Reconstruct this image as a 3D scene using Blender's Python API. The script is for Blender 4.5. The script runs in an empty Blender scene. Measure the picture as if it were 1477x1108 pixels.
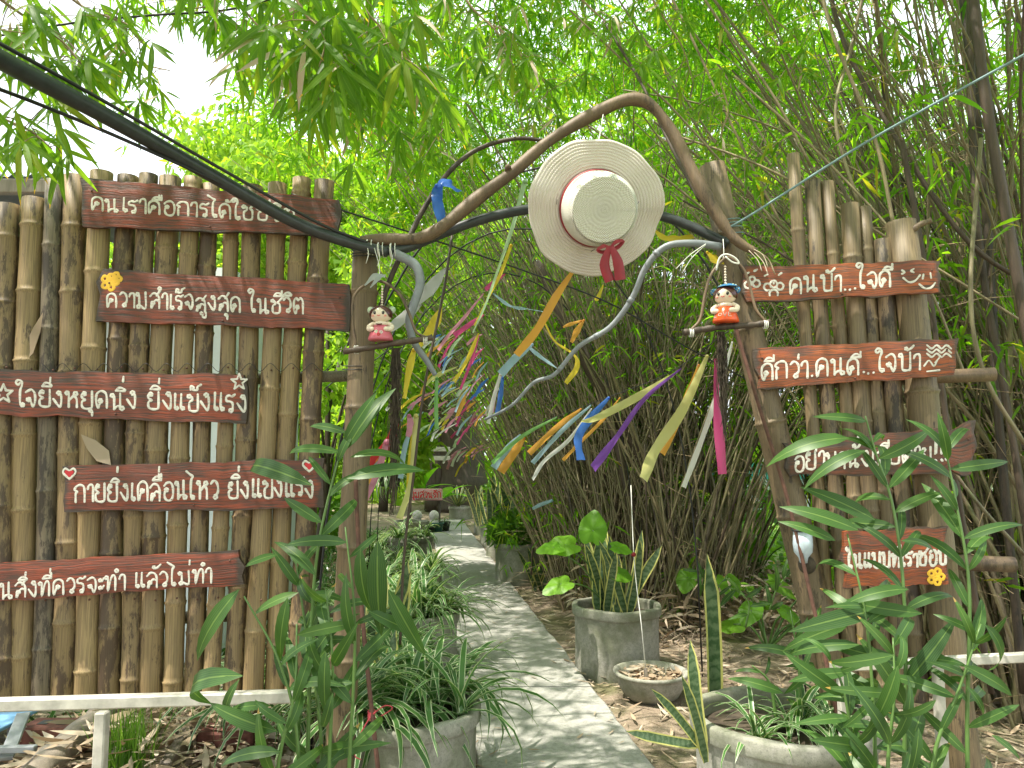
import bpy, math, random
import numpy as np
from mathutils import Matrix, Vector, Euler

random.seed(7)
R = np.random.RandomState(11)
sc = bpy.context.scene
col = sc.collection
rad = math.radians

# ------------------------------------------------------------------ camera, sky, sun, exposure
W0, H0, F0 = 1477.0, 1108.0, 1074.0
PITCH = math.atan((660 - 554) / F0)
CAM_Z = 1.5
cam = bpy.data.cameras.new('camera')
cam.sensor_width = 36.0
cam.lens = 36.0 * F0 / W0
cam.clip_start = 0.05
cam.clip_end = 2000
cam_ob = bpy.data.objects.new('camera', cam)
col.objects.link(cam_ob)
cam_ob.location = (0, 0, CAM_Z)
cam_ob.rotation_euler = (math.pi / 2 + PITCH, 0, 0)
sc.camera = cam_ob

SUN_EL, SUN_AZ = 66.0, 242.0      # azimuth: compass direction the sun stands in (0 = +Y, clockwise)
world = bpy.data.worlds.new('World')
sc.world = world
world.use_nodes = True
wn = world.node_tree
bg = wn.nodes['Background']
sky = wn.nodes.new('ShaderNodeTexSky')
sky.sky_type = 'NISHITA'
sky.sun_disc = False
sky.sun_elevation = rad(SUN_EL)
sky.sun_rotation = rad(SUN_AZ)
sky.air_density = 1.0
sky.dust_density = 10.0
sky.ozone_density = 0.6
# bright hazy cloud veil, with thinner patches where the blue shows a little
tcw = wn.nodes.new('ShaderNodeTexCoord'); nzw = wn.nodes.new('ShaderNodeTexNoise')
nzw.inputs['Scale'].default_value = 2.2; nzw.inputs['Detail'].default_value = 6
wn.links.new(tcw.outputs['Generated'], nzw.inputs['Vector'])
rpw = wn.nodes.new('ShaderNodeValToRGB'); rpw.color_ramp.elements[0].position = 0.32; rpw.color_ramp.elements[0].color = (0.55, 0.55, 0.55, 1)
rpw.color_ramp.elements[1].position = 0.55; rpw.color_ramp.elements[1].color = (0.95, 0.95, 0.95, 1)
wn.links.new(nzw.outputs[0], rpw.inputs[0])
mxw = wn.nodes.new('ShaderNodeMix'); mxw.data_type = 'RGBA'
wn.links.new(rpw.outputs[0], mxw.inputs[0]); wn.links.new(sky.outputs[0], mxw.inputs[6])
mxw.inputs[7].default_value = (7.2, 7.6, 8.0, 1)
wn.links.new(mxw.outputs[2], bg.inputs[0])
bg.inputs[1].default_value = 0.15

sun = bpy.data.lights.new('sun', 'SUN')
sun.energy = 5.0
sun.angle = rad(0.53)
sun.color = (1.0, 0.93, 0.82)
sun_ob = bpy.data.objects.new('sun', sun)
col.objects.link(sun_ob)
sd = Vector((math.sin(rad(SUN_AZ)) * math.cos(rad(SUN_EL)), math.cos(rad(SUN_AZ)) * math.cos(rad(SUN_EL)), math.sin(rad(SUN_EL))))
sun_ob.rotation_euler = (-sd).to_track_quat('-Z', 'Y').to_euler()

vs = sc.view_settings
vs.view_transform = 'Standard'
vs.look = 'None'
vs.exposure = 1.05
vs.gamma = 1.0
vs.use_curve_mapping = False
cy = sc.cycles
cy.use_denoising = True
try:
    cy.denoiser = 'OPENIMAGEDENOISE'
except Exception:
    pass
cy.max_bounces = 7
cy.diffuse_bounces = 4
cy.glossy_bounces = 2
cy.transmission_bounces = 6
cy.transparent_max_bounces = 8
cy.caustics_reflective = False
cy.caustics_refractive = False
cy.sample_clamp_indirect = 6.0

# ------------------------------------------------------------------ pixel <-> place helpers
CP, SP = math.cos(PITCH), math.sin(PITCH)


def ray(px, py):
    x = (px - W0 / 2) / F0
    y = (H0 / 2 - py) / F0
    return np.array([x, CP - y * SP, SP + y * CP])


def P(px, py, Y):
    d = ray(px, py)
    return d * (Y / d[1]) + np.array([0, 0, CAM_Z])


def G(px, py, z=0.0):
    d = ray(px, py)
    return d * ((z - CAM_Z) / d[2]) + np.array([0, 0, CAM_Z])


def proj(p):
    p = np.asarray(p, float) - np.array([0, 0, CAM_Z])
    fwd = p[..., 1] * CP + p[..., 2] * SP
    up = -p[..., 1] * SP + p[..., 2] * CP
    fwd = np.where(np.abs(fwd) < 1e-6, 1e-6, fwd)
    return W0 / 2 + F0 * p[..., 0] / fwd, H0 / 2 - F0 * up / fwd, fwd


# ------------------------------------------------------------------ mesh builder
class MB:
    def __init__(s):
        s.v = []; s.n = 0; s.q = []; s.t = []; s.uvq = []; s.uvt = []

    def add(s, v, quads=None, tris=None, uv=None):
        v = np.asarray(v, float).reshape(-1, 3)
        uv = np.zeros((len(v), 2)) if uv is None else np.asarray(uv, float).reshape(-1, 2)
        if quads is not None and len(quads):
            q = np.asarray(quads, int).reshape(-1, 4)
            s.q.append(q + s.n); s.uvq.append(uv[q])
        if tris is not None and len(tris):
            t = np.asarray(tris, int).reshape(-1, 3)
            s.t.append(t + s.n); s.uvt.append(uv[t])
        s.v.append(v); s.n += len(v)
        return s

    def mesh(s, name, mat=None, smooth=True, offset=(0, 0, 0)):
        me = bpy.data.meshes.new(name)
        V = np.concatenate(s.v) - np.asarray(offset, float)
        q = np.concatenate(s.q) if s.q else np.zeros((0, 4), int)
        t = np.concatenate(s.t) if s.t else np.zeros((0, 3), int)
        loops = np.concatenate([q.ravel(), t.ravel()]).astype(np.int32)
        starts = np.concatenate([np.arange(len(q)) * 4, len(q) * 4 + np.arange(len(t)) * 3]).astype(np.int32)
        me.vertices.add(len(V)); me.vertices.foreach_set('co', V.astype(np.float32).ravel())
        me.loops.add(len(loops)); me.loops.foreach_set('vertex_index', loops)
        me.polygons.add(len(starts)); me.polygons.foreach_set('loop_start', starts)
        me.polygons.foreach_set('use_smooth', np.full(len(starts), smooth, dtype=bool))
        uvs = np.concatenate([a.reshape(-1, 2) for a in (s.uvq + s.uvt)]).astype(np.float32)
        l = me.uv_layers.new(name='UVMap'); l.data.foreach_set('uv', uvs.ravel())
        me.update(calc_edges=True)
        me.validate()
        if mat: me.materials.append(mat)
        return me

    # shapes ---------------------------------------------------------
    def tube(s, pts, r, n=8, cap=True, flat=1.0):
        pts = np.asarray(pts, float); m = len(pts)
        r = np.full(m, r, float) if np.isscalar(r) else np.asarray(r, float)
        tg = np.gradient(pts, axis=0); tg /= np.linalg.norm(tg, axis=1)[:, None] + 1e-12
        a = np.array([0, 0, 1.0]) if abs(tg[0][2]) < 0.9 else np.array([0, 1.0, 0])
        u = np.cross(tg[0], a); u /= np.linalg.norm(u)
        U = []
        for i in range(m):
            u = u - tg[i] * np.dot(u, tg[i]); u /= np.linalg.norm(u) + 1e-12
            U.append(u)
        U = np.array(U); Vv = np.cross(tg, U)
        th = np.arange(n) * 2 * math.pi / n
        ring = pts[:, None, :] + r[:, None, None] * (np.cos(th)[None, :, None] * U[:, None, :] + flat * np.sin(th)[None, :, None] * Vv[:, None, :])
        ln = np.concatenate([[0], np.cumsum(np.linalg.norm(np.diff(pts, axis=0), axis=1))])
        uv = np.stack([np.repeat(th[None, :] / (2 * math.pi), m, 0), np.repeat(ln[:, None], n, 1)], -1)
        i = np.arange(m - 1)[:, None] * n; j = np.arange(n)[None, :]; k = (j + 1) % n
        q = np.stack([i + j, i + k, i + n + k, i + n + j], -1).reshape(-1, 4)
        v = ring.reshape(-1, 3); uvf = uv.reshape(-1, 2)
        tr = None
        if cap:
            v = np.concatenate([v, pts[:1], pts[-1:]]); uvf = np.concatenate([uvf, [[0.5, 0]], [[0.5, ln[-1]]]])
            c0, c1 = m * n, m * n + 1; jj = np.arange(n); kk = (jj + 1) % n; b = (m - 1) * n
            tr = np.concatenate([np.stack([kk, jj, np.full(n, c0)], -1), np.stack([b + jj, b + kk, np.full(n, c1)], -1)])
        return s.add(v, q, tr, uvf)

    def box(s, lo, hi, M=None, bev=0.0):
        lo = np.asarray(lo, float); hi = np.asarray(hi, float); c = (lo + hi) / 2; h = (hi - lo) / 2
        b = min(bev, min(h) * 0.9) if bev else 0
        if not b:
            v = np.array([[x, y, z] for x in (-1, 1) for y in (-1, 1) for z in (-1, 1)], float) * h + c
            q = [[0, 1, 3, 2], [4, 6, 7, 5], [0, 4, 5, 1], [2, 3, 7, 6], [0, 2, 6, 4], [1, 5, 7, 3]]
            t = None
        else:
            v = []; q = []; t = []; idx = {}
            for sx in (-1, 1):
                for sy in (-1, 1):
                    for sz in (-1, 1):
                        for ax in range(3):
                            p = np.array([sx, sy, sz]) * (h - b); p[ax] = (sx, sy, sz)[ax] * h[ax]
                            idx[(sx, sy, sz, ax)] = len(v); v.append(p + c)
            for ax in range(3):
                a1, a2 = [a for a in range(3) if a != ax]
                for sg in (-1, 1):
                    def K(p, r_):
                        k = [0, 0, 0]; k[ax] = sg; k[a1] = p; k[a2] = r_
                        return idx[(k[0], k[1], k[2], ax)]
                    q.append([K(-1, -1), K(1, -1), K(1, 1), K(-1, 1)])
            for ax in range(3):
                a1, a2 = [a for a in range(3) if a != ax]
                for s1 in (-1, 1):
                    for s2 in (-1, 1):
                        def K2(e, face):
                            k = [0, 0, 0]; k[ax] = e; k[a1] = s1; k[a2] = s2
                            return idx[(k[0], k[1], k[2], face)]
                        q.append([K2(-1, a1), K2(1, a1), K2(1, a2), K2(-1, a2)])
            for sx in (-1, 1):
                for sy in (-1, 1):
                    for sz in (-1, 1):
                        t.append([idx[(sx, sy, sz, 0)], idx[(sx, sy, sz, 1)], idx[(sx, sy, sz, 2)]])
            v = np.array(v)
        uv = np.stack([v[:, 0] + v[:, 1], v[:, 2]], -1)
        if M is not None:
            v = v @ np.array(M.to_3x3()).T + np.array(M.translation)
        return s.add(v, q, t, uv)

    def lathe(s, prof, n=32, M=None, wob=None):
        prof = np.asarray(prof, float); m = len(prof)
        th = np.arange(n) * 2 * math.pi / n
        v = np.stack([prof[:, 0][:, None] * np.cos(th), prof[:, 0][:, None] * np.sin(th), np.repeat(prof[:, 1][:, None], n, 1)], -1)
        if wob is not None: v = wob(v, th, prof)
        ln = np.concatenate([[0], np.cumsum(np.linalg.norm(np.diff(prof, axis=0), axis=1))])
        uv = np.stack([np.repeat(th[None, :] / (2 * math.pi), m, 0), np.repeat(ln[:, None], n, 1)], -1).reshape(-1, 2)
        v = v.reshape(-1, 3)
        i = np.arange(m - 1)[:, None] * n; j = np.arange(n)[None, :]; k = (j + 1) % n
        q = np.stack([i + j, i + k, i + n + k, i + n + j], -1).reshape(-1, 4)
        if M is not None: v = v @ np.array(M.to_3x3()).T + np.array(M.translation)
        return s.add(v, q, None, uv)

    def ball(s, c, r, n=14, m=9):
        r = np.array([r, r, r]) if np.isscalar(r) else np.asarray(r, float)
        ph = np.linspace(-math.pi / 2, math.pi / 2, m)
        th = np.arange(n) * 2 * math.pi / n
        v = np.stack([np.cos(ph)[:, None] * np.cos(th), np.cos(ph)[:, None] * np.sin(th), np.repeat(np.sin(ph)[:, None], n, 1)], -1).reshape(-1, 3) * r + np.asarray(c, float)
        i = np.arange(m - 1)[:, None] * n; j = np.arange(n)[None, :]; k = (j + 1) % n
        q = np.stack([i + j, i + k, i + n + k, i + n + j], -1).reshape(-1, 4)
        return s.add(v, q)

    def leaves(s, p, d, nrm, L, Wd, droop):
        """N small leaves: p base, d direction, nrm face normal, L length, Wd half width, droop sag"""
        N = len(p); d = d / np.linalg.norm(d, axis=1)[:, None]
        side = np.cross(d, nrm); side /= np.linalg.norm(side, axis=1)[:, None] + 1e-9
        up = np.cross(side, d)
        ts = [0, .3, .3, .68, .68, 1]; ws = [0, 1, -1, .75, -.75, 0]
        v = np.zeros((N, 6, 3)); uv = np.zeros((N, 6, 2))
        for i, (t, w) in enumerate(zip(ts, ws)):
            v[:, i] = p + d * (L * t)[:, None] + side * (Wd * w)[:, None] - np.array([0, 0, 1.0]) * (droop * L * t * t)[:, None] - up * (0.35 * Wd * abs(w))[:, None]
            uv[:, i] = ((w + 1) / 2, t)
        b = np.arange(N)[:, None] * 6
        q = (b + np.array([1, 2, 4, 3])[None, :])
        t1 = b + np.array([0, 2, 1])[None, :]; t2 = b + np.array([3, 4, 5])[None, :]
        return s.add(v.reshape(-1, 3), q, np.concatenate([t1, t2]), uv.reshape(-1, 2))


def smooth_line(pts, k=6):
    pts = np.asarray(pts, float)
    if len(pts) < 3: 
        t = np.linspace(0, 1, k + 1)[:, None]
        return pts[0] * (1 - t) + pts[-1] * t
    e = np.concatenate([[2 * pts[0] - pts[1]], pts, [2 * pts[-1] - pts[-2]]])
    out = []
    for i in range(1, len(e) - 2):
        a, b, c, d = e[i - 1], e[i], e[i + 1], e[i + 2]
        for t in np.arange(k) / k:
            out.append(0.5 * (2 * b + (c - a) * t + (2 * a - 5 * b + 4 * c - d) * t * t + (3 * b - a - 3 * c + d) * t ** 3))
    out.append(pts[-1])
    return np.array(out)


# ------------------------------------------------------------------ objects
def tag(o, label=None, cat=None, group=None, kind=None):
    if label: o['label'] = label
    if cat: o['category'] = cat
    if group: o['group'] = group
    if kind: o['kind'] = kind
    return o


def thing(name, label, cat, loc, group=None):
    o = bpy.data.objects.new(name, None)
    o.empty_display_size = 0.1
    o.location = [float(x) for x in loc]
    col.objects.link(o)
    return tag(o, label, cat, group)


def abs_loc(o):
    p = Vector(o.location)
    while o.parent:
        o = o.parent; p += Vector(o.location)
    return p


def part(parent, name, mb, mat, smooth=True, label=None, kind=None):
    off = abs_loc(parent)
    me = mb.mesh(name, mat, smooth, off)
    o = bpy.data.objects.new(name, me)
    o.parent = parent
    col.objects.link(o)
    if label: o['label'] = label
    if kind: o['kind'] = kind
    return o


def place(parent, name, me, M, label=None):
    """put a shared mesh as part; M is a world matrix (4x4 Matrix)"""
    o = bpy.data.objects.new(name, me)
    o.parent = parent
    M = M.copy(); M.translation = M.translation - abs_loc(parent)
    o.matrix_basis = M
    col.objects.link(o)
    if label: o['label'] = label
    return o


def solo(name, mb, mat, label=None, cat=None, group=None, kind=None, smooth=True, loc=None):
    """a thing (or a piece of the setting) that is one mesh"""
    loc = (0, 0, 0) if loc is None else loc
    me = mb.mesh(name, mat, smooth, loc)
    o = bpy.data.objects.new(name, me)
    o.location = [float(x) for x in loc]
    col.objects.link(o)
    return tag(o, label, cat, group, kind)


# ------------------------------------------------------------------ materials
def new_mat(name):
    m = bpy.data.materials.new(name); m.use_nodes = True
    nt = m.node_tree; b = nt.nodes['Principled BSDF']
    return m, nt, b


def N(nt, t, **kw):
    n = nt.nodes.new(t)
    for k, v in kw.items(): setattr(n, k, v)
    return n


def noise(nt, scale, vec=None, detail=4, rough=0.6):
    n = N(nt, 'ShaderNodeTexNoise'); n.inputs['Scale'].default_value = scale
    n.inputs['Detail'].default_value = detail; n.inputs['Roughness'].default_value = rough
    if vec is not None: nt.links.new(vec, n.inputs['Vector'])
    return n.outputs[0]


def ramp(nt, fac, stops):
    r = N(nt, 'ShaderNodeValToRGB'); cr = r.color_ramp
    while len(cr.elements) < len(stops): cr.elements.new(0.5)
    for e, (p, c) in zip(cr.elements, stops):
        e.position = p; e.color = (c[0], c[1], c[2], 1) if hasattr(c, '__len__') else (c, c, c, 1)
    nt.links.new(fac, r.inputs[0])
    return r.outputs[0]


def mix(nt, fac, a, b, blend='MIX'):
    m = N(nt, 'ShaderNodeMix', data_type='RGBA', blend_type=blend)
    for i, v in ((0, fac), (6, a), (7, b)):
        if hasattr(v, 'links') or hasattr(v, 'is_linked'): nt.links.new(v, m.inputs[i])
        elif hasattr(v, '__len__'): m.inputs[i].default_value = (v[0], v[1], v[2], 1)
        else: m.inputs[i].default_value = v
    return m.outputs[2]


def mth(nt, op, a, b=0.0):
    m = N(nt, 'ShaderNodeMath', operation=op)
    for i, v in ((0, a), (1, b)):
        if hasattr(v, 'is_linked'): nt.links.new(v, m.inputs[i])
        else: m.inputs[i].default_value = v
    return m.outputs[0]


def coords(nt, which='Object', scale=None):
    t = N(nt, 'ShaderNodeTexCoord').outputs[which]
    if scale is not None:
        mp = N(nt, 'ShaderNodeMapping'); mp.inputs['Scale'].default_value = scale
        nt.links.new(t, mp.inputs[0]); return mp.outputs[0]
    return t


def worldpos(nt, scale=None):
    t = N(nt, 'ShaderNodeNewGeometry').outputs['Position']
    if scale is not None:
        mp = N(nt, 'ShaderNodeMapping'); mp.inputs['Scale'].default_value = scale
        nt.links.new(t, mp.inputs[0]); return mp.outputs[0]
    return t


def bump(nt, b, h, strength=0.5, dist=0.01):
    n = N(nt, 'ShaderNodeBump'); n.inputs['Strength'].default_value = strength
    n.inputs['Distance'].default_value = dist
    nt.links.new(h, n.inputs['Height']); nt.links.new(n.outputs[0], b.inputs['Normal'])


def plain(name, c, rough=0.6, metal=0.0, var=0.12, scale=30):
    m, nt, b = new_mat(name)
    f = noise(nt, scale, coords(nt))
    c = np.array(c)
    nt.links.new(ramp(nt, f, [(0.3, c * (1 - var)), (0.7, np.minimum(c * (1 + var), 1))]), b.inputs['Base Color'])
    b.inputs['Roughness'].default_value = rough; b.inputs['Metallic'].default_value = metal
    return m


def leaf_mat(name, cols, trans, tmix=0.45, rough=0.45, per='island', uvf=None, spec=0.35):
    """cols: ramp colours by leaf; trans: multiplier tint of light coming through"""
    m, nt, b = new_mat(name)
    if per == 'island': rnd = N(nt, 'ShaderNodeNewGeometry').outputs['Random Per Island']
    else: rnd = N(nt, 'ShaderNodeObjectInfo').outputs['Random']
    stops = [(i / max(1, len(cols) - 1), c) for i, c in enumerate(cols)]
    c = ramp(nt, rnd, stops)
    if uvf: c = uvf(nt, c, rnd)
    nt.links.new(c, b.inputs['Base Color'])
    b.inputs['Roughness'].default_value = rough
    b.inputs['Specular IOR Level'].default_value = spec
    tr = N(nt, 'ShaderNodeBsdfTranslucent')
    tc = mix(nt, 1.0, c, trans, 'MULTIPLY')
    nt.links.new(tc, tr.inputs[0])
    ms = N(nt, 'ShaderNodeMixShader'); ms.inputs[0].default_value = tmix
    out = [n for n in nt.nodes if n.type == 'OUTPUT_MATERIAL'][0]
    nt.links.new(b.outputs[0], ms.inputs[1]); nt.links.new(tr.outputs[0], ms.inputs[2])
    nt.links.new(ms.outputs[0], out.inputs[0])
    return m


def veins(nt, c, rnd):
    uv = N(nt, 'ShaderNodeUVMap'); sp = N(nt, 'ShaderNodeSeparateXYZ'); nt.links.new(uv.outputs[0], sp.inputs[0])
    w = mth(nt, 'SINE', mth(nt, 'MULTIPLY', sp.outputs[0], 60.0))
    c1 = mix(nt, mth(nt, 'MULTIPLY', mth(nt, 'ADD', w, 1.0), 0.12), c, (0.14, 0.24, 0.05))
    mid = mth(nt, 'LESS_THAN', mth(nt, 'ABSOLUTE', mth(nt, 'SUBTRACT', sp.outputs[0], 0.5)), 0.035)
    c2 = mix(nt, mth(nt, 'MULTIPLY', mid, 0.55), c1, (0.2, 0.3, 0.08))
    # dry yellow-brown tips on some leaves
    tip = mth(nt, 'GREATER_THAN', mth(nt, 'ADD', sp.outputs[1], mth(nt, 'MULTIPLY', noise(nt, 14, coords(nt)), 0.12)), 0.97)
    some = mth(nt, 'GREATER_THAN', rnd, 0.72)
    return mix(nt, mth(nt, 'MULTIPLY', tip, some), c2, (0.4, 0.26, 0.07))


def margins(edge, width):
    def f(nt, c, rnd):
        uv = N(nt, 'ShaderNodeUVMap'); sp = N(nt, 'ShaderNodeSeparateXYZ'); nt.links.new(uv.outputs[0], sp.inputs[0])
        d = mth(nt, 'ABSOLUTE', mth(nt, 'SUBTRACT', sp.outputs[0], 0.5))
        e = mth(nt, 'GREATER_THAN', mth(nt, 'ADD', d, mth(nt, 'MULTIPLY', mth(nt, 'SUBTRACT', noise(nt, 25, coords(nt)), 0.5), 0.06)), 0.5 - width)
        return mix(nt, e, c, edge)
    return f


def bands(nt, c, rnd):      # sansevieria: grey-green cross bands, yellow margin
    uv = N(nt, 'ShaderNodeUVMap'); sp = N(nt, 'ShaderNodeSeparateXYZ'); nt.links.new(uv.outputs[0], sp.inputs[0])
    nz = noise(nt, 18, coords(nt))
    w = mth(nt, 'SINE', mth(nt, 'ADD', mth(nt, 'MULTIPLY', sp.outputs[1], 90.0), mth(nt, 'MULTIPLY', nz, 14.0)))
    c1 = mix(nt, mth(nt, 'MULTIPLY', mth(nt, 'ADD', w, 1.0), 0.3), c, (0.16, 0.22, 0.12))
    d = mth(nt, 'ABSOLUTE', mth(nt, 'SUBTRACT', sp.outputs[0], 0.5))
    return mix(nt, mth(nt, 'GREATER_THAN', d, 0.37), c1, (0.52, 0.5, 0.16))


def bamboo_mat(name, a, b_, dark, spot=0.45, nodes=True):
    m, nt, b = new_mat(name)
    rnd = N(nt, 'ShaderNodeObjectInfo').outputs['Random']
    wp = worldpos(nt, (14, 14, 2.2))
    base = mix(nt, rnd, a, b_)
    f = noise(nt, 1.4, wp, 5, 0.65)
    c = mix(nt, ramp(nt, f, [(0.42, 0), (0.62, 1)]), base, tuple(np.array(a) * 0.62))
    # dark mould / flaking patches, more on some poles
    f2 = noise(nt, 2.6, worldpos(nt, (9, 9, 2.2)), 8, 0.74)
    amt = mth(nt, 'ADD', f2, mth(nt, 'MULTIPLY', mth(nt, 'SUBTRACT', rnd, 0.5), 0.22))
    c = mix(nt, ramp(nt, amt, [(spot + 0.1, 0), (spot + 0.16, 1)]), c, dark)
    # long thin fibre streaks
    f3 = noise(nt, 3.0, worldpos(nt, (110, 110, 1.2)), 4, 0.65)
    c = mix(nt, ramp(nt, f3, [(0.35, 0.7), (0.58, 0)]), c, tuple(np.array(dark) * 1.4))
    nt.links.new(c, b.inputs['Base Color'])
    b.inputs['Roughness'].default_value = 0.55
    bump(nt, b, mth(nt, 'ADD', f3, f2), 0.35, 0.004)
    return m


def board_mat(name, paint, worn, edge, amount=0.5):
    """painted plank: UV in metres along/across; u2 = normalised handled by object coords"""
    m, nt, b = new_mat(name)
    uv = N(nt, 'ShaderNodeUVMap').outputs[0]
    def mp(sc_):
        q = N(nt, 'ShaderNodeMapping'); q.inputs['Scale'].default_value = sc_
        nt.links.new(uv, q.inputs[0]); return q.outputs[0]
    rnd = N(nt, 'ShaderNodeObjectInfo').outputs['Random']
    off = N(nt, 'ShaderNodeCombineXYZ'); nt.links.new(mth(nt, 'MULTIPLY', rnd, 13.0), off.inputs[2])
    def ofs(v):
        a = N(nt, 'ShaderNodeVectorMath', operation='ADD'); nt.links.new(v, a.inputs[0]); nt.links.new(off.outputs[0], a.inputs[1]); return a.outputs[0]
    grain = noise(nt, 1.0, ofs(mp((7, 170, 1))), 5, 0.65)
    big = noise(nt, 1.0, ofs(mp((5, 9, 1))), 4, 0.6)
    c = mix(nt, ramp(nt, big, [(0.4, 0), (0.6, 1)]), paint, worn)
    c = mix(nt, ramp(nt, grain, [(0.38, 1.0), (0.56, 0)]), c, edge)
    # worn ends and long edges: v runs 0..1 in the second UV channel stored in z-less trick -> use generated coords
    g = N(nt, 'ShaderNodeTexCoord').outputs['Generated']
    sp = N(nt, 'ShaderNodeSeparateXYZ'); nt.links.new(g, sp.inputs[0])
    dx = mth(nt, 'MULTIPLY', mth(nt, 'ABSOLUTE', mth(nt, 'SUBTRACT', sp.outputs[0], 0.5)), 2.0)
    dz = mth(nt, 'MULTIPLY', mth(nt, 'ABSOLUTE', mth(nt, 'SUBTRACT', sp.outputs[2], 0.5)), 2.0)
    e = mth(nt, 'MAXIMUM', mth(nt, 'POWER', dx, 14.0), mth(nt, 'MULTIPLY', mth(nt, 'POWER', dz, 6.0), 0.9))
    e = mth(nt, 'ADD', e, mth(nt, 'MULTIPLY', mth(nt, 'SUBTRACT', noise(nt, 1.0, ofs(mp((16, 30, 1))), 5), 0.5), 0.9))
    c = mix(nt, ramp(nt, e, [(0.32, 0), (0.62, amount)]), c, edge)
    nt.links.new(c, b.inputs['Base Color'])
    b.inputs['Roughness'].default_value = 0.5
    bump(nt, b, grain, 0.7, 0.004)
    return m


M = {}
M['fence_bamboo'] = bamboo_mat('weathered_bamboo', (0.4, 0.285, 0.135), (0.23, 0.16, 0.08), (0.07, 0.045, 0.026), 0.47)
M['grey_bamboo'] = bamboo_mat('grey_bamboo', (0.27, 0.225, 0.155), (0.16, 0.125, 0.08), (0.04, 0.03, 0.02), 0.47)
M['post'] = bamboo_mat('post_bamboo', (0.24, 0.17, 0.09), (0.18, 0.13, 0.075), (0.05, 0.035, 0.02), 0.52)
M['branch'] = bamboo_mat('bark_brown', (0.2, 0.13, 0.075), (0.16, 0.11, 0.065), (0.06, 0.04, 0.025), 0.48)
M['culm'] = bamboo_mat('living_culm', (0.34, 0.27, 0.16), (0.11, 0.14, 0.045), (0.09, 0.065, 0.04), 0.52)
M['dark_culm'] = bamboo_mat('dark_culm', (0.1, 0.065, 0.042), (0.07, 0.048, 0.032), (0.025, 0.018, 0.013), 0.5)
M['twig'] = plain('dry_twig', (0.27, 0.2, 0.12), 0.8, var=0.5, scale=2)
M['trunk'] = bamboo_mat('tree_bark', (0.075, 0.052, 0.036), (0.09, 0.065, 0.045), (0.02, 0.015, 0.011), 0.5)
M['palm'] = bamboo_mat('palm_bark', (0.3, 0.24, 0.18), (0.3, 0.24, 0.18), (0.12, 0.09, 0.06), 0.55)
M['panel_bamboo'] = bamboo_mat('shaded_panel_bamboo', (0.26, 0.19, 0.1), (0.13, 0.1, 0.06), (0.035, 0.025, 0.016), 0.45)  # darker copy of the fence bamboo, the panel's shade put into the colour
M['brown_board'] = board_mat('dark_brown_weathered_plank', (0.17, 0.045, 0.02), (0.075, 0.036, 0.022), (0.045, 0.032, 0.024), 1.0)
M['red_board'] = board_mat('red_painted_plank', (0.25, 0.048, 0.02), (0.15, 0.034, 0.018), (0.045, 0.03, 0.022), 1.0)
M['orange_board'] = board_mat('orange_painted_plank', (0.34, 0.08, 0.018), (0.2, 0.045, 0.018), (0.06, 0.04, 0.028), 1.0)
M['white_paint'] = plain('white_lettering_paint', (0.66, 0.65, 0.6), 0.5, var=0.16, scale=60)
_m = M['white_paint']; _nt = _m.node_tree; _b = _nt.nodes['Principled BSDF']
_f = noise(_nt, 1.0, coords(_nt, 'Object', (60, 60, 240)), 5, 0.75)
_nt.links.new(ramp(_nt, _f, [(0.34, (0.2, 0.08, 0.05)), (0.42, (0.55, 0.52, 0.47)), (0.7, (0.7, 0.69, 0.64))]), _b.inputs['Base Color'])
M['yellow_paint'] = plain('yellow_paint', (0.72, 0.42, 0.03), 0.5)
M['heart_red'] = plain('heart_red_paint', (0.5, 0.02, 0.03), 0.5)
M['black_pipe'] = plain('black_polythene_pipe', (0.028, 0.034, 0.036), 0.38, var=0.3)
M['grey_conduit'] = plain('grey_conduit', (0.2, 0.22, 0.24), 0.45)
M['cable'] = plain('black_cable', (0.015, 0.015, 0.016), 0.5)
M['rope'] = plain('blue_green_rope', (0.16, 0.25, 0.27), 0.7)
M['white_string'] = plain('white_string', (0.65, 0.65, 0.6), 0.7)
M['rust'] = plain('rusty_iron', (0.1, 0.045, 0.03), 0.8, var=0.4)
M['white_metal'] = plain('chalky_white_painted_metal', (0.48, 0.455, 0.4), 0.55, var=0.3, scale=14)
M['black_plastic'] = plain('black_plastic', (0.02, 0.022, 0.022), 0.45)
M['blue_sheet'] = plain('blue_sheet', (0.2, 0.42, 0.72), 0.4)
M['steel'] = plain('grey_steel', (0.3, 0.32, 0.34), 0.4)
M['brick'] = plain('dark_red_brick', (0.16, 0.06, 0.045), 0.85, var=0.4)
M['dry_leaf'] = leaf_mat('dry_leaf', [(0.46, 0.36, 0.25), (0.28, 0.2, 0.13), (0.56, 0.48, 0.38), (0.38, 0.28, 0.18), (0.44, 0.37, 0.3)], (1, .8, .5), 0.12, 0.7)
M['bam_leaf'] = leaf_mat('bamboo_leaf', [(0.08, 0.17, 0.015), (0.1, 0.22, 0.02), (0.05, 0.13, 0.018), (0.13, 0.25, 0.022), (0.075, 0.18, 0.022), (0.24, 0.22, 0.04)], (3.2, 3.2, .75), 0.62, 0.5, spec=0.15)
M['bam_leaf_part'] = leaf_mat('bamboo_leaf_near', [(0.075, 0.16, 0.018), (0.1, 0.21, 0.02), (0.055, 0.13, 0.02), (0.13, 0.23, 0.025), (0.085, 0.18, 0.025), (0.2, 0.24, 0.03)], (3.1, 3.0, .75), 0.6, 0.48, spec=0.2, per='object', uvf=veins)
M['tree_leaf'] = leaf_mat('tree_leaf', [(0.12, 0.24, 0.03), (0.18, 0.32, 0.04), (0.15, 0.28, 0.04), (0.26, 0.36, 0.05)], (2.5, 2.3, .8), 0.5, 0.6, spec=0.15)
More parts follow.
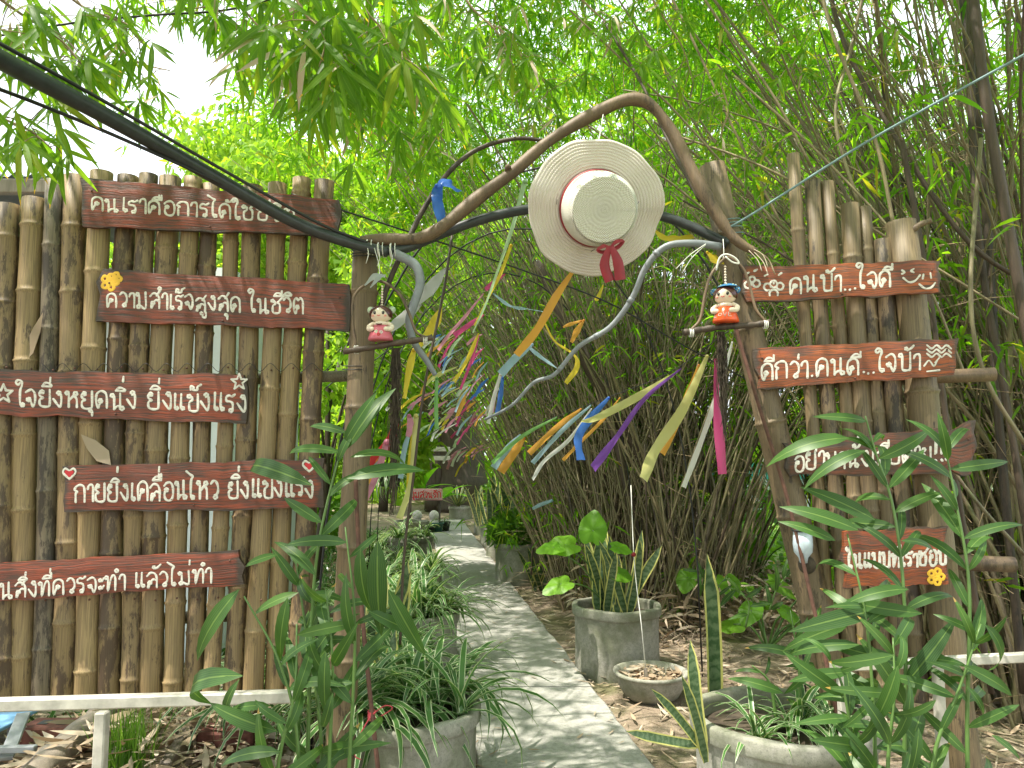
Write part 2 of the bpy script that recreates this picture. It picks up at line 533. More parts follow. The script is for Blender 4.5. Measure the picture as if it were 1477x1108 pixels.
M['hedge_leaf'] = leaf_mat('undergrowth_leaf', [(0.05, 0.13, 0.02), (0.09, 0.2, 0.03), (0.14, 0.26, 0.04)], (2.3, 2.2, .9), 0.45, 0.45)
M['cane_leaf'] = leaf_mat('broad_cane_leaf', [(0.03, 0.085, 0.02), (0.042, 0.11, 0.02), (0.024, 0.065, 0.022), (0.055, 0.125, 0.02)], (2.0, 2.1, .8), 0.28, 0.42, per='object', uvf=veins, spec=0.35)
M['cane_stem'] = plain('green_cane_stem', (0.09, 0.17, 0.04), 0.4)
M['spider_leaf'] = leaf_mat('white_edged_strap_leaf', [(0.055, 0.15, 0.035), (0.08, 0.19, 0.045), (0.045, 0.12, 0.035)], (2, 2, 1), 0.3, 0.38, per='object', uvf=margins((0.5, 0.55, 0.38), 0.13), spec=0.5)
M['spider_fill'] = leaf_mat('white_edged_strap_leaf_fill', [(0.055, 0.15, 0.035), (0.08, 0.19, 0.045), (0.045, 0.12, 0.035)], (2, 2, 1), 0.3, 0.38, uvf=margins((0.5, 0.55, 0.38), 0.13), spec=0.5)
M['snake_leaf'] = leaf_mat('banded_snake_plant_leaf', [(0.035, 0.08, 0.03), (0.05, 0.1, 0.035)], (1.5, 1.5, 1), 0.1, 0.35, per='object', uvf=bands, spec=0.5)
M['taro_leaf'] = leaf_mat('bright_taro_leaf', [(0.12, 0.3, 0.02), (0.16, 0.34, 0.03)], (2.2, 2.2, .7), 0.5, 0.4, per='object')
M['tin'] = plain('weathered_tin', (0.12, 0.13, 0.14), 0.5, metal=0.3, var=0.3, scale=6)
M['shed_wall'] = plain('pale_blue_white_wall', (0.7, 0.76, 0.8), 0.7, scale=3)


def ground_mat():
    m, nt, b = new_mat('dirt_with_moss')
    wp = worldpos(nt)
    n1 = noise(nt, 1.1, wp, 6, 0.65); n2 = noise(nt, 9, wp, 6, 0.7); n3 = noise(nt, 60, wp, 4, 0.7)
    c = ramp(nt, n2, [(0.3, (0.13, 0.1, 0.07)), (0.5, (0.27, 0.21, 0.15)), (0.72, (0.38, 0.31, 0.24))])
    c = mix(nt, ramp(nt, n1, [(0.5, 0), (0.62, 0.7)]), c, (0.12, 0.13, 0.045))
    c = mix(nt, ramp(nt, n3, [(0.3, 0.5), (0.55, 0)]), c, (0.08, 0.06, 0.04))
    # paler, sun-bleached bare ground and lawn farther off
    sp = N(nt, 'ShaderNodeSeparateXYZ'); nt.links.new(wp, sp.inputs[0])
    far = ramp(nt, mth(nt, 'DIVIDE', mth(nt, 'ADD', sp.outputs[0], mth(nt, 'MULTIPLY', sp.outputs[1], 0.2)), 12.0), [(0.36, 0), (0.55, 1)])
    c = mix(nt, far, c, mix(nt, n2, (0.09, 0.2, 0.03), (0.22, 0.3, 0.08)))
    nt.links.new(c, b.inputs['Base Color']); b.inputs['Roughness'].default_value = 0.95
    bump(nt, b, mth(nt, 'ADD', n2, mth(nt, 'MULTIPLY', n3, 0.5)), 0.8, 0.03)
    return m


def concrete_mat(name, base, moss, rough=0.85, ms=0.55, sc_=1.0):
    m, nt, b = new_mat(name)
    wp = worldpos(nt)
    n1 = noise(nt, 2.2 * sc_, wp, 6, 0.65); n2 = noise(nt, 28 * sc_, wp, 6, 0.75); n3 = noise(nt, 160, wp, 3, 0.7)
    base = np.array(base)
    c = ramp(nt, n2, [(0.28, base * 0.6), (0.5, base), (0.75, np.minimum(base * 1.3, 1))])
    c = mix(nt, ramp(nt, n1, [(ms - .08, 0), (ms + 0.1, 0.75)]), c, moss)
    c = mix(nt, ramp(nt, n3, [(0.32, 0.55), (0.45, 0)]), c, tuple(base * 0.35))
    nt.links.new(c, b.inputs['Base Color']); b.inputs['Roughness'].default_value = rough
    bump(nt, b, mth(nt, 'ADD', n2, mth(nt, 'MULTIPLY', n3, 0.6)), 0.4, 0.003)
    return m


M['ground'] = ground_mat()
M['path'] = concrete_mat('rough_concrete_path', (0.32, 0.315, 0.29), (0.23, 0.24, 0.2), 0.85, 0.56)
M['pot'] = concrete_mat('mossy_concrete_pot', (0.33, 0.32, 0.28), (0.13, 0.145, 0.08), 0.9, 0.48, 1.5)
M['soil'] = plain('potting_soil', (0.06, 0.045, 0.03), 0.95, var=0.5)
M['old_wood'] = bamboo_mat('grey_weathered_plank', (0.3, 0.26, 0.21), (0.24, 0.2, 0.16), (0.1, 0.08, 0.06), 0.5)

# ================================================================== SETTING
def path_x(Y):
    """left and right edge of the concrete path at distance Y"""
    a, b = G(690, 1108), G(620, 750)
    t = (Y - a[1]) / (b[1] - a[1]); l = a[0] + (b[0] - a[0]) * t
    a, b = G(940, 1108), G(665, 750)
    t = (Y - a[1]) / (b[1] - a[1]); r = a[0] + (b[0] - a[0]) * t
    return l, r


# ground: one sheet to the horizon, finer near the camera, gently uneven
mb = MB()
gx = np.concatenate([[-300, -120, -50, -25], np.arange(-12, 12.01, 0.2), [25, 50, 120, 300]])
gy = np.concatenate([[-60, -20, -8], np.arange(-3, 22.01, 0.2), [28, 40, 80, 200, 600]])
XX, YY = np.meshgrid(gx, gy)
ZZ = 0.012 * np.sin(XX * 3.1 + YY * 1.3) + 0.014 * np.sin(XX * 1.7 - YY * 2.3) + 0.008 * np.sin(XX * 7.7 + 2) * np.sin(YY * 6.1)
pl = np.array([path_x(y) for y in gy])
onp = (XX > pl[:, 0][:, None] - 0.15) & (XX < pl[:, 1][:, None] + 0.15)
ZZ = np.where(onp, -0.02, ZZ)
ZZ += np.where(YY > 20, 0, 0)
vv = np.stack([XX, YY, ZZ], -1).reshape(-1, 3)
nx_, ny_ = len(gx), len(gy)
i = np.arange(ny_ - 1)[:, None] * nx_; j = np.arange(nx_ - 1)[None, :]
mb.add(vv, np.stack([i + j, i + j + 1, i + nx_ + j + 1, i + nx_ + j], -1).reshape(-1, 4), None, vv[:, :2])
solo('ground', mb, M['ground'], kind='structure')

# path: cast concrete slabs with thin joints, slightly ragged edges
pth = tag(bpy.data.objects.new('path', None), kind='structure'); col.objects.link(pth)
ys = [-0.6, 1.2, 3.05, 4.95, 6.9, 8.8, 10.9, 12.9, 15.2, 17.9]
for a, b_ in zip(ys[:-1], ys[1:]):
    mb = MB(); n = 14
    yy = np.linspace(a + 0.006, b_ - 0.006, n)
    L = np.array([path_x(y)[0] for y in yy]) + R.normal(0, .003, n)
    Rr = np.array([path_x(y)[1] for y in yy]) + R.normal(0, .004, n)
    z = 0.035 + R.normal(0, .0015)
    rows = []
    for k in range(n):
        rows += [[L[k] - .004, yy[k], -.05], [L[k], yy[k], z - .012], [L[k] + .015, yy[k], z], [Rr[k] - .015, yy[k], z], [Rr[k], yy[k], z - .012], [Rr[k] + .004, yy[k], -.05]]
    q = [[k * 6 + j, k * 6 + j + 1, k * 6 + 7 + j, k * 6 + 6 + j] for k in range(n - 1) for j in range(5)]
    q += [[0, 5, 4, 1], [1, 4, 3, 2], [(n - 1) * 6, (n - 1) * 6 + 1, (n - 1) * 6 + 4, (n - 1) * 6 + 5], [(n - 1) * 6 + 1, (n - 1) * 6 + 2, (n - 1) * 6 + 3, (n - 1) * 6 + 4]]
    part(pth, 'slab', mb.add(rows, q), M['path'], smooth=False)

# ================================================================== LEFT FENCE OF BAMBOO POLES
def Yl(px): return 3.12 - (500 - px) / 500 * 0.12


def pole_mb(top, bot, r, nodes=0.27, sides=12, taper=0.92, hollow=True, crook=0.007, seed=0):
    rs = np.random.RandomState(seed)
    top = np.asarray(top, float); bot = np.asarray(bot, float)
    Ln = np.linalg.norm(top - bot)
    t0 = rs.uniform(0.05, nodes); ks = [0.0]
    rr = [1.0]
    while t0 < Ln - 0.03:
        for d, f in ((-.018, 1.0), (-.006, 1.07), (0.0, 1.12), (.005, 1.02), (.02, 0.985)):
            ks.append(t0 + d); rr.append(f)
        t0 += nodes * rs.uniform(.85, 1.2)
        if t0 < Ln - 0.03: ks.append(t0 - nodes * .5); rr.append(0.965)
    ks.append(Ln); rr.append(1.0)
    o = np.argsort(ks); ks = np.array(ks)[o]; rr = np.array(rr)[o]
    ks = np.clip(ks, 0, Ln)
    keep = np.concatenate([[True], np.diff(ks) > 1e-4]); ks = ks[keep]; rr = rr[keep]
    t = ks / Ln
    pts = bot[None] * (1 - t)[:, None] + top[None] * t[:, None]
    ph = rs.uniform(0, 6, 2)
    pts[:, 0] += crook * np.sin(t * 5 + ph[0]); pts[:, 1] += crook * np.sin(t * 4 + ph[1])
    rad_ = r * rr * (1 - (1 - taper) * t)
    m = MB()
    if hollow:
        d = (top - bot) / Ln
        pts = np.concatenate([pts, [pts[-1]], [pts[-1] - d * 0.05]])
        rad_ = np.concatenate([rad_, [rad_[-1] * 0.78], [rad_[-1] * 0.74]])
        # tangent would flip: build outer and inner separately
        m.tube(pts[:-2], rad_[:-2], sides, cap=False)
        m2 = np.array([pts[-3], pts[-3] - d * 0.05])
        s0 = m.n
        m.tube(np.array([pts[-3] - d * 0.05, pts[-3]]), np.array([rad_[-1], rad_[-2]]), sides, cap=False)
        # rim between the two end rings
        n_out = s0 - sides
        q = [[n_out + k, n_out + (k + 1) % sides, s0 + sides + (k + 1) % sides, s0 + sides + k] for k in range(sides)]
        m.q.append(np.array(q)); m.uvq.append(np.zeros((sides, 4, 2)))
        f = s0
        m.add([pts[-3] - d * 0.05], None, None)
        m.t.append(np.array([[f + k, f + (k + 1) % sides, m.n - 1] for k in range(sides)])); m.uvt.append(np.zeros((sides, 3, 2)))
        m.tube(np.array([pts[0] - d * .001, pts[0]]), np.array([rad_[0] * .02, rad_[0]]), sides, cap=False)
    else:
        m.tube(pts, rad_, sides)
    return m


fence = thing('bamboo_fence', 'tall fence of upright dry bamboo poles carrying five painted planks, beside the path', 'fence', P(240, 1000, 3.1))
lp = [  # top x, top y, bottom x, bottom y, width px, grey?
    (8, 296, 3, 1006, 38, 0), (50, 288, 27, 1006, 34, 0), (82, 262, 58, 1006, 29, 1), (113, 256, 90, 1006, 37, 0), (147, 250, 121, 1006, 32, 0),
    (182, 254, 156, 1005, 31, 0), (213, 252, 186, 1004, 29, 0), (243, 256, 216, 1003, 31, 0), (278, 258, 246, 1002, 27, 0),
    (306, 268, 276, 1001, 27, 0), (337, 272, 306, 1001, 25, 0), (368, 270, 337, 1000, 29, 0), (400, 265, 368, 998, 29, 0), (434, 259, 396, 996, 30, 0), (470, 263, 424, 994, 30, 0)]
for k, (tx, ty, bx, by, w, g) in enumerate(lp):
    yb = Yl(tx) + (0.012 if k % 2 else 0)
    r = w * yb / F0 / 2 * (.92 + .12 * ((k * 37) % 10) / 10)
    part(fence, 'bamboo_pole', pole_mb(P(tx, ty, yb), P(bx, by, yb), r, 0.3, 14, 0.96, seed=k + 1), M['grey_bamboo'] if g else M['fence_bamboo'])
# two cross rails behind, seen through the gaps
for (x0, y0, x1, y1, w) in ((-40, 560, 520, 542, 17), (-40, 905, 520, 880, 17)):
    part(fence, 'cross_rail', pole_mb(P(x1, y1, 3.22), P(x0, y0, 3.1), w * 3.15 / F0 / 2, 0.4, 10, 1, seed=x1), M['grey_bamboo'])
# nail heads and tie wire along the rail
wire = []
for k, (tx, ty, bx, by, w, g) in enumerate(lp):
    for yy in (530, 862):
        t = (yy - ty) / (by - ty); x = tx + (bx - tx) * t; yb = Yl(tx) - w * 3.1 / F0 / 2 - .003
        m = MB(); m.ball(P(x + 3, yy + (k * 7) % 5, yb), .0045, 8, 5)
        part(fence, 'nail', m, M['rust'])
pts = []
for k, x in enumerate(np.linspace(60, 480, 29)):
    pts.append(P(x, 528 + (8 if k % 2 else -4), Yl(x) - .055 + (0.006 if k % 2 else 0)))
m = MB(); m.tube(smooth_line(pts, 4), .0013, 4); part(fence, 'tie_wire', m, M['cable'])
# split bamboo sheath stuck between two poles
m = MB(); m.leaves(np.array([P(28, 530, 2.98)]), np.array([P(60, 455, 2.97) - P(28, 530, 2.98)]), np.array([[0, -1, .2]]), np.array([.24]), np.array([.024]), np.array([0]))
m.leaves(np.array([P(160, 671, 2.99)]), np.array([P(117, 627, 2.97) - P(160, 671, 2.99)]), np.array([[0, -1, .2]]), np.array([.17]), np.array([.03]), np.array([0]))
part(fence, 'dry_sheath', m, M['dry_leaf'])

# three short sunlit bamboo stakes in front of the right end of the fence
# ================================================================== GATE POSTS
gp = thing('gate_post', 'thick bamboo gate post at the left end of the arch, behind the pink doll', 'post', G(480, 1235))
bt = P(485, 1240, 3.08); bt[2] = 0.0
part(gp, 'post_pole', pole_mb(P(528, 348, 3.08), bt, 0.06, 0.48, 20, 0.9, crook=.006, seed=5), M['post'])
m = MB()
for k in range(5):
    y = 356 + k * 4
    c = P(527 - .2 * k, y, 3.08); th = np.linspace(0, 2 * math.pi, 17)
    m.tube(np.stack([c[0] + .058 * np.cos(th), c[1] + .058 * np.sin(th), c[2] + .006 * np.sin(th * 1.0)], -1), .0022, 4, cap=False)
for y in (528, 533):
    c = P(515, y, 3.08); th = np.linspace(0, 2 * math.pi, 17)
    m.tube(np.stack([c[0] + .061 * np.cos(th), c[1] + .061 * np.sin(th), c[2] + .008 * np.sin(th)], -1), .002, 4, cap=False)
part(gp, 'binding_wire', m, M['cable'])

gp2 = thing('gate_post', 'thick leaning bamboo gate post at the right end of the arch', 'post', G(1250, 1235))
bt = P(1250, 1235, 2.98); bt[2] = 0.0
part(gp2, 'post_pole', pole_mb(P(1030, 240, 3.1), bt, 0.068, 0.42, 20, 0.8, crook=.014, seed=9), M['post'])
m = MB()
for y in (322, 327, 333, 342):
    t = (y - 240) / 995; c = P(1030 + 220 * t, y, 3.08); th = np.linspace(0, 2 * math.pi, 17)
    m.tube(np.stack([c[0] + .06 * np.cos(th), c[1] + .06 * np.sin(th), c[2] + .01 * np.cos(th)], -1), .0022, 4, cap=False)
part(gp2, 'binding_wire', m, M['rope'])


# ================================================================== RIGHT PANEL OF BAMBOO POLES
def Yr(px): return 3.02 - (px - 1070) / 330 * 0.16


panel = thing('bamboo_fence', 'leaning panel of dry bamboo poles carrying four orange planks, beside the green thicket', 'fence', P(1300, 1000, 2.95))
rp = [(1145, 224, 1200, 1010, 19, 1), (1173, 262, 1226, 1010, 23, 1), (1196, 262, 1250, 1010, 20, 1), (1224, 296, 1275, 1010, 27, 0),
      (1246, 299, 1298, 1012, 22, 0), (1272, 347, 1324, 1012, 26, 1)]
for k, (tx, ty, bx, by, w, g) in enumerate(rp):
    yb = Yr(tx) + .06
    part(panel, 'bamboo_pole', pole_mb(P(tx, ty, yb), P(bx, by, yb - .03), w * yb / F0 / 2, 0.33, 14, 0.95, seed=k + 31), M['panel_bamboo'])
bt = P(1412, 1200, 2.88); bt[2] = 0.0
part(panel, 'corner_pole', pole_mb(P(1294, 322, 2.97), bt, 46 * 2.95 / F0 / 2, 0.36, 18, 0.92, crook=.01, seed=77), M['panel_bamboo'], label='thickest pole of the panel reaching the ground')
for (x0, y0, x1, y1, w, nm) in ((1160, 552, 1432, 540, 20, 'cross_rail'), (1150, 800, 1462, 815, 22, 'cross_rail')):
    part(panel, nm, pole_mb(P(x1, y1, 2.96), P(x0, y0, 3.12), w * 3 / F0 / 2, 0.22, 12, 1, crook=.008, seed=x1), M['branch'])
m = MB()
m.tube(smooth_line([P(1306, 342, 2.93), P(1324, 326, 2.91), P(1343, 318, 2.9)]), np.linspace(.015, .011, 13) * (1 + .12 * np.sin(np.arange(13) * 1.7)), 9)
part(panel, 'branch_stub', m, M['branch'])

# ================================================================== THAI LETTERING (hand-painted strokes)
def c_(x, y, r=.1, a=0, s=360, n=8):
    return [(x + r * math.cos(rad(a + s * i / n)), y + r * math.sin(rad(a + s * i / n))) for i in range(n + 1)]


SARA_I = [[(-.58, 1.16), (-.42, 1.34), (-.2, 1.33), (-.06, 1.16), (-.58, 1.16)]]
KH = c_(.13, .88, .09, 270, -330) + [(.3, .84), (.3, .66), (.15, .52), (.14, .12), (.26, 0), (.52, 0), (.62, .14)]
GL = {
    'ก': (.82, [[(.1, 0), (.1, .5), (.2, .62), (.03, .74), (.16, .94), (.4, 1.02), (.62, .92), (.68, .6), (.68, 0)]]),
    'ค': (.86, [c_(.36, .52, .1, 90, 300) + [(.24, .35), (.12, 0), (.07, .45), (.12, .85), (.38, 1.02), (.64, .88), (.7, .5), (.7, 0)]]),
    'น': (.94, [c_(.13, .88, .09, 300, -330) + [(.24, .8), (.24, 0)], [(.24, .03), (.4, .2), (.58, .22)], [(.58, 1.02), (.58, .14)] + c_(.68, .09, .1, 160, 340)]),
    'เ': (.4, [[(.14, 1.02), (.12, .3), (.13, .08)] + c_(.23, .1, .09, 190, 330)]),
    'แ': (.74, [[(.14, 1.02), (.12, .3), (.13, .08)] + c_(.22, .1, .08, 190, 330), [(.48, 1.02), (.46, .3), (.47, .08)] + c_(.56, .1, .08, 190, 330)]),
    'ร': (.64, [c_(.34, .1, .09, 0, 330) + [(.44, .2), (.44, .5), (.32, .62), (.1, .66), (.08, .88), (.24, .98), (.4, .93), (.56, 1.05)]]),
    'า': (.52, [[(.06, .76), (.12, .95), (.28, 1.02), (.4, .86), (.4, 0)]]),
    'อ': (.8, [c_(.24, .6, .09, 90, 330) + [(.15, .5), (.12, .22), (.26, 0), (.52, 0), (.66, .25), (.66, .75), (.5, 1.02), (.25, 1.0), (.1, .84)]]),
    'ด': (.84, [c_(.32, .42, .1, 0, -300) + [(.26, .2), (.2, 0), (.08, .3), (.1, .8), (.36, 1.02), (.62, .88), (.68, .5), (.68, 0)]]),
    'ต': (.86, [c_(.32, .42, .1, 0, -300) + [(.26, .2), (.2, 0), (.08, .3), (.1, .82), (.24, 1.02), (.38, .86), (.52, 1.02), (.68, .84), (.7, .5), (.7, 0)]]),
    'ข': (.76, [KH + [(.62, 1.02)]]),
    'ช': (.84, [KH + [(.62, .62), (.48, .78), (.6, .92), (.88, 1.26)]]),
    'ว': (.66, [c_(.36, .12, .1, 180, 330) + [(.5, .35), (.52, .7), (.4, .96), (.22, 1.02), (.06, .86)]]),
    'ม': (.9, [c_(.13, .88, .09, 300, -330) + [(.24, .82), (.25, .25)], c_(.2, .12, .1, 60, 340), [(.28, .2), (.68, .02), (.68, 1.02)]]),
    'ล': (.84, [c_(.26, .34, .1, 60, 330) + [(.16, .22), (.16, 0), (.34, .42), (.5, .56), (.7, .46)], [(.08, .8), (.3, 1.02), (.58, .94), (.7, .6), (.7, 0)]]),
    'ส': (.86, [c_(.26, .34, .1, 60, 330) + [(.16, .22), (.16, 0), (.34, .42), (.5, .56), (.7, .46)], [(.08, .8), (.3, 1.0), (.58, .9), (.7, .6), (.7, 0)], [(.52, .84), (.76, 1.2)]]),
    'จ': (.72, [c_(.22, .42, .1, 90, -300) + [(.34, .28), (.46, 0), (.58, .3), (.56, .8), (.36, 1.02), (.06, .86)]]),
    'ง': (.68, [c_(.36, .88, .1, 180, -300) + [(.48, .78), (.5, .3), (.42, .0), (.25, .2), (.05, .5)]]),
    'ย': (.82, [c_(.22, .88, .09, 0, 330) + [(.1, .84), (.1, .64), (.28, .52), (.1, .42), (.1, .12), (.26, 0), (.54, 0), (.66, .15), (.66, 1.02)]]),
    'ห': (.9, [c_(.12, .88, .09, 300, -330) + [(.22, .8), (.22, 0)], [(.22, .4), (.5, .72)] + c_(.6, .84, .1, 220, -330), [(.52, .7), (.66, .5), (.68, 0)]]),
    'ท': (.86, [c_(.12, .88, .09, 300, -330) + [(.22, .8), (.22, 0), (.4, .78), (.56, 1.02), (.68, .8), (.68, 0)]]),
    'ะ': (.42, [c_(.12, .74, .08, 0, 360) + [(.22, .66), (.34, .86)], c_(.12, .22, .08, 0, 360) + [(.22, .14), (.34, .34)]]),
    'บ': (.82, [c_(.12, .88, .09, 300, -330) + [(.22, .8), (.22, .12), (.32, 0), (.56, 0), (.66, .1), (.66, 1.02)]]),
    'ใ': (.5, [c_(.3, .1, .09, 0, -330) + [(.18, .1), (.16, .9), (.26, 1.25), (.24, 1.5), (.04, 1.58), (-.08, 1.42), (.04, 1.3), (.14, 1.4)]]),
    'ไ': (.5, [c_(.3, .1, .09, 0, -330) + [(.18, .1), (.18, 1.05), (.3, 1.3), (.14, 1.42), (-.12, 1.62)]]),
    ' ': (.5, []), '.': (.28, [[(.1, .02), (.12, .04)]]),
    '!': (.36, [[(.12, .5), (.16, 1.3), (.18, 1.75)], [(.2, .55), (.22, 1.7)], [(.16, .05), (.17, .06)], [(.13, .1), (.2, .02)]]),
    'ิ': (0, SARA_I), 'ี': (0, SARA_I + [[(-.06, 1.14), (-.06, 1.5)]]), 'ื': (0, SARA_I + [[(-.06, 1.14), (-.06, 1.5)], [(-.2, 1.26), (-.2, 1.5)]]),
    '็': (0, [[(-.56, 1.2), (-.54, 1.42), (-.38, 1.36), (-.42, 1.2), (-.2, 1.2), (-.16, 1.4), (.02, 1.52)]]),
    'ั': (0, [c_(-.42, 1.3, .08, 0, -330) + [(-.34, 1.18), (-.15, 1.22), (.02, 1.44)]]),
    'ำ': (.52, [c_(-.12, 1.32, .09, 0, 360), [(.06, .76), (.12, .95), (.28, 1.02), (.4, .86), (.4, 0)]]),
    'ุ': (0, [c_(-.24, -.18, .06, 90, 330) + [(-.14, -.2), (-.14, -.46)]]), 'ู': (0, [c_(-.42, -.18, .06, 90, 330) + [(-.34, -.22), (-.32, -.42), (-.12, -.42), (-.12, -.12)]]),
    '่': (0, [[(-.16, 0), (-.14, .26)]]), '้': (0, [c_(-.38, .14, .06, 0, 330) + [(-.32, .04), (-.14, .12), (.04, .3)]]),
}


def paint_strokes(mb, strokes, D, r, Yf, rise=.0012):
    """strokes in photo pixels -> slightly raised paint on the plank front (Yf gives the depth of the front)"""
    for st in strokes:
        pts = smooth_line(st, 4) if len(st) > 2 else smooth_line(st, 3)
        n = len(pts); tg = np.gradient(pts, axis=0); tg /= np.linalg.norm(tg, axis=1)[:, None] + 1e-9
        nr = np.stack([-tg[:, 1], tg[:, 0]], -1)
        w = r * (1 + 0.16 * np.sin(np.arange(n) * .9 + pts[0][0])) 
        L_ = pts + nr * w[:, None]; R_ = pts - nr * w[:, None]
        def wp(a, lift): return np.array([P(x, y, Yf(x) - lift) for x, y in a])
        v = np.concatenate([wp(L_, .0003), wp(pts, rise), wp(R_, .0003)])
        i = np.arange(n - 1)
        q = np.concatenate([np.stack([i, i + 1, i + n + 1, i + n], -1), np.stack([i + n, i + n + 1, i + 2 * n + 1, i + 2 * n], -1)])
        mb.add(v, q)
        for e in (0, n - 1):
            a = np.arange(8) * math.pi / 4
            rim = pts[e] + w[e] * np.stack([np.cos(a), np.sin(a)], -1)
            mb.add(np.concatenate([wp(rim, .0002), wp(pts[e][None], rise)]), None, [[k, (k + 1) % 8, 8] for k in range(8)])


def thai(mb, text, x0, y0, x1, y1, h, r, Yf, seed=0):
    rs = np.random.RandomState(seed)
    tot = sum(GL[ch][0] for ch in text); s = (x1 - x0) / tot
    cur = 0; prev_up = False
    out = []
    for ch in text:
        adv, strokes = GL[ch]
        jx, jy, js = rs.normal(0, .02), rs.normal(0, .03), 1 + rs.normal(0, .04)
        lift = 0
        if ch in '่้':
            lift = 1.55 if prev_up else 1.22
        for st in strokes:
            q = []
            for (x, y) in st:
                yy = (y + lift) * h * js
                xx = x0 + (cur + x + jx) * s
                q.append((xx, y0 + (y1 - y0) * (xx - x0) / (x1 - x0) - yy + jy * h))
            out.append(np.array(q))
        if adv > 0: prev_up = False
        if ch in 'ิีืัำ': prev_up = True
        cur += adv
    paint_strokes(mb, out, 1, r, Yf)


def plank(name, label, cat, cs, Y, mat, seed, group=None, th=.02, broken=0.0):
    """cs: TL, TR, BR, BL in photo pixels; Y(px) depth of the FRONT face"""
    rs = np.random.RandomState(seed)
    TL, TR, BR, BL = [np.array(c, float) for c in cs]
    n = 40; k = 5
    t_ = thing(name, label, cat, P(*(sum((TL, TR, BR, BL)) / 4), Y((TL[0] + TR[0]) / 2)), group)
    u = np.linspace(0, 1, n)
    et = np.convolve(rs.normal(0, 2.4, n + 4), np.ones(5) / 5, 'valid'); eb = np.convolve(rs.normal(0, 2.6, n + 4), np.ones(5) / 5, 'valid')
    jr = rs.normal(0, 1.4, k); jl = rs.normal(0, 1.4, k)
    if broken:
        m_ = u > 1 - broken; et[m_] += 6 * np.sin(np.linspace(0, 5, m_.sum())); eb[m_] -= 5 * np.sin(np.linspace(0, 7, m_.sum()))
    fr = np.zeros((n, k, 3)); uv = np.zeros((n, k, 2))
    wid = np.linalg.norm(P(TR[0], TR[1], 3) - P(TL[0], TL[1], 3)); hei = np.linalg.norm(P(BL[0], BL[1], 3) - P(TL[0], TL[1], 3))
    for a in range(n):
        top = TL + (TR - TL) * u[a]; bo = BL + (BR - BL) * u[a]
        top = top + [0, et[a]]; bo = bo + [0, eb[a]]
        for b_ in range(k):
            v = b_ / (k - 1); p = top + (bo - top) * v
            if a == 0: p = p + [jl[b_] * 2, 0]
            if a == n - 1: p = p + [jr[b_] * 2.5, 0]
            y = Y(p[0]); 
            if b_ in (0, k - 1) or a in (0, n - 1): y += .0035
            fr[a, b_] = P(p[0], p[1], y); uv[a, b_] = (u[a] * wid, (1 - v) * hei)
    bk = fr.copy(); bk[..., 1] += th
    mb = MB()
    v = np.concatenate([fr.reshape(-1, 3), bk.reshape(-1, 3)]); uvv = np.concatenate([uv.reshape(-1, 2)] * 2)
    q = []; o = n * k
    for a in range(n - 1):
        for b_ in range(k - 1):
            i0 = a * k + b_
            q.append([i0, i0 + 1, i0 + k + 1, i0 + k]); q.append([o + i0, o + i0 + k, o + i0 + k + 1, o + i0 + 1])
        q.append([a * k, a * k + k, o + a * k + k, o + a * k]); e = a * k + k - 1
        q.append([e, o + e, o + e + k, e + k])
    for b_ in range(k - 1):
        q.append([b_, o + b_, o + b_ + 1, b_ + 1]); e = (n - 1) * k + b_
        q.append([e, e + 1, o + e + 1, o + e])
    mb.add(v, q, None, uvv)
    part(t_, 'plank', mb, mat, smooth=False)
    # nail heads
    for (a, b_) in ((.04, .25), (.96, .3), (.5, .9)):
        p = (TL + (TR - TL) * a) * (1 - b_) + (BL + (BR - BL) * a) * b_
        m = MB(); m.ball(P(p[0], p[1], Y(p[0])), .0045, 8, 5); part(t_, 'nail', m, M['rust'])
    return t_


GS = 'painted plank signs on the left bamboo fence'
GR = 'painted plank signs on the right bamboo panel'
FL = lambda px: Yl(px) - .075
FR = lambda px: Yr(px) - .055
SR = 1.5
s1 = plank('wooden_sign', 'red plank sign at the top of the left fence, crossed by the black pipe', 'sign', [(117, 257), (488, 288), (487, 340), (119, 326)], FL, M['red_board'], 1, GS)
m = MB(); thai(m, 'คนเราคือการได้ใช้ชีวิต', 130, 303, 428, 321, 19, SR, FL, 1); part(s1, 'lettering', m, M['white_paint'])
s2 = plank('wooden_sign', 'second red plank sign from the top of the left fence, yellow flower in its corner', 'sign', [(145, 389), (505, 410), (503, 477), (138, 463)], FL, M['red_board'], 2, GS)
m = MB(); thai(m, 'ความสำเร็จสูงสุด ในชีวิต', 153, 443, 440, 453, 21, SR, FL, 2); part(s2, 'lettering', m, M['white_paint'])
s3 = plank('wooden_sign', 'third red plank sign of the left fence, white star outlines at its ends', 'sign', [(-25, 533), (361, 542), (358, 611), (-25, 597)], FL, M['red_board'], 3, GS)
m = MB(); thai(m, 'ใจยิ่งหยุดนิ่ง ยิ่งแข็งแรง', 24, 586, 358, 594, 24, 1.65, FL, 3); part(s3, 'lettering', m, M['white_paint'])
s4 = plank('wooden_sign', 'fourth plank sign of the left fence, a small red heart in each upper corner', 'sign', [(91, 673), (465, 661), (466, 733), (93, 738)], FL, M['red_board'], 4, GS)
m = MB(); thai(m, 'กายยิ่งเคลื่อนไหว ยิ่งแข็งแรง', 107, 724, 455, 716, 25, 1.65, FL, 4); part(s4, 'lettering', m, M['white_paint'])
s5 = plank('wooden_sign', 'lowest plank sign of the left fence, tilted up to the right', 'sign', [(-60, 817), (346, 793), (352, 842), (-60, 872)], FL, M['red_board'], 5, GS)
m = MB(); thai(m, 'ในสิ่งที่ควรจะทำ แล้วไม่ทำ', -12, 865, 308, 840, 21, SR, FL, 5); part(s5, 'lettering', m, M['white_paint'])
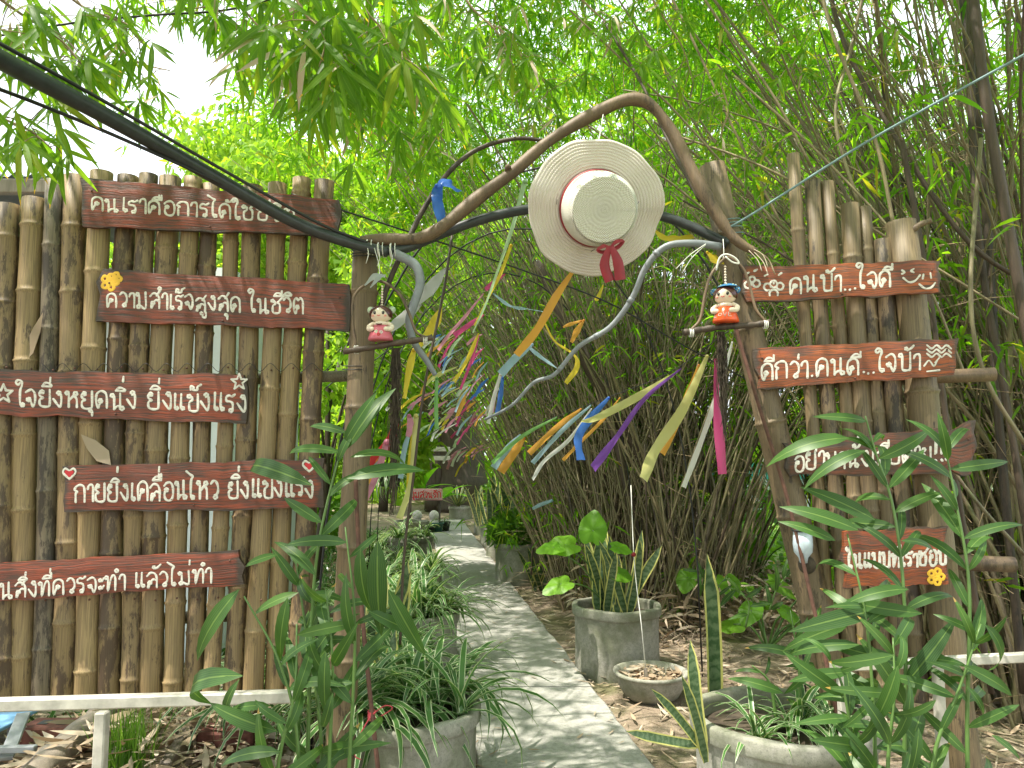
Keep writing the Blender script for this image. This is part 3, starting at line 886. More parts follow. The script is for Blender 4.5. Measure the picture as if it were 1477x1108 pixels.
r1 = plank('wooden_sign', 'top orange plank sign of the right panel with white faces at both ends', 'sign', [(1067, 384), (1354, 376), (1358, 422), (1073, 436)], FR, M['orange_board'], 6, GR)
m = MB(); thai(m, 'คนบ้า...ใจดี', 1138, 424, 1288, 414, 22, 1.6, FR, 6); part(r1, 'lettering', m, M['white_paint'])
r2 = plank('wooden_sign', 'second orange plank sign of the right panel with white wavy lines at its end', 'sign', [(1087, 503), (1378, 488), (1376, 541), (1091, 561)], FR, M['orange_board'], 7, GR)
m = MB(); thai(m, 'ดีกว่า.คนดี...ใจบ้า', 1096, 549, 1330, 533, 23, 1.6, FR, 7); part(r2, 'lettering', m, M['white_paint'])
r3 = plank('wooden_sign', 'third plank sign of the right panel ending in three exclamation marks and broken dark wood', 'sign', [(1131, 641), (1408, 612), (1408, 682), (1133, 687)], FR, M['brown_board'], 8, GR, broken=.2)
m = MB(); thai(m, 'อย่ามานั่งเสียดาย!!!', 1145, 680, 1370, 664, 23, 1.6, FR, 8); part(r3, 'lettering', m, M['white_paint'])
r4 = plank('wooden_sign', 'lowest short orange plank sign of the right panel, half hidden by broad leaves', 'sign', [(1217, 768), (1364, 759), (1366, 842), (1218, 850)], FR, M['orange_board'], 9, GR)
m = MB(); thai(m, 'ในแบบที่เราชอบ', 1222, 820, 1366, 814, 20, 1.9, FR, 9); part(r4, 'lettering', m, M['white_paint'])


def emblem(sign, name, strokes, mat, r, Y):
    m = MB(); paint_strokes(m, [np.array(s, float) for s in strokes], 1, r, Y); return part(sign, name, m, mat)


def star(cx, cy, a, b_):
    return [(cx + (a if k % 2 == 0 else b_) * math.sin(k * math.pi / 5), cy - (a if k % 2 == 0 else b_) * math.cos(k * math.pi / 5)) for k in range(11)]


def poly(seg): return [[seg[i], seg[i + 1]] for i in range(len(seg) - 1)]


emblem(s3, 'star_outline', poly(star(5, 568, 14, 6)), M['white_paint'], 1.6, FL)
emblem(s3, 'star_outline', poly(star(345, 551, 12, 5)), M['white_paint'], 1.3, FL)
for hx, hy in ((100, 682), (446, 671)):
    out = [(hx, hy + 9), (hx - 9, hy), (hx - 6, hy - 6), (hx, hy - 3), (hx + 6, hy - 6), (hx + 9, hy), (hx, hy + 9)]
    emblem(s4, 'heart_outline', [out], M['white_paint'], 1.5, FL)
    emblem(s4, 'heart', [[(hx - 4, hy - 1), (hx, hy + 4)], [(hx + 4, hy - 1), (hx, hy + 4)], [(hx - 2, hy), (hx + 2, hy)]], M['heart_red'], 2.6, lambda p: FL(p) - .0004)
def flower(sign, x, y, rr, Y, n=5):
    emblem(sign, 'painted_flower', [c_(x + rr * math.cos(k * 2 * math.pi / n), y + rr * math.sin(k * 2 * math.pi / n), rr * .5, 0, 360, 6) for k in range(n)] + [[(x - 1, y), (x + 1, y)]], M['yellow_paint'], 2.1, Y)
flower(s2, 158, 407, 8, FL); flower(s2, 166, 402, 6, FL); flower(r4, 1350, 832, 8, FR)
# clown faces and smiles on the top right plank
fx, fy = 1116, 410
emblem(r1, 'painted_face', [c_(fx, fy, 5, 200, 300), c_(fx - 9, fy + 4, 5, 60, 300), c_(fx + 9, fy + 3, 5, -120, 300), c_(fx, fy + 14, 6, 20, -220)[:9], [(fx - 13, fy - 12), (fx - 9, fy - 14)], [(fx + 7, fy - 13), (fx + 11, fy - 16)], [(fx, fy - 2), (fx, fy - 1)]], M['white_paint'], 1.5, FR)
emblem(r1, 'painted_face', [c_(1085, 403, 4, 0, 360), c_(1079, 411, 5, 60, 300), c_(1091, 409, 5, -120, 300), [(1076, 396), (1080, 393)], [(1088, 391), (1092, 389)]], M['white_paint'], 1.5, FR)
emblem(r1, 'painted_face', [[(1303, 401), (1311, 407), (1320, 405), (1327, 397)], [(1301, 390), (1305, 393), (1301, 395)], [(1318, 388), (1314, 391), (1318, 393)]], M['white_paint'], 1.4, FR)
emblem(r1, 'painted_face', [[(1326, 410), (1334, 416), (1343, 415), (1349, 408)], [(1332, 396), (1331, 402)], [(1342, 394), (1343, 401)]], M['white_paint'], 1.4, FR)
emblem(r2, 'wavy_lines', [[(1337 + 7 * k, 500 + 6 * j + (3 if k % 2 else -2)) for k in range(6)] for j in range(3)], M['white_paint'], 1.4, FR)
emblem(r2, 'painted_face', [[(1333, 528), (1340, 520), (1347, 528), (1352, 520)], [(1337, 536), (1355, 534)], [(1355, 516), (1349, 523)]], M['white_paint'], 1.2, FR)

# ================================================================== ARCH: PIPES, BRANCH, CABLES
def line_thing(name, label, cat, pts, r, mat, n=10, group=None, k=8, flat=1.0):
    pts = smooth_line(np.array([P(x, y, Y) for x, y, Y in pts]), k)
    if not np.isscalar(r): r = np.interp(np.linspace(0, 1, len(pts)), np.linspace(0, 1, len(r)), r)
    m = MB(); m.tube(pts, r, n, flat=flat)
    return solo(name, m, mat, label, cat, group, loc=pts[0])


br = thing('bent_branch', 'thick brown bent branch arching over the hat from post to post', 'branch', P(530, 350, 2.98))
pp = smooth_line(np.array([P(x, y, Y) for x, y, Y in [(520, 347, 2.98), (570, 346, 2.98), (610, 342, 2.98), (645, 322, 2.98), (690, 285, 3.0), (740, 248, 3.0), (790, 205, 3.0), (850, 168, 3.0), (905, 144, 3.0), (940, 153, 3.0), (972, 195, 3.0), (1000, 250, 2.98), (1028, 300, 2.96), (1060, 345, 2.94), (1090, 364, 2.93)]]), 6)
u = np.linspace(0, 1, len(pp)); rr = .026 + .004 * np.sin(u * 40) * np.sin(u * 17) - .006 * (u > .9)
rr[0:4] = [.018, .022, .025, .027]
m = MB(); m.tube(pp, rr, 14); part(br, 'limb', m, M['branch'])
m = MB(); m.tube(smooth_line([P(733, 252, 3.0), P(731, 243, 2.98), P(735, 239, 2.97)], 4), .011, 8); part(br, 'knot', m, M['branch'])
m = MB(); m.tube([P(985, 208, 3.0), P(997, 207, 2.99), P(1001, 203, 2.99)], .005, 6); part(br, 'knot', m, M['branch'])
m = MB()
for dx, dy, ln in ((0, 0, 26), (4, 5, 34), (8, 9, 30), (2, 10, 22), (-4, 8, 18)):
    m.tube(smooth_line([P(1084 + dx, 358 + dy * .4, 2.92), P(1090 + dx + ln * .4, 368 + dy, 2.9), P(1092 + dx + ln * .6, 378 + dy + ln * .3, 2.88)], 4), .002, 4)
part(br, 'split_fibre', m, M['dry_leaf'])

line_thing('black_pipe', 'thick black pipe running down from the top left corner to the gate post', 'pipe', [(-60, 48, 1.75), (0, 86, 1.95), (150, 166, 2.3), (300, 250, 2.65), (420, 318, 2.86), (500, 349, 2.93), (560, 364, 2.95)], [.028, .0275, .026, .024, .021], M['black_pipe'], 16)
line_thing('black_pipe', 'black arch pipe rising from the left post and passing behind the hat', 'pipe', [(552, 362, 2.96), (585, 358, 3.0), (640, 336, 3.03), (700, 315, 3.06), (770, 301, 3.08), (860, 296, 3.1), (930, 306, 3.1), (985, 322, 3.08), (1050, 352, 3.02)], .021, M['black_pipe'], 14)
line_thing('grey_conduit', 'curly grey conduit hanging down from the left end of the arch', 'pipe', [(570, 366, 2.95), (598, 382, 2.94), (606, 408, 2.94), (597, 440, 2.94), (590, 465, 2.95), (598, 495, 2.97), (615, 520, 3.0), (628, 541, 3.02)], [.02, .019, .017, .014, .01], M['grey_conduit'], 12)
gc = thing('grey_conduit', 'long grey conduit snaking down from the right post into the ribbons', 'pipe', P(1020, 352, 2.98))
pp = smooth_line(np.array([P(x, y, Y) for x, y, Y in [(1040, 356, 2.98), (1000, 351, 2.98), (960, 356, 2.99), (932, 385, 3.02), (912, 430, 3.06), (880, 472, 3.1), (835, 500, 3.15), (800, 540, 3.2), (770, 552, 3.25), (738, 585, 3.3), (700, 605, 3.4)]]), 6)
m = MB(); m.tube(pp, np.linspace(.016, .006, len(pp)), 12); part(gc, 'tube', m, M['grey_conduit'])
for i_ in (14, 24, 32, 40):
    m = MB(); m.tube(pp[i_:i_ + 2], .0185 - i_ * .0002, 10); part(gc, 'coupling', m, M['grey_conduit'])
line_thing('thin_branch', 'thin dark arched branch curving up from the left post behind the blue ribbon', 'branch', [(540, 470, 3.1), (562, 405, 3.1), (586, 352, 3.1), (612, 300, 3.12), (648, 248, 3.12), (690, 215, 3.14), (745, 200, 3.15), (792, 204, 3.15)], [.012, .012, .011, .008], M['dark_culm'], 8)
line_thing('thin_branch', 'dark slanting branch leaning from the sky centre to the right post', 'branch', [(870, 30, 3.6), (925, 120, 3.5), (965, 205, 3.4), (1010, 290, 3.3)], [.006, .008, .01], M['dark_culm'], 8)
line_thing('cable', 'upper black cable clipped along the thick pipe', 'cable', [(-20, 52, 1.9), (150, 146, 2.28), (330, 250, 2.66), (460, 322, 2.88), (530, 350, 2.93)], .006, M['cable'], 6)
line_thing('cable', 'lower twisted black cable sagging under the thick pipe', 'cable', [(-30, 118, 2.0), (60, 152, 2.2), (180, 202, 2.4), (330, 270, 2.7), (430, 320, 2.9)], .006, M['cable'], 6)
line_thing('cable', 'straight black cable crossing behind the hat down towards the right', 'cable', [(420, 280, 3.05), (600, 338, 3.3), (760, 392, 3.5), (880, 438, 3.7), (980, 495, 3.9), (1100, 560, 4.2)], .004, M['cable'], 6)
line_thing('cable', 'thin black cable crossing the bright sky gap at the top left', 'cable', [(-20, 55, 2.6), (100, 34, 2.7), (220, 22, 2.8), (330, 14, 2.9), (420, -10, 3.0)], .0045, M['cable'], 6)
line_thing('rope', 'blue-green rope stretched from the right post to the upper right corner', 'rope', [(1040, 333, 2.98), (1080, 312, 2.95), (1250, 205, 2.75), (1490, 72, 2.45)], .0048, M['rope'], 6, k=14)
line_thing('support_rod', 'rusty iron rod standing beside the left gate post with red string tied low', 'rod', [(513, 690, 3.0), (516, 760, 2.98), (522, 880, 2.93), (540, 1060, 2.85), (556, 1200, 2.8)], .0085, M['rust'], 8)
line_thing('support_rod', 'rusty iron rod leaning against the right gate post', 'rod', [(1052, 440, 2.98), (1090, 570, 2.94), (1136, 720, 2.9), (1165, 840, 2.86), (1198, 985, 2.8), (1240, 1200, 2.75)], .0075, M['rust'], 8)
line_thing('support_rod', 'thin dark upright rod among the ribbons right of the left gate post', 'rod', [(652, 340, 3.35), (640, 420, 3.32), (612, 560, 3.3), (596, 690, 3.3), (583, 800, 3.3), (577, 930, 3.3)], .006, M['dark_culm'], 6)
m = MB()
for k in range(6):
    th = np.linspace(0, 2 * math.pi, 13); c = P(536, 1026 + k * 2.2, 2.87)
    m.tube(np.stack([c[0] + .013 * np.cos(th), c[1] + .013 * np.sin(th), c[2] + .003 * np.sin(th + k)], -1), .0025, 5, cap=False)
m.tube(smooth_line([P(538, 1030, 2.85), P(555, 1018, 2.83), P(566, 1022, 2.83), P(548, 1034, 2.85)], 5), .0022, 5)
m.tube(smooth_line([P(534, 1034, 2.85), P(514, 1070, 2.84), P(512, 1090, 2.84), P(521, 1096, 2.84)], 5), .0022, 5)
solo('string_knot', m, plain('pink_red_string', (0.5, .06, .08)), 'red string knotted round the rusty rod above the strap-leaf pot', 'string', loc=P(536, 1030, 2.87))

# arched hoops of the green tunnel farther along the path
for k, (Yh, tp, lab) in enumerate([(3.9, 3.05, 'first'), (5.3, 3.15, 'second'), (6.8, 3.2, 'third'), (8.4, 3.3, 'fourth'), (10.2, 3.35, 'fifth')]):
    l, r_ = path_x(Yh); cx = (l + r_) / 2; hw = 1.25
    m = MB()
    a = np.linspace(0, math.pi, 26)
    pts = np.stack([cx - hw * np.cos(a), Yh + .05 * np.sin(a * 3), tp * np.sin(a) ** .7], -1)
    m.tube(pts, .006, 6)
    h_ = solo('tunnel_hoop', m, M['cable'], '%s thin dark hoop over the path counted from the gate' % lab, 'hoop', 'thin hoops arching over the path', loc=(cx - hw, Yh, 0))
for k, (a, b_) in enumerate([((470, 560, 3.4), (700, 330, 5.2)), ((540, 520, 3.6), (760, 330, 6.0)), ((600, 640, 5.0), (800, 480, 7.0)), ((500, 620, 3.5), (640, 400, 6.0))]):
    line_thing('string_line', ['string line rising from the hanging moss towards the hat', 'string line rising steeply beside the yellow ribbons', 'string line over the far end of the path', 'string line crossing the gap beside the left post'][k], 'string', [a, ((a[0] + b_[0]) / 2, (a[1] + b_[1]) / 2 + 12, (a[2] + b_[2]) / 2), b_], .003, M['cable'], 5)
line_thing('string_line', 'string from the right doll swing down to the left that carries purple and blue ribbons', 'string', [(1050, 478, 3.0), (965, 538, 3.5), (880, 572, 4.0), (800, 602, 4.6), (700, 640, 6.0), (660, 650, 8.0)], .002, M['cable'], 5)
for (x, y, rr_) in ((532, 357, .03), (548, 361, .03), (566, 363, .033)):
    m = MB(); c = P(x, y, 2.955)
    th = np.linspace(0, 2 * math.pi * 3, 40); m.tube(np.stack([c[0] + .004 * th / 3 - .012 + .006 * np.sin(th * .5), c[1] + rr_ * np.cos(th), c[2] + rr_ * np.sin(th)], -1), .0018, 5)
    m.tube(smooth_line([c + [0, -rr_, -.005], c + [.006, -rr_ - .006, -.04], c + [-.004, -rr_ - .002, -.075]], 4), .0016, 4)
    solo('tie_string', m, M['white_string'], 'thin string wound round the pipe joint above the pink doll', 'string', 'strings wound round the left pipe joint', loc=c)

# ================================================================== HAT
def frame(origin, z, x=(1, 0, 0)):
    z = Vector(z).normalized(); x = Vector(x); x = (x - z * x.dot(z)).normalized(); y = z.cross(x)
    m = Matrix((x, y, z)).transposed().to_4x4(); m.translation = Vector(origin)
    return m


hc = P(860, 301, 2.84)
hat = thing('straw_hat', 'large cream woven sun hat with dark red band hanging under the bent branch', 'hat', hc)
hz = Vector((0.13, -1.0, -0.38))
HM = frame(hc, hz)
m_, nt, b = new_mat('cream_woven_straw')
uvn = N(nt, 'ShaderNodeUVMap'); sp = N(nt, 'ShaderNodeSeparateXYZ'); nt.links.new(uvn.outputs[0], sp.inputs[0])
w1 = mth(nt, 'SINE', mth(nt, 'MULTIPLY', sp.outputs[0], 900.0)); w2 = mth(nt, 'SINE', mth(nt, 'MULTIPLY', sp.outputs[1], 1100.0))
wv = mth(nt, 'MULTIPLY', w1, w2)
nt.links.new(ramp(nt, wv, [(0.0, (0.62, 0.56, 0.51)), (0.6, (0.78, 0.72, 0.66))]), b.inputs['Base Color'])
b.inputs['Roughness'].default_value = 0.75
bump(nt, b, wv, .5, .003)
M['straw'] = m_
m_, nt, b = new_mat('white_woven_crown')
uvn = N(nt, 'ShaderNodeUVMap'); sp = N(nt, 'ShaderNodeSeparateXYZ'); nt.links.new(uvn.outputs[0], sp.inputs[0])
w1 = mth(nt, 'SINE', mth(nt, 'MULTIPLY', sp.outputs[0], 420.0)); w2 = mth(nt, 'SINE', mth(nt, 'MULTIPLY', sp.outputs[1], 800.0))
wv = mth(nt, 'MULTIPLY', w1, w2)
nt.links.new(ramp(nt, wv, [(0.0, (0.6, 0.58, 0.5)), (0.55, (0.82, 0.8, 0.72))]), b.inputs['Base Color'])
b.inputs['Roughness'].default_value = 0.7
bump(nt, b, wv, .6, .004)
M['crown'] = m_
RB = .262
prof = [(.138, .004)]
for k in range(150):
    t = k / 149; r = .138 + (RB - .138) * t
    prof.append((r, .004 + .0032 * abs(math.sin(t * math.pi * 11)) - .012 * t * t))
prof2 = prof + [(RB + .002, -.012)] + [(r, z - .006) for r, z in prof[::-15]]


def wob(v, th, pr):
    r = pr[:, 0][:, None]; f = np.clip((r - .12) / (RB - .12), 0, 1)
    v = v.copy()
    edge = 1 + f * (.012 * np.sin(3 * th + 1)[None] + .012 * np.sin(7 * th)[None] + .006 * np.sin(13 * th + 2)[None])
    v[..., 0] *= edge * (1 + .03 * f); v[..., 1] *= edge * (1 + .0 * f)
    v[..., 2] += f ** 1.5 * (.011 * np.sin(2 * th + .6) + .008 * np.sin(5 * th) + .005 * np.sin(9 * th + 1))[None]
    return v


m = MB(); m.lathe(prof2, 96, HM, wob); part(hat, 'brim', m, M['straw'])
cr = [(.143, 0), (.145, .008), (.144, .04), (.14, .08), (.136, .11), (.13, .125), (.122, .133)]
for k in range(60):
    t = k / 59; cr.append((.122 * (1 - t) + .0005, .133 + .0014 * abs(math.sin(t * math.pi * 8)) + .004 * math.sin(t * math.pi / 2) - .003 * t))
m = MB(); m.lathe(cr, 72, HM); part(hat, 'crown', m, M['crown'])
M['ribbon_red'] = plain('dark_red_satin', (0.22, 0.003, 0.012), 0.5)
m = MB(); m.lathe([(.1455, .004), (.149, .006), (.1495, .013), (.148, .022), (.143, .024)], 64, HM); part(hat, 'band', m, M['ribbon_red'])


def strip(mb, pts, w, nrm, k=6, twist=0.0, cup=0.0):
    pts = smooth_line(np.asarray(pts, float), k); n = len(pts)
    w = np.interp(np.linspace(0, 1, n), np.linspace(0, 1, len(w)), w) if hasattr(w, '__len__') else np.full(n, w)
    tg = np.gradient(pts, axis=0); tg /= np.linalg.norm(tg, axis=1)[:, None] + 1e-9
    nr = np.asarray(nrm, float)[None].repeat(n, 0); nr -= tg * np.sum(nr * tg, 1)[:, None]; nr /= np.linalg.norm(nr, axis=1)[:, None] + 1e-9
    sd_ = np.cross(tg, nr)
    a = (np.linspace(0, twist, n) + (0.22 * np.sin(np.arange(n) * .9 + w[-1] * 900) if twist else 0))[:, None]
    s_ = sd_ * np.cos(a) + nr * np.sin(a); nn = nr * np.cos(a) - sd_ * np.sin(a)
    off = (-1, -.45, .45, 1)
    rows = [pts + s_ * (w * o / 2)[:, None] + nn * (cup * w * (1 - o * o))[:, None] for o in off]
    v = np.concatenate(rows); ln = np.linspace(0, 1, n)
    uv = np.concatenate([np.stack([np.full(n, (o + 1) / 2), ln], -1) for o in off])
    i = np.arange(n - 1)
    q = np.concatenate([np.stack([i + a_ * n, i + 1 + a_ * n, i + 1 + (a_ + 1) * n, i + (a_ + 1) * n], -1) for a_ in range(3)])
    return mb.add(v, q, None, uv)


bow = part(hat, 'bow', MB().ball(P(880, 358, 2.75), (.012, .01, .01), 10, 7), M['ribbon_red'])
for (pts, w) in (([(879, 356), (872, 382), (880, 406)], .04), ([(882, 356), (891, 378), (895, 404)], .042)):
    m = MB(); strip(m, [P(x, y, 2.735 + .01 * k) for k, (x, y) in enumerate(pts)], [w * .5, w, w * 1.05], (0.2, -1, 0), cup=.15); part(bow, 'tail', m, M['ribbon_red'])
for (x1, y1) in ((862, 361), (899, 348)):
    m = MB(); strip(m, [P(880, 357, 2.75), P((880 + x1) / 2, (357 + y1) / 2 - 4, 2.735), P(x1, y1, 2.745), P((880 + x1) / 2, (357 + y1) / 2 + 5, 2.75), P(880, 358, 2.75)], [.008, .018, .012, .018, .008], (0, -1, .3)); part(bow, 'loop', m, M['ribbon_red'])
for (x, y, a) in ((818, 220, 50), (803, 295, 85), (852, 363, 30), (918, 297, 60)):
    m = MB(); d = np.array([math.cos(rad(a)), 0, math.sin(rad(a))]) * .02; c = P(x, y, 2.795)
    m.tube([c, c + d], .0013, 4); part(hat, 'stitch', m, M['cable'])
m = MB(); m.tube(smooth_line([P(862, 210, 2.86), P(866, 190, 2.93), P(870, 165, 2.98)], 4), .002, 5); part(hat, 'hanging_string', m, M['white_string'])

# ================================================================== DOLLS ON TWIG SWINGS
GLZ = dict(rough=.18, var=.03)
M['skin'] = plain('glazed_cream', (0.74, 0.62, 0.5), .2, var=.03)
M['hair'] = plain('glazed_dark_brown', (0.07, 0.02, 0.018), .15, var=.05)
M['pink'] = plain('glazed_pink', (0.55, 0.12, 0.17), .2, var=.05)
M['orange'] = plain('glazed_orange_red', (0.72, 0.09, 0.02), .2, var=.05)
M['blue_cap'] = plain('glazed_blue', (0.05, 0.2, 0.42), .2, var=.05)
M['blush'] = plain('blush_pink', (0.75, 0.3, 0.25), .3, var=.03)
M['eye'] = plain('glossy_black', (0.01, 0.01, 0.01), .1)
M['mint'] = plain('pale_green_dots', (0.45, 0.55, 0.4), .3)


def doll(name, label, base, h, skirt, cap, yaw, tilt=0):
    """base = point on the twig, h = height"""
    t_ = thing(name, label, 'figurine', base)
    RM = Matrix.Rotation(yaw, 4, 'Z') @ Matrix.Rotation(tilt, 4, 'Y')
    D = Matrix.Translation(Vector(base)) @ RM @ Matrix.Scale(h, 4)
    def X(mb): 
        for k in range(len(mb.v)):
            mb.v[k] = mb.v[k] @ np.array(D.to_3x3()).T + np.array(D.translation)
        return mb
    m = MB(); m.lathe([(.0, .0), (.3, .0), (.345, .02), (.335, .08), (.3, .2), (.25, .32), (.2, .4), (.17, .43)], 28); part(t_, 'skirt', X(m), skirt)
    m = MB(); m.lathe([(.17, .42), (.2, .45), (.2, .5), (.14, .545), (.1, .56)], 24); part(t_, 'torso', X(m), M['skin'])
    for s_ in (-1, 1):
        m = MB(); m.tube(smooth_line([(s_ * .17, 0, .5), (s_ * .3, -.02, .42), (s_ * .3, -.1, .32), (s_ * .2, -.2, .3)], 4), [.06] * 5 + [.075] * 4 + [.07] * 4, 10)
        m.ball((s_ * .19, -.22, .3), .065, 10, 7)
        part(t_, 'arm', X(m), M['skin'])
        m = MB(); m.ball((s_ * .14, -.02, .03), (.09, .09, .04), 10, 6); part(t_, 'shoe', X(m), skirt)
    hd = MB(); hd.ball((0, 0, .74), (.31, .27, .235), 24, 16); hd = part(t_, 'head', X(hd), M['skin'])
    # hair: a cap split by a centre parting that frames the face
    for s_ in (-1, 1):
        m = MB(); n1, n2 = 14, 9; v = []
        for a in range(n1):
            for b_ in range(n2):
                th = a / (n1 - 1) * math.pi; ph = b_ / (n2 - 1)
                ang = -math.pi / 2 + th          # front to back
                lo = .18 if th < .1 else (.1 - .55 * min(1, th / 1.1))
                el = math.pi / 2 * (1 - ph) + lo * ph * 1.0
                rx, ry, rz = .325, .285, .25
                front = max(0, 1 - th / .9)
                x = s_ * max(0.0, math.sin(th)) * math.cos(el) * rx if th < math.pi else 0
                y = -math.cos(th) * math.cos(el) * ry
                z = math.sin(el) * rz
                if front > 0: el2 = math.pi / 2 * (1 - ph) + (.75 * front + lo * (1 - front)) * ph; x = s_ * math.sin(th) * math.cos(el2) * rx; y = -math.cos(th) * math.cos(el2) * ry; z = math.sin(el2) * rz
                v.append((x, y, .745 + z))
        q = [[a * n2 + b_, (a + 1) * n2 + b_, (a + 1) * n2 + b_ + 1, a * n2 + b_ + 1] for a in range(n1 - 1) for b_ in range(n2 - 1)]
        m.add(v, q); part(t_, 'hair', X(m), M['hair'])
        m = MB(); m.ball((s_ * .3, .05, .87), (.1, .09, .1), 12, 8)
        bn = part(t_, 'bun', X(m), cap)
        for kk in range(5):
            a = kk * 1.3; m = MB(); m.ball((s_ * (.3 + .06 * math.cos(a)), -.03, .88 + .055 * math.sin(a)), .018, 6, 4); part(bn, 'dot', X(m), M['mint'])
        m = MB(); m.ball((s_ * .115, -.25, .745), (.042, .022, .05), 12, 8); ey = part(hd if False else t_, 'eye', X(m), M['eye'])
        m = MB(); m.ball((s_ * .105, -.27, .76), .011, 6, 4); part(ey, 'glint', X(m), M['white_paint'])
        m = MB(); m.ball((s_ * .17, -.222, .665), (.04, .02, .028), 10, 6); part(t_, 'cheek', X(m), M['blush'])
    m = MB(); m.tube(smooth_line([(-.045, -.268, .675), (0, -.277, .655), (.045, -.268, .675)], 5), .009, 6); part(t_, 'mouth', X(m), M['heart_red'])
    if cap is M['blue_cap']:
        m = MB(); n1, n2 = 16, 7; v = []
        for a in range(n1):
            for b_ in range(n2):
                th = a / n1 * 2 * math.pi; el = math.pi / 2 - b_ / (n2 - 1) * .85
                v.append((.38 * math.cos(el) * math.cos(th) + .07, .34 * math.cos(el) * math.sin(th) - .0, .755 + .3 * math.sin(el)))
        q = [[a * n2 + b_, ((a + 1) % n1) * n2 + b_, ((a + 1) % n1) * n2 + b_ + 1, a * n2 + b_ + 1] for a in range(n1) for b_ in range(n2 - 1)]
        m.add(v, q); cp = part(t_, 'cap', X(m), cap)
        for kk in range(8):
            a = kk * .8; el = .95; m = MB(); m.ball((.38 * math.cos(el) * math.cos(a) + .07, .34 * math.cos(el) * math.sin(a), .755 + .302 * math.sin(el)), .022, 6, 4); part(cp, 'dot', X(m), M['mint'])
        # lettering on the skirt
        LT = {'L': [[(0, 1), (0, 0), (.5, 0)]], 'O': [c_(.3, .5, .32, 0, 360)], 'V': [[(0, 1), (.28, 0)], [(.28, 0), (.56, 1)]], 'E': [[(.5, 1), (0, 1)], [(0, 1), (0, 0)], [(0, 0), (.5, 0)], [(0, .5), (.4, .5)]]}
        m = MB(); x0 = -.26
        for ch in 'LOVE':
            for st in LT[ch]:
                for a_, b2 in zip(st[:-1], st[1:]):
                    def q3(p):
                        x = x0 + p[0] * .15; z = .13 + p[1] * .11; rr_ = np.interp(z, [.02, .08, .2, .32], [.347, .338, .303, .254])
                        return (x, -math.sqrt(max(rr_ ** 2 - x * x, 1e-4)) - .002, z)
                    m.tube([q3(a_), q3(b2)], .008, 5)
            x0 += .13
        part(t_, 'lettering', X(m), M['white_paint'])
    else:
        m = MB(); m.tube(smooth_line([(-.08, -.2, .44), (0, -.22, .43), (.08, -.2, .44)], 3), .018, 6); part(t_, 'bow', X(m), M['hair'])
        for (cx, cz, mt) in ((-.06, .22, M['mint']), (.08, .2, M['white_paint']), (-.16, .25, M['hair']), (.02, .14, M['heart_red'])):
            m = MB()
            for kk in range(5):
                a = kk * 2 * math.pi / 5; x = cx + .032 * math.cos(a); z = cz + .032 * math.sin(a)
                rr_ = np.interp(z, [.02, .08, .2, .32], [.347, .338, .303, .254])
                m.ball((x, -math.sqrt(rr_ ** 2 - x * x), z), (.022, .008, .022), 7, 4)
            part(t_, 'painted_flower', X(m), mt)
    for kk in range(8):
        m = MB(); m.ball((0.02, 0, 1.0 + kk * .075), .034, 8, 6); part(t_, 'hanging_bead', X(m), M['skin'])
    return t_


doll('ceramic_doll', 'ceramic girl figurine in a pink skirt sitting on the twig swing by the left post', P(549, 492, 2.87), .142, M['pink'], M['mint'], rad(-4))
doll('ceramic_doll', 'ceramic girl figurine in orange skirt and blue dotted cap on the right swing', P(1047, 466, 2.83), .145, M['orange'], M['blue_cap'], rad(-28))


def swing(label, tw, hoop, top, r):
    t_ = thing('twig_swing', label, 'swing', P(*tw[0]), 'twig swings holding the ceramic dolls')
    pp = smooth_line(np.array([P(*p) for p in tw]), 6); n = len(pp)
    m = MB(); m.tube(pp, r * (1 + .14 * np.sin(np.arange(n) * 1.9)), 10); part(t_, 'twig', m, M['dark_culm'])
    m = MB(); m.tube(smooth_line(np.array([P(*p) for p in hoop]), 8), .0058, 8); part(t_, 'vine_handle', m, M['branch'])
    m = MB(); m.tube(smooth_line(np.array([P(*p) for p in top]), 6), .0016, 5); part(t_, 'string', m, M['white_string'])
    for e in (hoop[0], hoop[-1]):
        m = MB(); c = P(*e)
        for k in range(3):
            th = np.linspace(0, 2 * math.pi, 11)
            m.tube(np.stack([c[0] + (k - 1) * .006 + 0 * th, c[1] + .014 * np.cos(th), c[2] - .012 + .016 * np.sin(th)], -1), .002, 4, cap=False)
        part(t_, 'binding', m, M['white_string'])
    return t_


swing('twig swing with vine handle hung at the left post, pink doll on it', [(496, 507, 2.88), (525, 503, 2.87), (560, 497, 2.87), (600, 491, 2.86), (624, 487, 2.86)],
      [(514, 500, 2.88), (509, 465, 2.88), (510, 430, 2.88), (527, 411, 2.88), (550, 406, 2.88), (575, 423, 2.87), (590, 452, 2.87), (600, 478, 2.87), (614, 487, 2.86)], [(540, 358, 2.9), (547, 385, 2.88), (547, 408, 2.88)], .012)
swing('twig swing with vine handle hung at the right post, blue-capped doll on it', [(985, 480, 2.84), (1015, 475, 2.84), (1050, 471, 2.83), (1085, 469, 2.83), (1111, 465, 2.82)],
      [(997, 476, 2.84), (1010, 460, 2.84), (1017, 425, 2.84), (1025, 398, 2.84), (1040, 378, 2.84), (1052, 372, 2.84), (1072, 388, 2.84), (1082, 415, 2.84), (1090, 445, 2.83), (1104, 464, 2.82)], [(1043, 345, 2.9), (1044, 365, 2.86), (1042, 378, 2.84)], .0125)
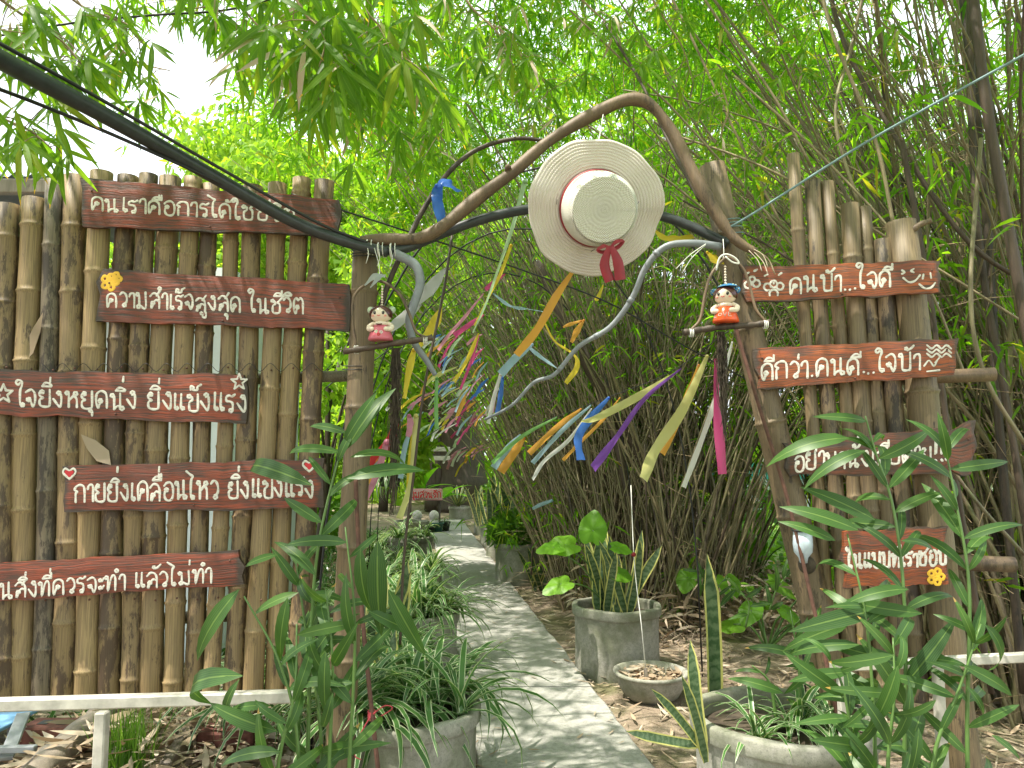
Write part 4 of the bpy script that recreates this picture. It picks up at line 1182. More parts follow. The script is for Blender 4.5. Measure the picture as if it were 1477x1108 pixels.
# white loops of cord tied at the right joint and the clear strip at the left swing
m = MB(); m.tube(smooth_line([P(*p) for p in ((1033, 390, 2.83), (1038, 372, 2.82), (1048, 367, 2.82), (1060, 372, 2.82), (1066, 380, 2.82), (1056, 378, 2.82), (1046, 370, 2.82))], 5), .0035, 6)
m.tube(smooth_line([P(*p) for p in ((1018, 352, 2.9), (995, 368, 2.88), (975, 388, 2.87))], 5), .0016, 4); m.tube(smooth_line([P(*p) for p in ((1018, 353, 2.9), (998, 372, 2.88), (985, 392, 2.87))], 5), .0014, 4)
solo('tie_string', m, M['white_string'], 'loose white cord looped over the handle of the right doll swing', 'string', loc=P(1048, 370, 2.82))
M['film'] = leaf_mat('clear_grey_plastic_strip', [(0.45, 0.5, 0.5), (0.5, 0.52, 0.52)], (1, 1, 1), .5, .25)
m = MB(); strip(m, [P(526, 412, 2.84), P(540, 399, 2.84), P(556, 398, 2.84)], [.005, .03, .02], (0, -1, .2), twist=.6); strip(m, [P(534, 415, 2.84), P(545, 402, 2.83), P(552, 396, 2.84)], [.004, .02, .012], (0, -1, .2))
solo('plastic_strip', m, M['film'], 'clear plastic strip tied on the handle of the left doll swing', 'plastic strip', loc=P(540, 399, 2.84))

# hanging moss under each swing
def moss(label, x0, y0, x1, y1, Y, w, n, seed):
    rs = np.random.RandomState(seed); m = MB()
    for k in range(n):
        L_ = rs.uniform(.35, 1.0); dx = rs.normal(0, w * .4)
        pts = []
        for t in np.linspace(0, 1, 7):
            s_ = t * L_
            pts.append(P(x0 + (x1 - x0) * s_ + dx * (.35 + .65 * math.sin(math.pi * min(1, s_ * 1.1 + .1))) + rs.normal(0, w * .22), y0 + (y1 - y0) * s_, Y + rs.normal(0, .012)))
        m.tube(smooth_line(pts, 2), .0013, 3, cap=False)
    return solo('hanging_moss', m, M['dark_moss'], label, 'moss', loc=P(x0, y0, Y))


M['dark_moss'] = plain('dark_dry_moss', (0.06, 0.045, 0.03), .9, var=.5)
moss('long dark strand of hanging moss below the pink doll', 571, 502, 566, 745, 2.87, 10, 110, 3)
moss('thin brown hanging moss below the blue-capped doll', 1040, 478, 1046, 640, 2.84, 9, 80, 4)

# ================================================================== RIBBONS
RC = {'pale yellow': (0.62, 0.6, 0.22), 'yellow': (0.72, 0.55, 0.02), 'orange': (0.75, 0.36, 0.04), 'purple': (0.2, 0.05, 0.42), 'blue': (0.03, 0.16, 0.6),
      'light blue': (0.32, 0.48, 0.58), 'white': (0.68, 0.68, 0.65), 'magenta': (0.6, 0.05, 0.22), 'pink': (0.62, 0.25, 0.36), 'red': (0.62, 0.015, 0.02),
      'green': (0.2, 0.45, 0.12), 'pale green': (0.42, 0.58, 0.34), 'grey': (0.5, 0.5, 0.5)}
RM_ = {}
for k, c in RC.items():
    RM_[k] = leaf_mat(k.replace(' ', '_') + '_ribbon', [tuple(np.array(c) * .9 + .03), tuple(np.array(c) * .75 + .03)], (1.4, 1.4, 1.4), .5, .3)


def ribbon(c, pts, w, lab, twist=.5, cup=.12, group='ribbons tied over the path'):
    """pts: (px, py, Y); w width in photo pixels at the first Y"""
    wm = .82 * np.array(w if hasattr(w, '__len__') else [w * .35, w, w, w * 1.05]) * pts[0][2] / F0
    m = MB(); strip(m, [P(*p) for p in pts], wm, (0.15, -1, .25), 7, twist, cup)
    k0 = P(*pts[0]); m.ball(k0, max(.004, wm[0] * .5), 7, 5)
    return solo('ribbon', m, RM_[c], lab, 'ribbon', group, loc=k0)


rb = [
 ('pale yellow', [(1020, 514, 3.35), (985, 590, 3.3), (945, 650, 3.25), (928, 692, 3.2)], 19, 'broad pale yellow ribbon nearest the right swing moss', .3),
 ('orange', [(1008, 527, 3.4), (985, 590, 3.38), (955, 655, 3.35)], 13, 'orange ribbon behind the broad pale yellow one on the right', .4),
 ('purple', [(982, 532, 3.5), (930, 575, 3.48), (890, 630, 3.45), (855, 676, 3.4)], [3, 8, 10, 19], 'purple ribbon hanging from the string, flared at its end', .5),
 ('pale yellow', [(972, 540, 3.55), (915, 575, 3.5), (860, 603, 3.5), (838, 608, 3.5)], [5, 15, 12, 3], 'pale yellow ribbon blown sideways above the blue one', .7),
 ('blue', [(878, 574, 3.9), (850, 605, 3.9), (834, 632, 3.85), (838, 664, 3.8)], 15, 'bright blue ribbon in the middle of the right string', .3),
 ('orange', [(894, 574, 3.95), (870, 605, 3.95), (835, 640, 3.9), (812, 664, 3.9)], 6, 'narrow orange ribbon just right of the bright blue one', .4),
 ('white', [(853, 590, 4.1), (820, 635, 4.1), (785, 665, 4.05), (768, 692, 4.0)], 7, 'long narrow white ribbon left of the bright blue one', .6),
 ('orange', [(838, 590, 4.2), (805, 615, 4.2), (763, 654, 4.2)], 10, 'orange ribbon among white ones left of the blue one', .3),
 ('light blue', [(852, 585, 4.15), (812, 620, 4.15), (768, 668, 4.15)], 8, 'light blue ribbon crossing the orange and white ones', .5),
 ('green', [(803, 602, 4.5), (760, 625, 4.5), (728, 650, 4.5), (710, 668, 4.5)], 7, 'green ribbon blown left above the orange fringe', .4),
 ('orange', [(756, 632, 4.8), (740, 655, 4.8), (722, 681, 4.8)], 15, 'short wide orange ribbon at the left end of the green one', .2),
 ('light blue', [(750, 628, 4.85), (730, 650, 4.85), (712, 675, 4.85)], 12, 'short light blue ribbon beside the short wide orange one', .4),
 ('white', [(1056, 494, 2.95), (1038, 560, 2.95), (1010, 640, 2.95), (986, 703, 2.95)], 10, 'long white ribbon falling left of the magenta one', .2),
 ('magenta', [(1033, 520, 2.88), (1034, 580, 2.88), (1042, 684, 2.88)], [8, 10, 18, 20], 'magenta ribbon hanging straight through the moss of the right swing', .1),
 ('orange', [(830, 386, 3.1), (802, 428, 3.1), (775, 475, 3.12), (745, 512, 3.15)], 15, 'long orange ribbon hanging from under the hat brim', .5),
 ('light blue', [(768, 497, 3.6), (745, 515, 3.6), (722, 540, 3.6)], 14, 'light blue ribbon below the end of the long orange one', .3),
 ('light blue', [(712, 424, 3.5), (735, 441, 3.5), (760, 446, 3.5), (786, 450, 3.5)], [3, 9, 13, 3], 'light blue ribbon stretched sideways left of the long orange one', 1.4),
 ('light blue', [(758, 497, 3.65), (780, 515, 3.65), (803, 531, 3.65)], [3, 10, 3], 'small pale blue ribbon pointing down right at the curly conduit', .6),
 ('yellow', [(784, 462, 3.6), (800, 492, 3.6), (828, 512, 3.6), (832, 530, 3.6), (816, 553, 3.6)], [3, 4, 5, 11, 8], 'curled yellow ribbon ending on the grey conduit', .3),
 ('yellow', [(944, 332, 3.1), (958, 343, 3.1), (978, 344, 3.1), (1000, 341, 3.1)], [6, 13, 13, 9], 'yellow ribbon showing right of the hat under the arch pipe', .2),
 ('yellow', [(1020, 364, 3.05), (1035, 376, 3.05), (1064, 380, 3.05)], [5, 18, 14, 6], 'yellow ribbon knotted at the right end of the arch', .3),
 ('pale green', [(757, 262, 3.3), (740, 325, 3.3), (718, 390, 3.3), (700, 440, 3.35), (682, 480, 3.4)], [9, 7, 5, 5, 4], 'long pale green ribbon falling steeply left of the hat', .9),
 ('yellow', [(737, 354, 3.4), (722, 395, 3.4), (704, 430, 3.4), (684, 470, 3.4)], [6, 6, 4, 4], 'thin yellow ribbon beside the long pale green one', .8),
 ('magenta', [(728, 396, 3.5), (716, 404, 3.5), (700, 418, 3.5)], 8, 'small magenta ribbon tied on the pale green one', .5),
 ('pink', [(697, 424, 3.6), (668, 460, 3.6), (646, 485, 3.6), (632, 505, 3.6)], 6, 'pink ribbon slanting down left of the magenta knot', .7),
 ('magenta', [(697, 455, 3.7), (675, 470, 3.7), (655, 484, 3.7)], 9, 'magenta ribbon lying under the slanting pink one', .6),
 ('grey', [(642, 388, 3.3), (624, 412, 3.3), (603, 438, 3.3)], [4, 20, 22, 6], 'clear grey film ribbon behind the curly grey conduit', .2),
 ('grey', [(606, 440, 3.3), (580, 460, 3.3), (552, 484, 3.3)], [6, 20, 18, 5], 'clear grey film ribbon behind the pink doll', .2),
 ('yellow', [(637, 443, 3.4), (624, 472, 3.4), (603, 503, 3.4)], [3, 20, 16, 5], 'leaf-shaped yellow ribbon right of the curly grey conduit', .2),
 ('yellow', [(597, 505, 3.4), (590, 535, 3.4), (583, 575, 3.4)], [8, 14, 10, 7], 'yellow ribbon right of the dark hanging moss', .3),
 ('yellow', [(690, 482, 4.2), (676, 515, 4.2), (656, 552, 4.2)], [3, 8, 6, 4], 'yellow ribbon with a magenta streak in the middle of the tunnel', .4),
 ('magenta', [(691, 485, 4.25), (680, 520, 4.25), (664, 562, 4.25)], 5, 'narrow magenta ribbon close beside a yellow one mid-tunnel', .4),
 ('red', [(572, 610, 3.6), (560, 640, 3.6), (538, 665, 3.6), (516, 690, 3.6)], [10, 18, 16, 4], 'bright red ribbon between the left post and the moss', .3),
 ('pink', [(558, 638, 3.5), (545, 680, 3.5), (530, 715, 3.5), (514, 745, 3.5)], [12, 11, 10, 9], 'long pink ribbon below the bright red one', .3),
 ('light blue', [(552, 660, 3.55), (532, 685, 3.55), (514, 712, 3.55)], 10, 'light blue ribbon behind the long pink one by the left post', .3),
 ('orange', [(556, 650, 3.6), (540, 675, 3.6), (530, 697, 3.6)], 9, 'orange ribbon behind the light blue one by the left post', .3),
 ('pale yellow', [(600, 600, 3.5), (597, 650, 3.5), (592, 700, 3.5), (576, 748, 3.5)], [9, 10, 10, 12], 'long pale yellow ribbon hanging beside the thin upright rod', .4),
 ('yellow', [(594, 625, 3.55), (590, 670, 3.55), (588, 712, 3.55)], 6, 'narrow yellow ribbon hanging left of the upright rod', .4),
 ('pink', [(590, 600, 3.5), (593, 615, 3.5), (588, 630, 3.5)], [8, 16, 8], 'small folded pink ribbon above the long pale yellow one', .2),
 ('light blue', [(592, 620, 3.6), (583, 650, 3.6), (578, 690, 3.6)], 9, 'light blue ribbon behind the thin upright rod', .3),
 ('green', [(630, 546, 3.7), (629, 585, 3.7), (630, 619, 3.7)], [6, 7, 7], 'short straight green ribbon hanging plumb over the path', .1),
 ('blue', [(725, 545, 4.4), (722, 570, 4.4), (717, 598, 4.4)], [5, 9, 8], 'blue ribbon above the far end of the curly conduit', .2),
 ('white', [(722, 540, 4.4), (712, 575, 4.4), (704, 611, 4.4)], [5, 8, 7], 'white ribbon left of the small blue one', .2),
 ('pink', [(721, 538, 4.42), (715, 565, 4.42), (710, 596, 4.42)], 5, 'pink ribbon between the small blue and white ones', .2),
 ('orange', [(674, 560, 5.0), (667, 580, 5.0), (660, 600, 5.0)], [3, 9, 6], 'orange ribbon with pink one over the middle of the path', .4),
 ('pink', [(660, 588, 5.1), (652, 592, 5.1), (645, 597, 5.1)], [3, 8, 3], 'short pink ribbon beside the small orange one mid-path', .2),
 ('blue', [(637, 262, 3.08), (631, 276, 3.07), (631, 292, 3.06), (638, 322, 3.06)], [9, 20, 21, 19], 'blue ribbon tail hanging from the thin arched branch', .2),
 ('blue', [(630, 268, 3.06), (641, 262, 3.03), (652, 270, 3.03), (662, 276, 3.06)], [8, 24, 20, 22], 'blue ribbon bow tied on the thin arched branch', .9),
 ('yellow', [(870, 412, 3.9), (862, 430, 3.9), (858, 432, 3.9)], [3, 8, 5], 'small yellow ribbon below the hat ribbon tails', .3),
 ('orange', [(842, 462, 4.1), (832, 478, 4.1), (824, 494, 4.1)], [4, 12, 6], 'orange ribbon tuft in the bamboo under the hat', .3),
 ('orange', [(838, 463, 4.1), (822, 468, 4.1), (812, 472, 4.1)], [4, 7, 3], 'thin orange ribbon beside the orange tuft under the hat', .3),
 ('light blue', [(796, 722, 6.3), (780, 728, 6.3), (768, 734, 6.3)], [5, 7, 5], 'light blue strip tied low on the bamboo stems', .3),
]
for r_ in rb:
    w = r_[2]; w = w if not hasattr(w, '__len__') else w
    ribbon(r_[0], r_[1], w, r_[3], r_[4])
# the far tangle of small ribbons on strings under the tunnel hoops
names = list(RC.keys())
rs = np.random.RandomState(5)
adj = {'pale yellow': 'pale yellow', 'light blue': 'light blue', 'pale green': 'pale green'}
far_specs = []
for k in range(96):
    t = rs.uniform(0, 1)
    if k < 44: x = 600 + 100 * t + rs.normal(0, 10); y = 560 + 60 * rs.uniform(0, 1) - 12 * t; Y = rs.uniform(4.5, 8)
    elif k < 60: x = 680 + 25 * rs.uniform(-1, 1); y = 645 + rs.normal(0, 8); Y = rs.uniform(8, 10)
    else: x = 625 + 80 * rs.uniform(0, 1); y = 480 + 70 * rs.uniform(0, 1); Y = rs.uniform(4.2, 6.5)
    c = ['yellow', 'light blue', 'white', 'pink', 'blue', 'orange', 'white', 'pale green', 'pale yellow', 'white', 'light blue', 'pink', 'magenta'][rs.randint(13)]
    L_ = rs.uniform(18, 42); a = rs.uniform(.5, 1.1)
    pts = [(x, y, Y), (x - L_ * .5 * math.cos(a) - 2, y + L_ * .45 * math.sin(a), Y), (x - L_ * math.cos(a), y + L_ * math.sin(a), Y)]
    hi = ('upper ' if y < 590 else 'lower ') if k < 44 else ''
    sz_ = 'long' if L_ > 30 else 'short'
    zone = 'above the middle of the path' if k < 44 else ('in the bunch before the dark trunk' if k < 60 else 'high in the far tunnel')
    ribbon(c, pts, rs.uniform(2.2, 3.3) if k % 2 else rs.uniform(4, 5.5), '%s%s %s %s ribbon fluttering %s' % (hi, 'narrow' if k % 2 else 'wider', sz_, c, zone), .6, .1, 'small ribbons %s' % zone)

# ================================================================== RAILINGS
rl = thing('metal_railing', 'low white metal railing in front of the left bamboo fence', 'railing', G(156, 1300))
def bar(parent, name, a, b_, w, mat, h=None):
    a = Vector(a); b_ = Vector(b_); d = (b_ - a); L_ = d.length
    x = d.normalized(); up = Vector((0, 0, 1)) if abs(x.z) < .9 else Vector((0, 1, 0)); y = up.cross(x).normalized(); z = x.cross(y)
    Mx = Matrix((x, y, z)).transposed().to_4x4(); Mx.translation = a
    m = MB(); h = h or w; m.box((0, -w / 2, -h / 2), (L_, w / 2, h / 2), Mx, min(w, h) * .12)
    return part(parent, name, m, mat, smooth=False)
bar(rl, 'top_rail', P(-160, 1021, 2.72), P(432, 1004, 2.8), .042, M['white_metal'])
a = P(148, 1026, 2.735); b_ = a.copy(); b_[2] = 0
bar(rl, 'upright', a, b_, .04, M['white_metal'])
a = P(-150, 1030, 2.72); b_ = a.copy(); b_[2] = 0
rr_ = thing('metal_railing', 'low white metal railing behind the broad leaves at the right', 'railing', G(1215, 1400))
bar(rr_, 'top_rail', P(1198, 962, 2.62), P(1560, 944, 2.55), .03, M['white_metal'])
for x in (1214, 1352, 1505):
    a = P(x, 966 - (x - 1200) * .05, 2.62 - .07 * (x - 1198) / 362); b_ = a.copy(); b_[2] = 0
    bar(rr_, 'upright', a, b_, .03, M['white_metal'])

# ================================================================== POTS
def ring_pot(cx, cy_, r, h, label, group='round concrete ring pots lining the path', soil=.07):
    t_ = thing('concrete_pot', label, 'pot', (cx, cy_, 0), group)
    rs = np.random.RandomState(int(cx * 100 + cy_ * 31) % 9999)
    pr = [(r * .93, -.02), (r * .95, .02), (r * .94, h * .5), (r * .95, h - .075), (r * .955, h - .07), (r, h - .062), (r * 1.01, h - .055), (r * 1.01, h - .012), (r * 1.0, h - .003), (r * .98, h), (r * .9, h), (r * .885, h - .006), (r * .88, h - .03), (r * .87, h - soil - .06)]
    def wb(v, th, p):
        v = v.copy(); f = 1 + .007 * np.sin(3 * th + cx)[None, :, None] + .004 * np.sin(8 * th)[None, :, None]
        v[..., :2] *= f; v[..., 2] += .004 * np.sin(5 * th)[None] * (p[:, 1] > h * .5)[:, None]; return v
    Mx = Matrix.Translation((cx, cy_, 0)); m = MB(); m.lathe(pr, 44, Mx, wb); part(t_, 'pot_wall', m, M['pot'])
    m = MB(); n = 24; th = np.arange(n) * 2 * math.pi / n
    v = [(cx, cy_, h - soil + .02)] + [(cx + r * .5 * math.cos(a), cy_ + r * .5 * math.sin(a), h - soil + rs.normal(.01, .008)) for a in th] + [(cx + r * .885 * math.cos(a), cy_ + r * .885 * math.sin(a), h - soil) for a in th]
    m.add(v, [[1 + k, 1 + (k + 1) % n, 1 + n + (k + 1) % n, 1 + n + k][::-1] for k in range(n)], [[0, 1 + k, 1 + (k + 1) % n] for k in range(n)], np.zeros((2 * n + 1, 2)))
    part(t_, 'soil', m, M['soil'])
    return t_


PA = (.745, 5.45); PR_ = (1.02, 2.92); PL = (-.46, 3.4)
ring_pot(PA[0], PA[1], .315, .46, 'mossy concrete ring pot holding the snake plant and bright taro leaves')
ring_pot(PR_[0], PR_[1], .34, .54, 'nearest concrete ring pot in the lower right corner')
ring_pot(PL[0], PL[1], .32, .42, 'nearest concrete ring pot left of the path, under arching strap leaves')
ring_pot(-.68, 5.5, .3, .4, 'second concrete ring pot left of the path counted from the gate')
ring_pot(-1.02, 7.6, .3, .36, 'third concrete ring pot left of the path counted from the gate')
ring_pot(-1.42, 10.6, .32, .4, 'fourth concrete ring pot left of the path counted from the gate')
ring_pot(-1.75, 13.2, .3, .4, 'fifth concrete ring pot left of the path counted from the gate')
ring_pot(.09, 9.25, .31, .47, 'concrete ring pot with fine leafy greens right of the path')
ring_pot(-.2, 11.4, .2, .42, 'narrow concrete pot behind the fine leafy greens')
ring_pot(-.3, 13.0, .26, .45, 'second pot behind the leafy greens, right edge of the path')
ring_pot(-.5, 15.0, .27, .5, 'farthest concrete pot at the right edge of the path')
# small bucket of white stones near path right edge
# shallow bowl
bw = thing('concrete_bowl', 'shallow grey concrete bowl full of dry leaves before the mossy ring pot', 'bowl', (.87, 4.82, 0))
r = .225
m = MB(); m.lathe([(.1, -.01), (.13, 0), (.17, .03), (.205, .09), (.218, .14), (.222, .15), (.235, .155), (.236, .172), (.225, .176), (.21, .172), (.2, .14), (.16, .08), (.02, .07)], 40, Matrix.Translation((.87, 4.82, 0))); part(bw, 'bowl_wall', m, M['pot'])


# ================================================================== LEAF PROTOTYPES AND PLANTS
def leaf_proto(name, mat, w, droop, fold=.25, shape='lance', n=7, curl=0.0):
    """unit-length leaf along +Y, front up (+Z); w = width / length"""
    ts = np.linspace(0, 1, n)
    if shape == 'lance': wd = np.sin(np.pi * np.clip(ts, 0, 1) ** .75) ** .8
    elif shape == 'strap': wd = np.clip(np.minimum(ts * 8 + .5, (1 - ts) * 3), 0, 1)
    elif shape == 'sword': wd = np.clip(np.minimum(ts * 3 + .55, (1 - ts) * 5), 0, 1)
    wd = wd * w / 2; wd[-1] = 0.002
    if shape == 'lance': wd[0] = .004
    # arc
    ang = droop * ts ** 1.2
    y = np.concatenate([[0], np.cumsum(np.cos(ang[1:]) * np.diff(ts))]); z = -np.concatenate([[0], np.cumsum(np.sin(ang[1:]) * np.diff(ts))])
    x = curl * ts ** 2
    m = MB(); v = []; uv = []
    for k in range(n):
        tw = curl * 1.5 * ts[k]
        for o in (-1, 0, 1):
            v.append((x[k] + o * wd[k] * math.cos(tw), y[k], z[k] + fold * abs(o) * wd[k] + o * wd[k] * math.sin(tw))); uv.append(((o + 1) / 2, ts[k]))
    q = [[k * 3 + o, k * 3 + o + 1, k * 3 + 4 + o, k * 3 + 3 + o] for k in range(n - 1) for o in (0, 1)]
    m.add(v, q, None, uv)
    return m.mesh(name, mat)


def leaf_matrix(p, d, L, up=(0, 0, 1), roll=0.0):
    d = Vector(d).normalized(); up = Vector(up)
    z = up - d * up.dot(d)
    if z.length < .05: z = Vector((0, -1, 0)) - d * (-d.y)
    z.normalize(); x = d.cross(z)
    if roll: q = Matrix.Rotation(roll, 3, d); z = q @ z; x = q @ x
    m = Matrix((x, d, z)).transposed() * L
    m = m.to_4x4(); m.translation = Vector(p)
    return m


BAM = [leaf_proto('bamboo_leaf', M['bam_leaf_part'], w, dr, .2, 'lance', 6, cu) for w, dr, cu in ((.11, .25, .05), (.125, .5, -.1), (.1, .1, .08), (.12, .7, .0), (.135, .3, -.05))]
BAMDRY = [leaf_proto('bamboo_leaf', M['dry_leaf'], .12, .4, .4, 'lance', 6, .15)]
CANE = [leaf_proto('cane_leaf', M['cane_leaf'], w, dr, .16, 'lance', 8, cu) for w, dr, cu in ((.16, 1.3, .1), (.18, 1.1, -.12), (.14, 1.7, .05), (.19, .8, .0), (.16, 2.1, -.1), (.17, 1.5, .18))]
SPID = [leaf_proto('strap_leaf', M['spider_leaf'], w, dr, .35, 'strap', 8, cu) for w, dr, cu in ((.06, 1.6, .1), (.055, 2.1, -.1), (.065, 1.2, .0), (.05, 2.5, .12), (.06, 1.9, -.2))]
SNAKE = [leaf_proto('sword_leaf', M['snake_leaf'], w, dr, .25, 'sword', 8, cu) for w, dr, cu in ((.12, .15, .1), (.11, -.1, -.12), (.13, .05, .05))]


def rnd_dir(rs, el_lo, el_hi, az=None, azs=math.pi):
    a = rs.uniform(-math.pi, math.pi) if az is None else az + rs.uniform(-azs, azs)
    e = rad(rs.uniform(el_lo, el_hi))
    return Vector((math.cos(a) * math.cos(e), math.sin(a) * math.cos(e), math.sin(e)))


def spider_plant(c, spread, n, L, label, seed, fill=0, group='white-edged strap-leaf plants along the path'):
    if n > 100: spread *= 1.2; L *= 1.1; n = int(n * 1.2)
    rs = np.random.RandomState(seed)
    t_ = thing('spider_plant', label, 'plant', c, group)
    crowns = [(c[0] + rs.uniform(-1, 1) * spread, c[1] + rs.uniform(-1, 1) * spread, c[2] + rs.uniform(-.01, .02)) for _ in range(max(3, n // 16))]
    for k in range(n):
        b = crowns[k % len(crowns)]
        d = rnd_dir(rs, 30, 85)
        place(t_, 'leaf', SPID[rs.randint(5)], leaf_matrix((b[0] + rs.normal(0, .015), b[1] + rs.normal(0, .015), b[2]), d, L * rs.uniform(.65, 1.15)))
    return t_


spider_plant((PL[0], PL[1], .4), .22, 190, .46, 'strap-leaf plant spilling over the nearest pot left of the path', 1)
spider_plant((-.95, 3.9, .3), .3, 170, .46, 'strap-leaf plant behind the rusty rod, left of the nearest pot', 2)
spider_plant((-.68, 5.5, .38), .2, 200, .44, 'strap-leaf plant over the second pot left of the path', 3)
spider_plant((-1.1, 6.7, .3), .25, 110, .44, 'strap-leaf plant between the second and third pots left of the path', 17)
spider_plant((-.75, 4.5, .3), .2, 120, .44, 'strap-leaf plant between the first and second pots left of the path', 13)
spider_plant((-1.25, 5.9, .25), .3, 120, .42, 'strap-leaf plant left of the second pot, behind the gate post', 14)
spider_plant((-1.02, 7.6, .34), .2, 130, .42, 'strap-leaf plant over the third pot left of the path', 4)
spider_plant((-1.45, 9.2, .3), .25, 90, .42, 'pale strap-leaf plant between the third and fourth pots on the left', 16)
spider_plant((-1.42, 10.6, .38), .25, 100, .5, 'pale strap-leaf plant over the fourth pot left of the path', 5)
spider_plant((PR_[0] + .03, PR_[1], .48), .17, 95, .3, 'strap-leaf plant inside the nearest pot at the lower right', 6)

# snake plants
def snake(c, n, L, label, seed, spread=.1, el=(68, 88)):
    rs = np.random.RandomState(seed); t_ = thing('snake_plant', label, 'plant', c)
    for k in range(n):
        b = (c[0] + rs.uniform(-1, 1) * spread, c[1] + rs.uniform(-1, 1) * spread, c[2])
        place(t_, 'leaf', SNAKE[rs.randint(3)], leaf_matrix(b, rnd_dir(rs, *el), L * rs.uniform(.6, 1.1), up=(rs.uniform(-.6, .6), -1, 0)))
    return t_


snake((PA[0] - .03, PA[1], .4), 26, .58, 'yellow-edged snake plant growing in the mossy ring pot', 21, .12, (62, 86))
snake((-.62, 3.75, .02), 7, .62, 'snake plant with yellow margins beside the lower left rod', 22, .08)
snake((-.85, 4.9, .02), 8, .8, 'upright snake plant between strap-leaf pots behind the gate post', 23, .12)
snake((.28, 8.6, .0), 9, .62, 'blue-green snake plant before the pot of leafy greens', 24, .1, (50, 80))
snake((-.05, 10.2, .35), 26, .8, 'dense snake plant clump right of the far path', 25, .3, (60, 85))
snake((-.3, 12.2, .4), 22, .8, 'snake plant clump in the farther pots right of the path', 26, .3, (60, 85))
# the single tall leaf behind the lower right pot and the small curved ones
t_ = thing('snake_plant', 'single tall yellow-edged snake plant leaf standing behind the lower right pot', 'plant', G(1028, 1030))
p0 = P(1030, 1025, 3.35); p1 = P(1033, 815, 3.3)
place(t_, 'leaf', leaf_proto('sword_leaf', M['snake_leaf'], .105, .12, .2, 'sword', 10, -.03), leaf_matrix(p0 - np.array([0, 0, .05]), Vector(p1 - p0), .72, up=(0.25, -1, 0)))
t_ = thing('snake_plant', 'small snake plant with twisted yellow-edged leaves left of the lower right pot', 'plant', P(1012, 1090, 2.75))
for (x0, y0, x1, y1, L_, w) in ((1015, 1090, 990, 945, .4, 0), (1012, 1080, 965, 1010, .3, 1), (1008, 1075, 912, 1062, .27, 2), (1018, 1100, 1000, 1000, .34, 1)):
    p0 = P(x0, y0, 2.78); p1 = P(x1, y1, 2.75)
    place(t_, 'leaf', SNAKE[w], leaf_matrix(p0, Vector(p1 - p0), L_, up=(.2, -1, .3)))

# taro / heart-leaved plant in pot A
def heart_leaf(mb, c, nrm, tipdir, s_):
    z = Vector(nrm).normalized(); y = Vector(tipdir); y = (y - z * y.dot(z)).normalized(); x = y.cross(z)
    out = []
    for k in range(28):
        a = k / 28 * 2 * math.pi
        r_ = 1.0 - .42 * math.exp(-((a - math.pi) / .42) ** 2) + .25 * math.exp(-(min(a, 2 * math.pi - a) / .35) ** 2)
        out.append((math.sin(a) * r_ * .78, math.cos(a) * r_))
    rings = [0.0, .5, 1.0]; v = []; uv = []
    for rg in rings[1:]:
        for (a, b_) in out:
            h = -.16 * rg * rg + .05 * math.sin(6 * math.atan2(a, b_)) * rg + .16 * abs(a) * rg
            v.append(Vector(c) + (x * a * rg + y * b_ * rg + z * h) * s_); uv.append((a * .5 + .5, b_ * .5 + .5))
    v.append(Vector(c)); uv.append((.5, .5)); n = 28
    mb.add([tuple(p) for p in v], [[k, (k + 1) % n, n + (k + 1) % n, n + k] for k in range(n)], [[2 * n, (k + 1) % n, k] for k in range(n)], uv)


def taro(label, root, leaves_, seed, stem_r=.006):
    t_ = thing('taro_plant', label, 'plant', root)
    rs = np.random.RandomState(seed)
    for (p, nrm, tip, s_) in leaves_:
        m = MB(); heart_leaf(m, p, nrm, tip, s_); lf = part(t_, 'leaf', m, M['taro_leaf'])
        m = MB(); mid = (np.array(root) + np.array(p)) / 2 + np.array([rs.normal(0, .02), 0, .08]); m.tube(smooth_line([root, mid, p], 6), stem_r, 6); part(t_, 'stalk', m, M['cane_stem'])
    return t_


taro('bright green heart-leaved plant rising from the mossy ring pot', (PA[0] - .02, PA[1] + .02, .4), [
    (P(855, 765, 5.35), (-.1, -.9, .4), (.1, .1, 1), .13), (P(815, 786, 5.3), (0, -.6, .8), (-1, -.3, -.1), .13), (P(797, 790, 5.25), (0, -.4, .9), (-1, -.2, -.4), .1),
    (P(893, 790, 5.3), (.2, -.5, .8), (.8, -.3, .3), .085), (P(808, 843, 5.15), (-.2, -.5, .8), (-1, -.3, -.25), .11), (P(893, 828, 5.3), (.2, -.6, .7), (1, -.2, 0), .09)], 3)

# leafy greens in pot B
def bush(name, label, c, rx, ry, rz, n, L, mat, seed, cat='plant', group=None, up=.5, wd=.16):
    rs = np.random.RandomState(seed)
    d = rs.normal(0, 1, (n, 3)); d /= np.linalg.norm(d, axis=1)[:, None]; rr = rs.uniform(.3, 1, n) ** .5
    p = np.array(c) + d * rr[:, None] * np.array([rx, ry, rz]); p[:, 2] = np.maximum(p[:, 2], .02)
    dd = d * .8 + rs.normal(0, .5, (n, 3)); dd[:, 2] += up
    m = MB(); Ls = L * rs.uniform(.6, 1.2, n); m.leaves(p, dd, rs.normal(0, 1, (n, 3)), Ls, Ls * wd, np.full(n, .2))
    t_ = thing(name, label, cat, (c[0], c[1], max(0, c[2] - rz)), group)
    part(t_, 'foliage', m, mat, kind='stuff')
    m = MB()
    for k in range(9):
        a = rs.uniform(0, 6.28); m.tube([(c[0] + .04 * math.cos(a), c[1] + .04 * math.sin(a), max(0, c[2] - rz)), tuple(np.array(c) + np.array([rx * .7 * math.cos(a), ry * .7 * math.sin(a), rz * rs.uniform(-.1, .6)]))], .006, 4)
    part(t_, 'stems', m, M['twig'], kind='stuff')
    return t_


bush('leafy_herb', 'bright fine-leaved greens filling the pot right of the path', (.06, 9.2, .62), .36, .3, .2, 2200, .11, M['hedge_leaf'], 41, wd=.11)

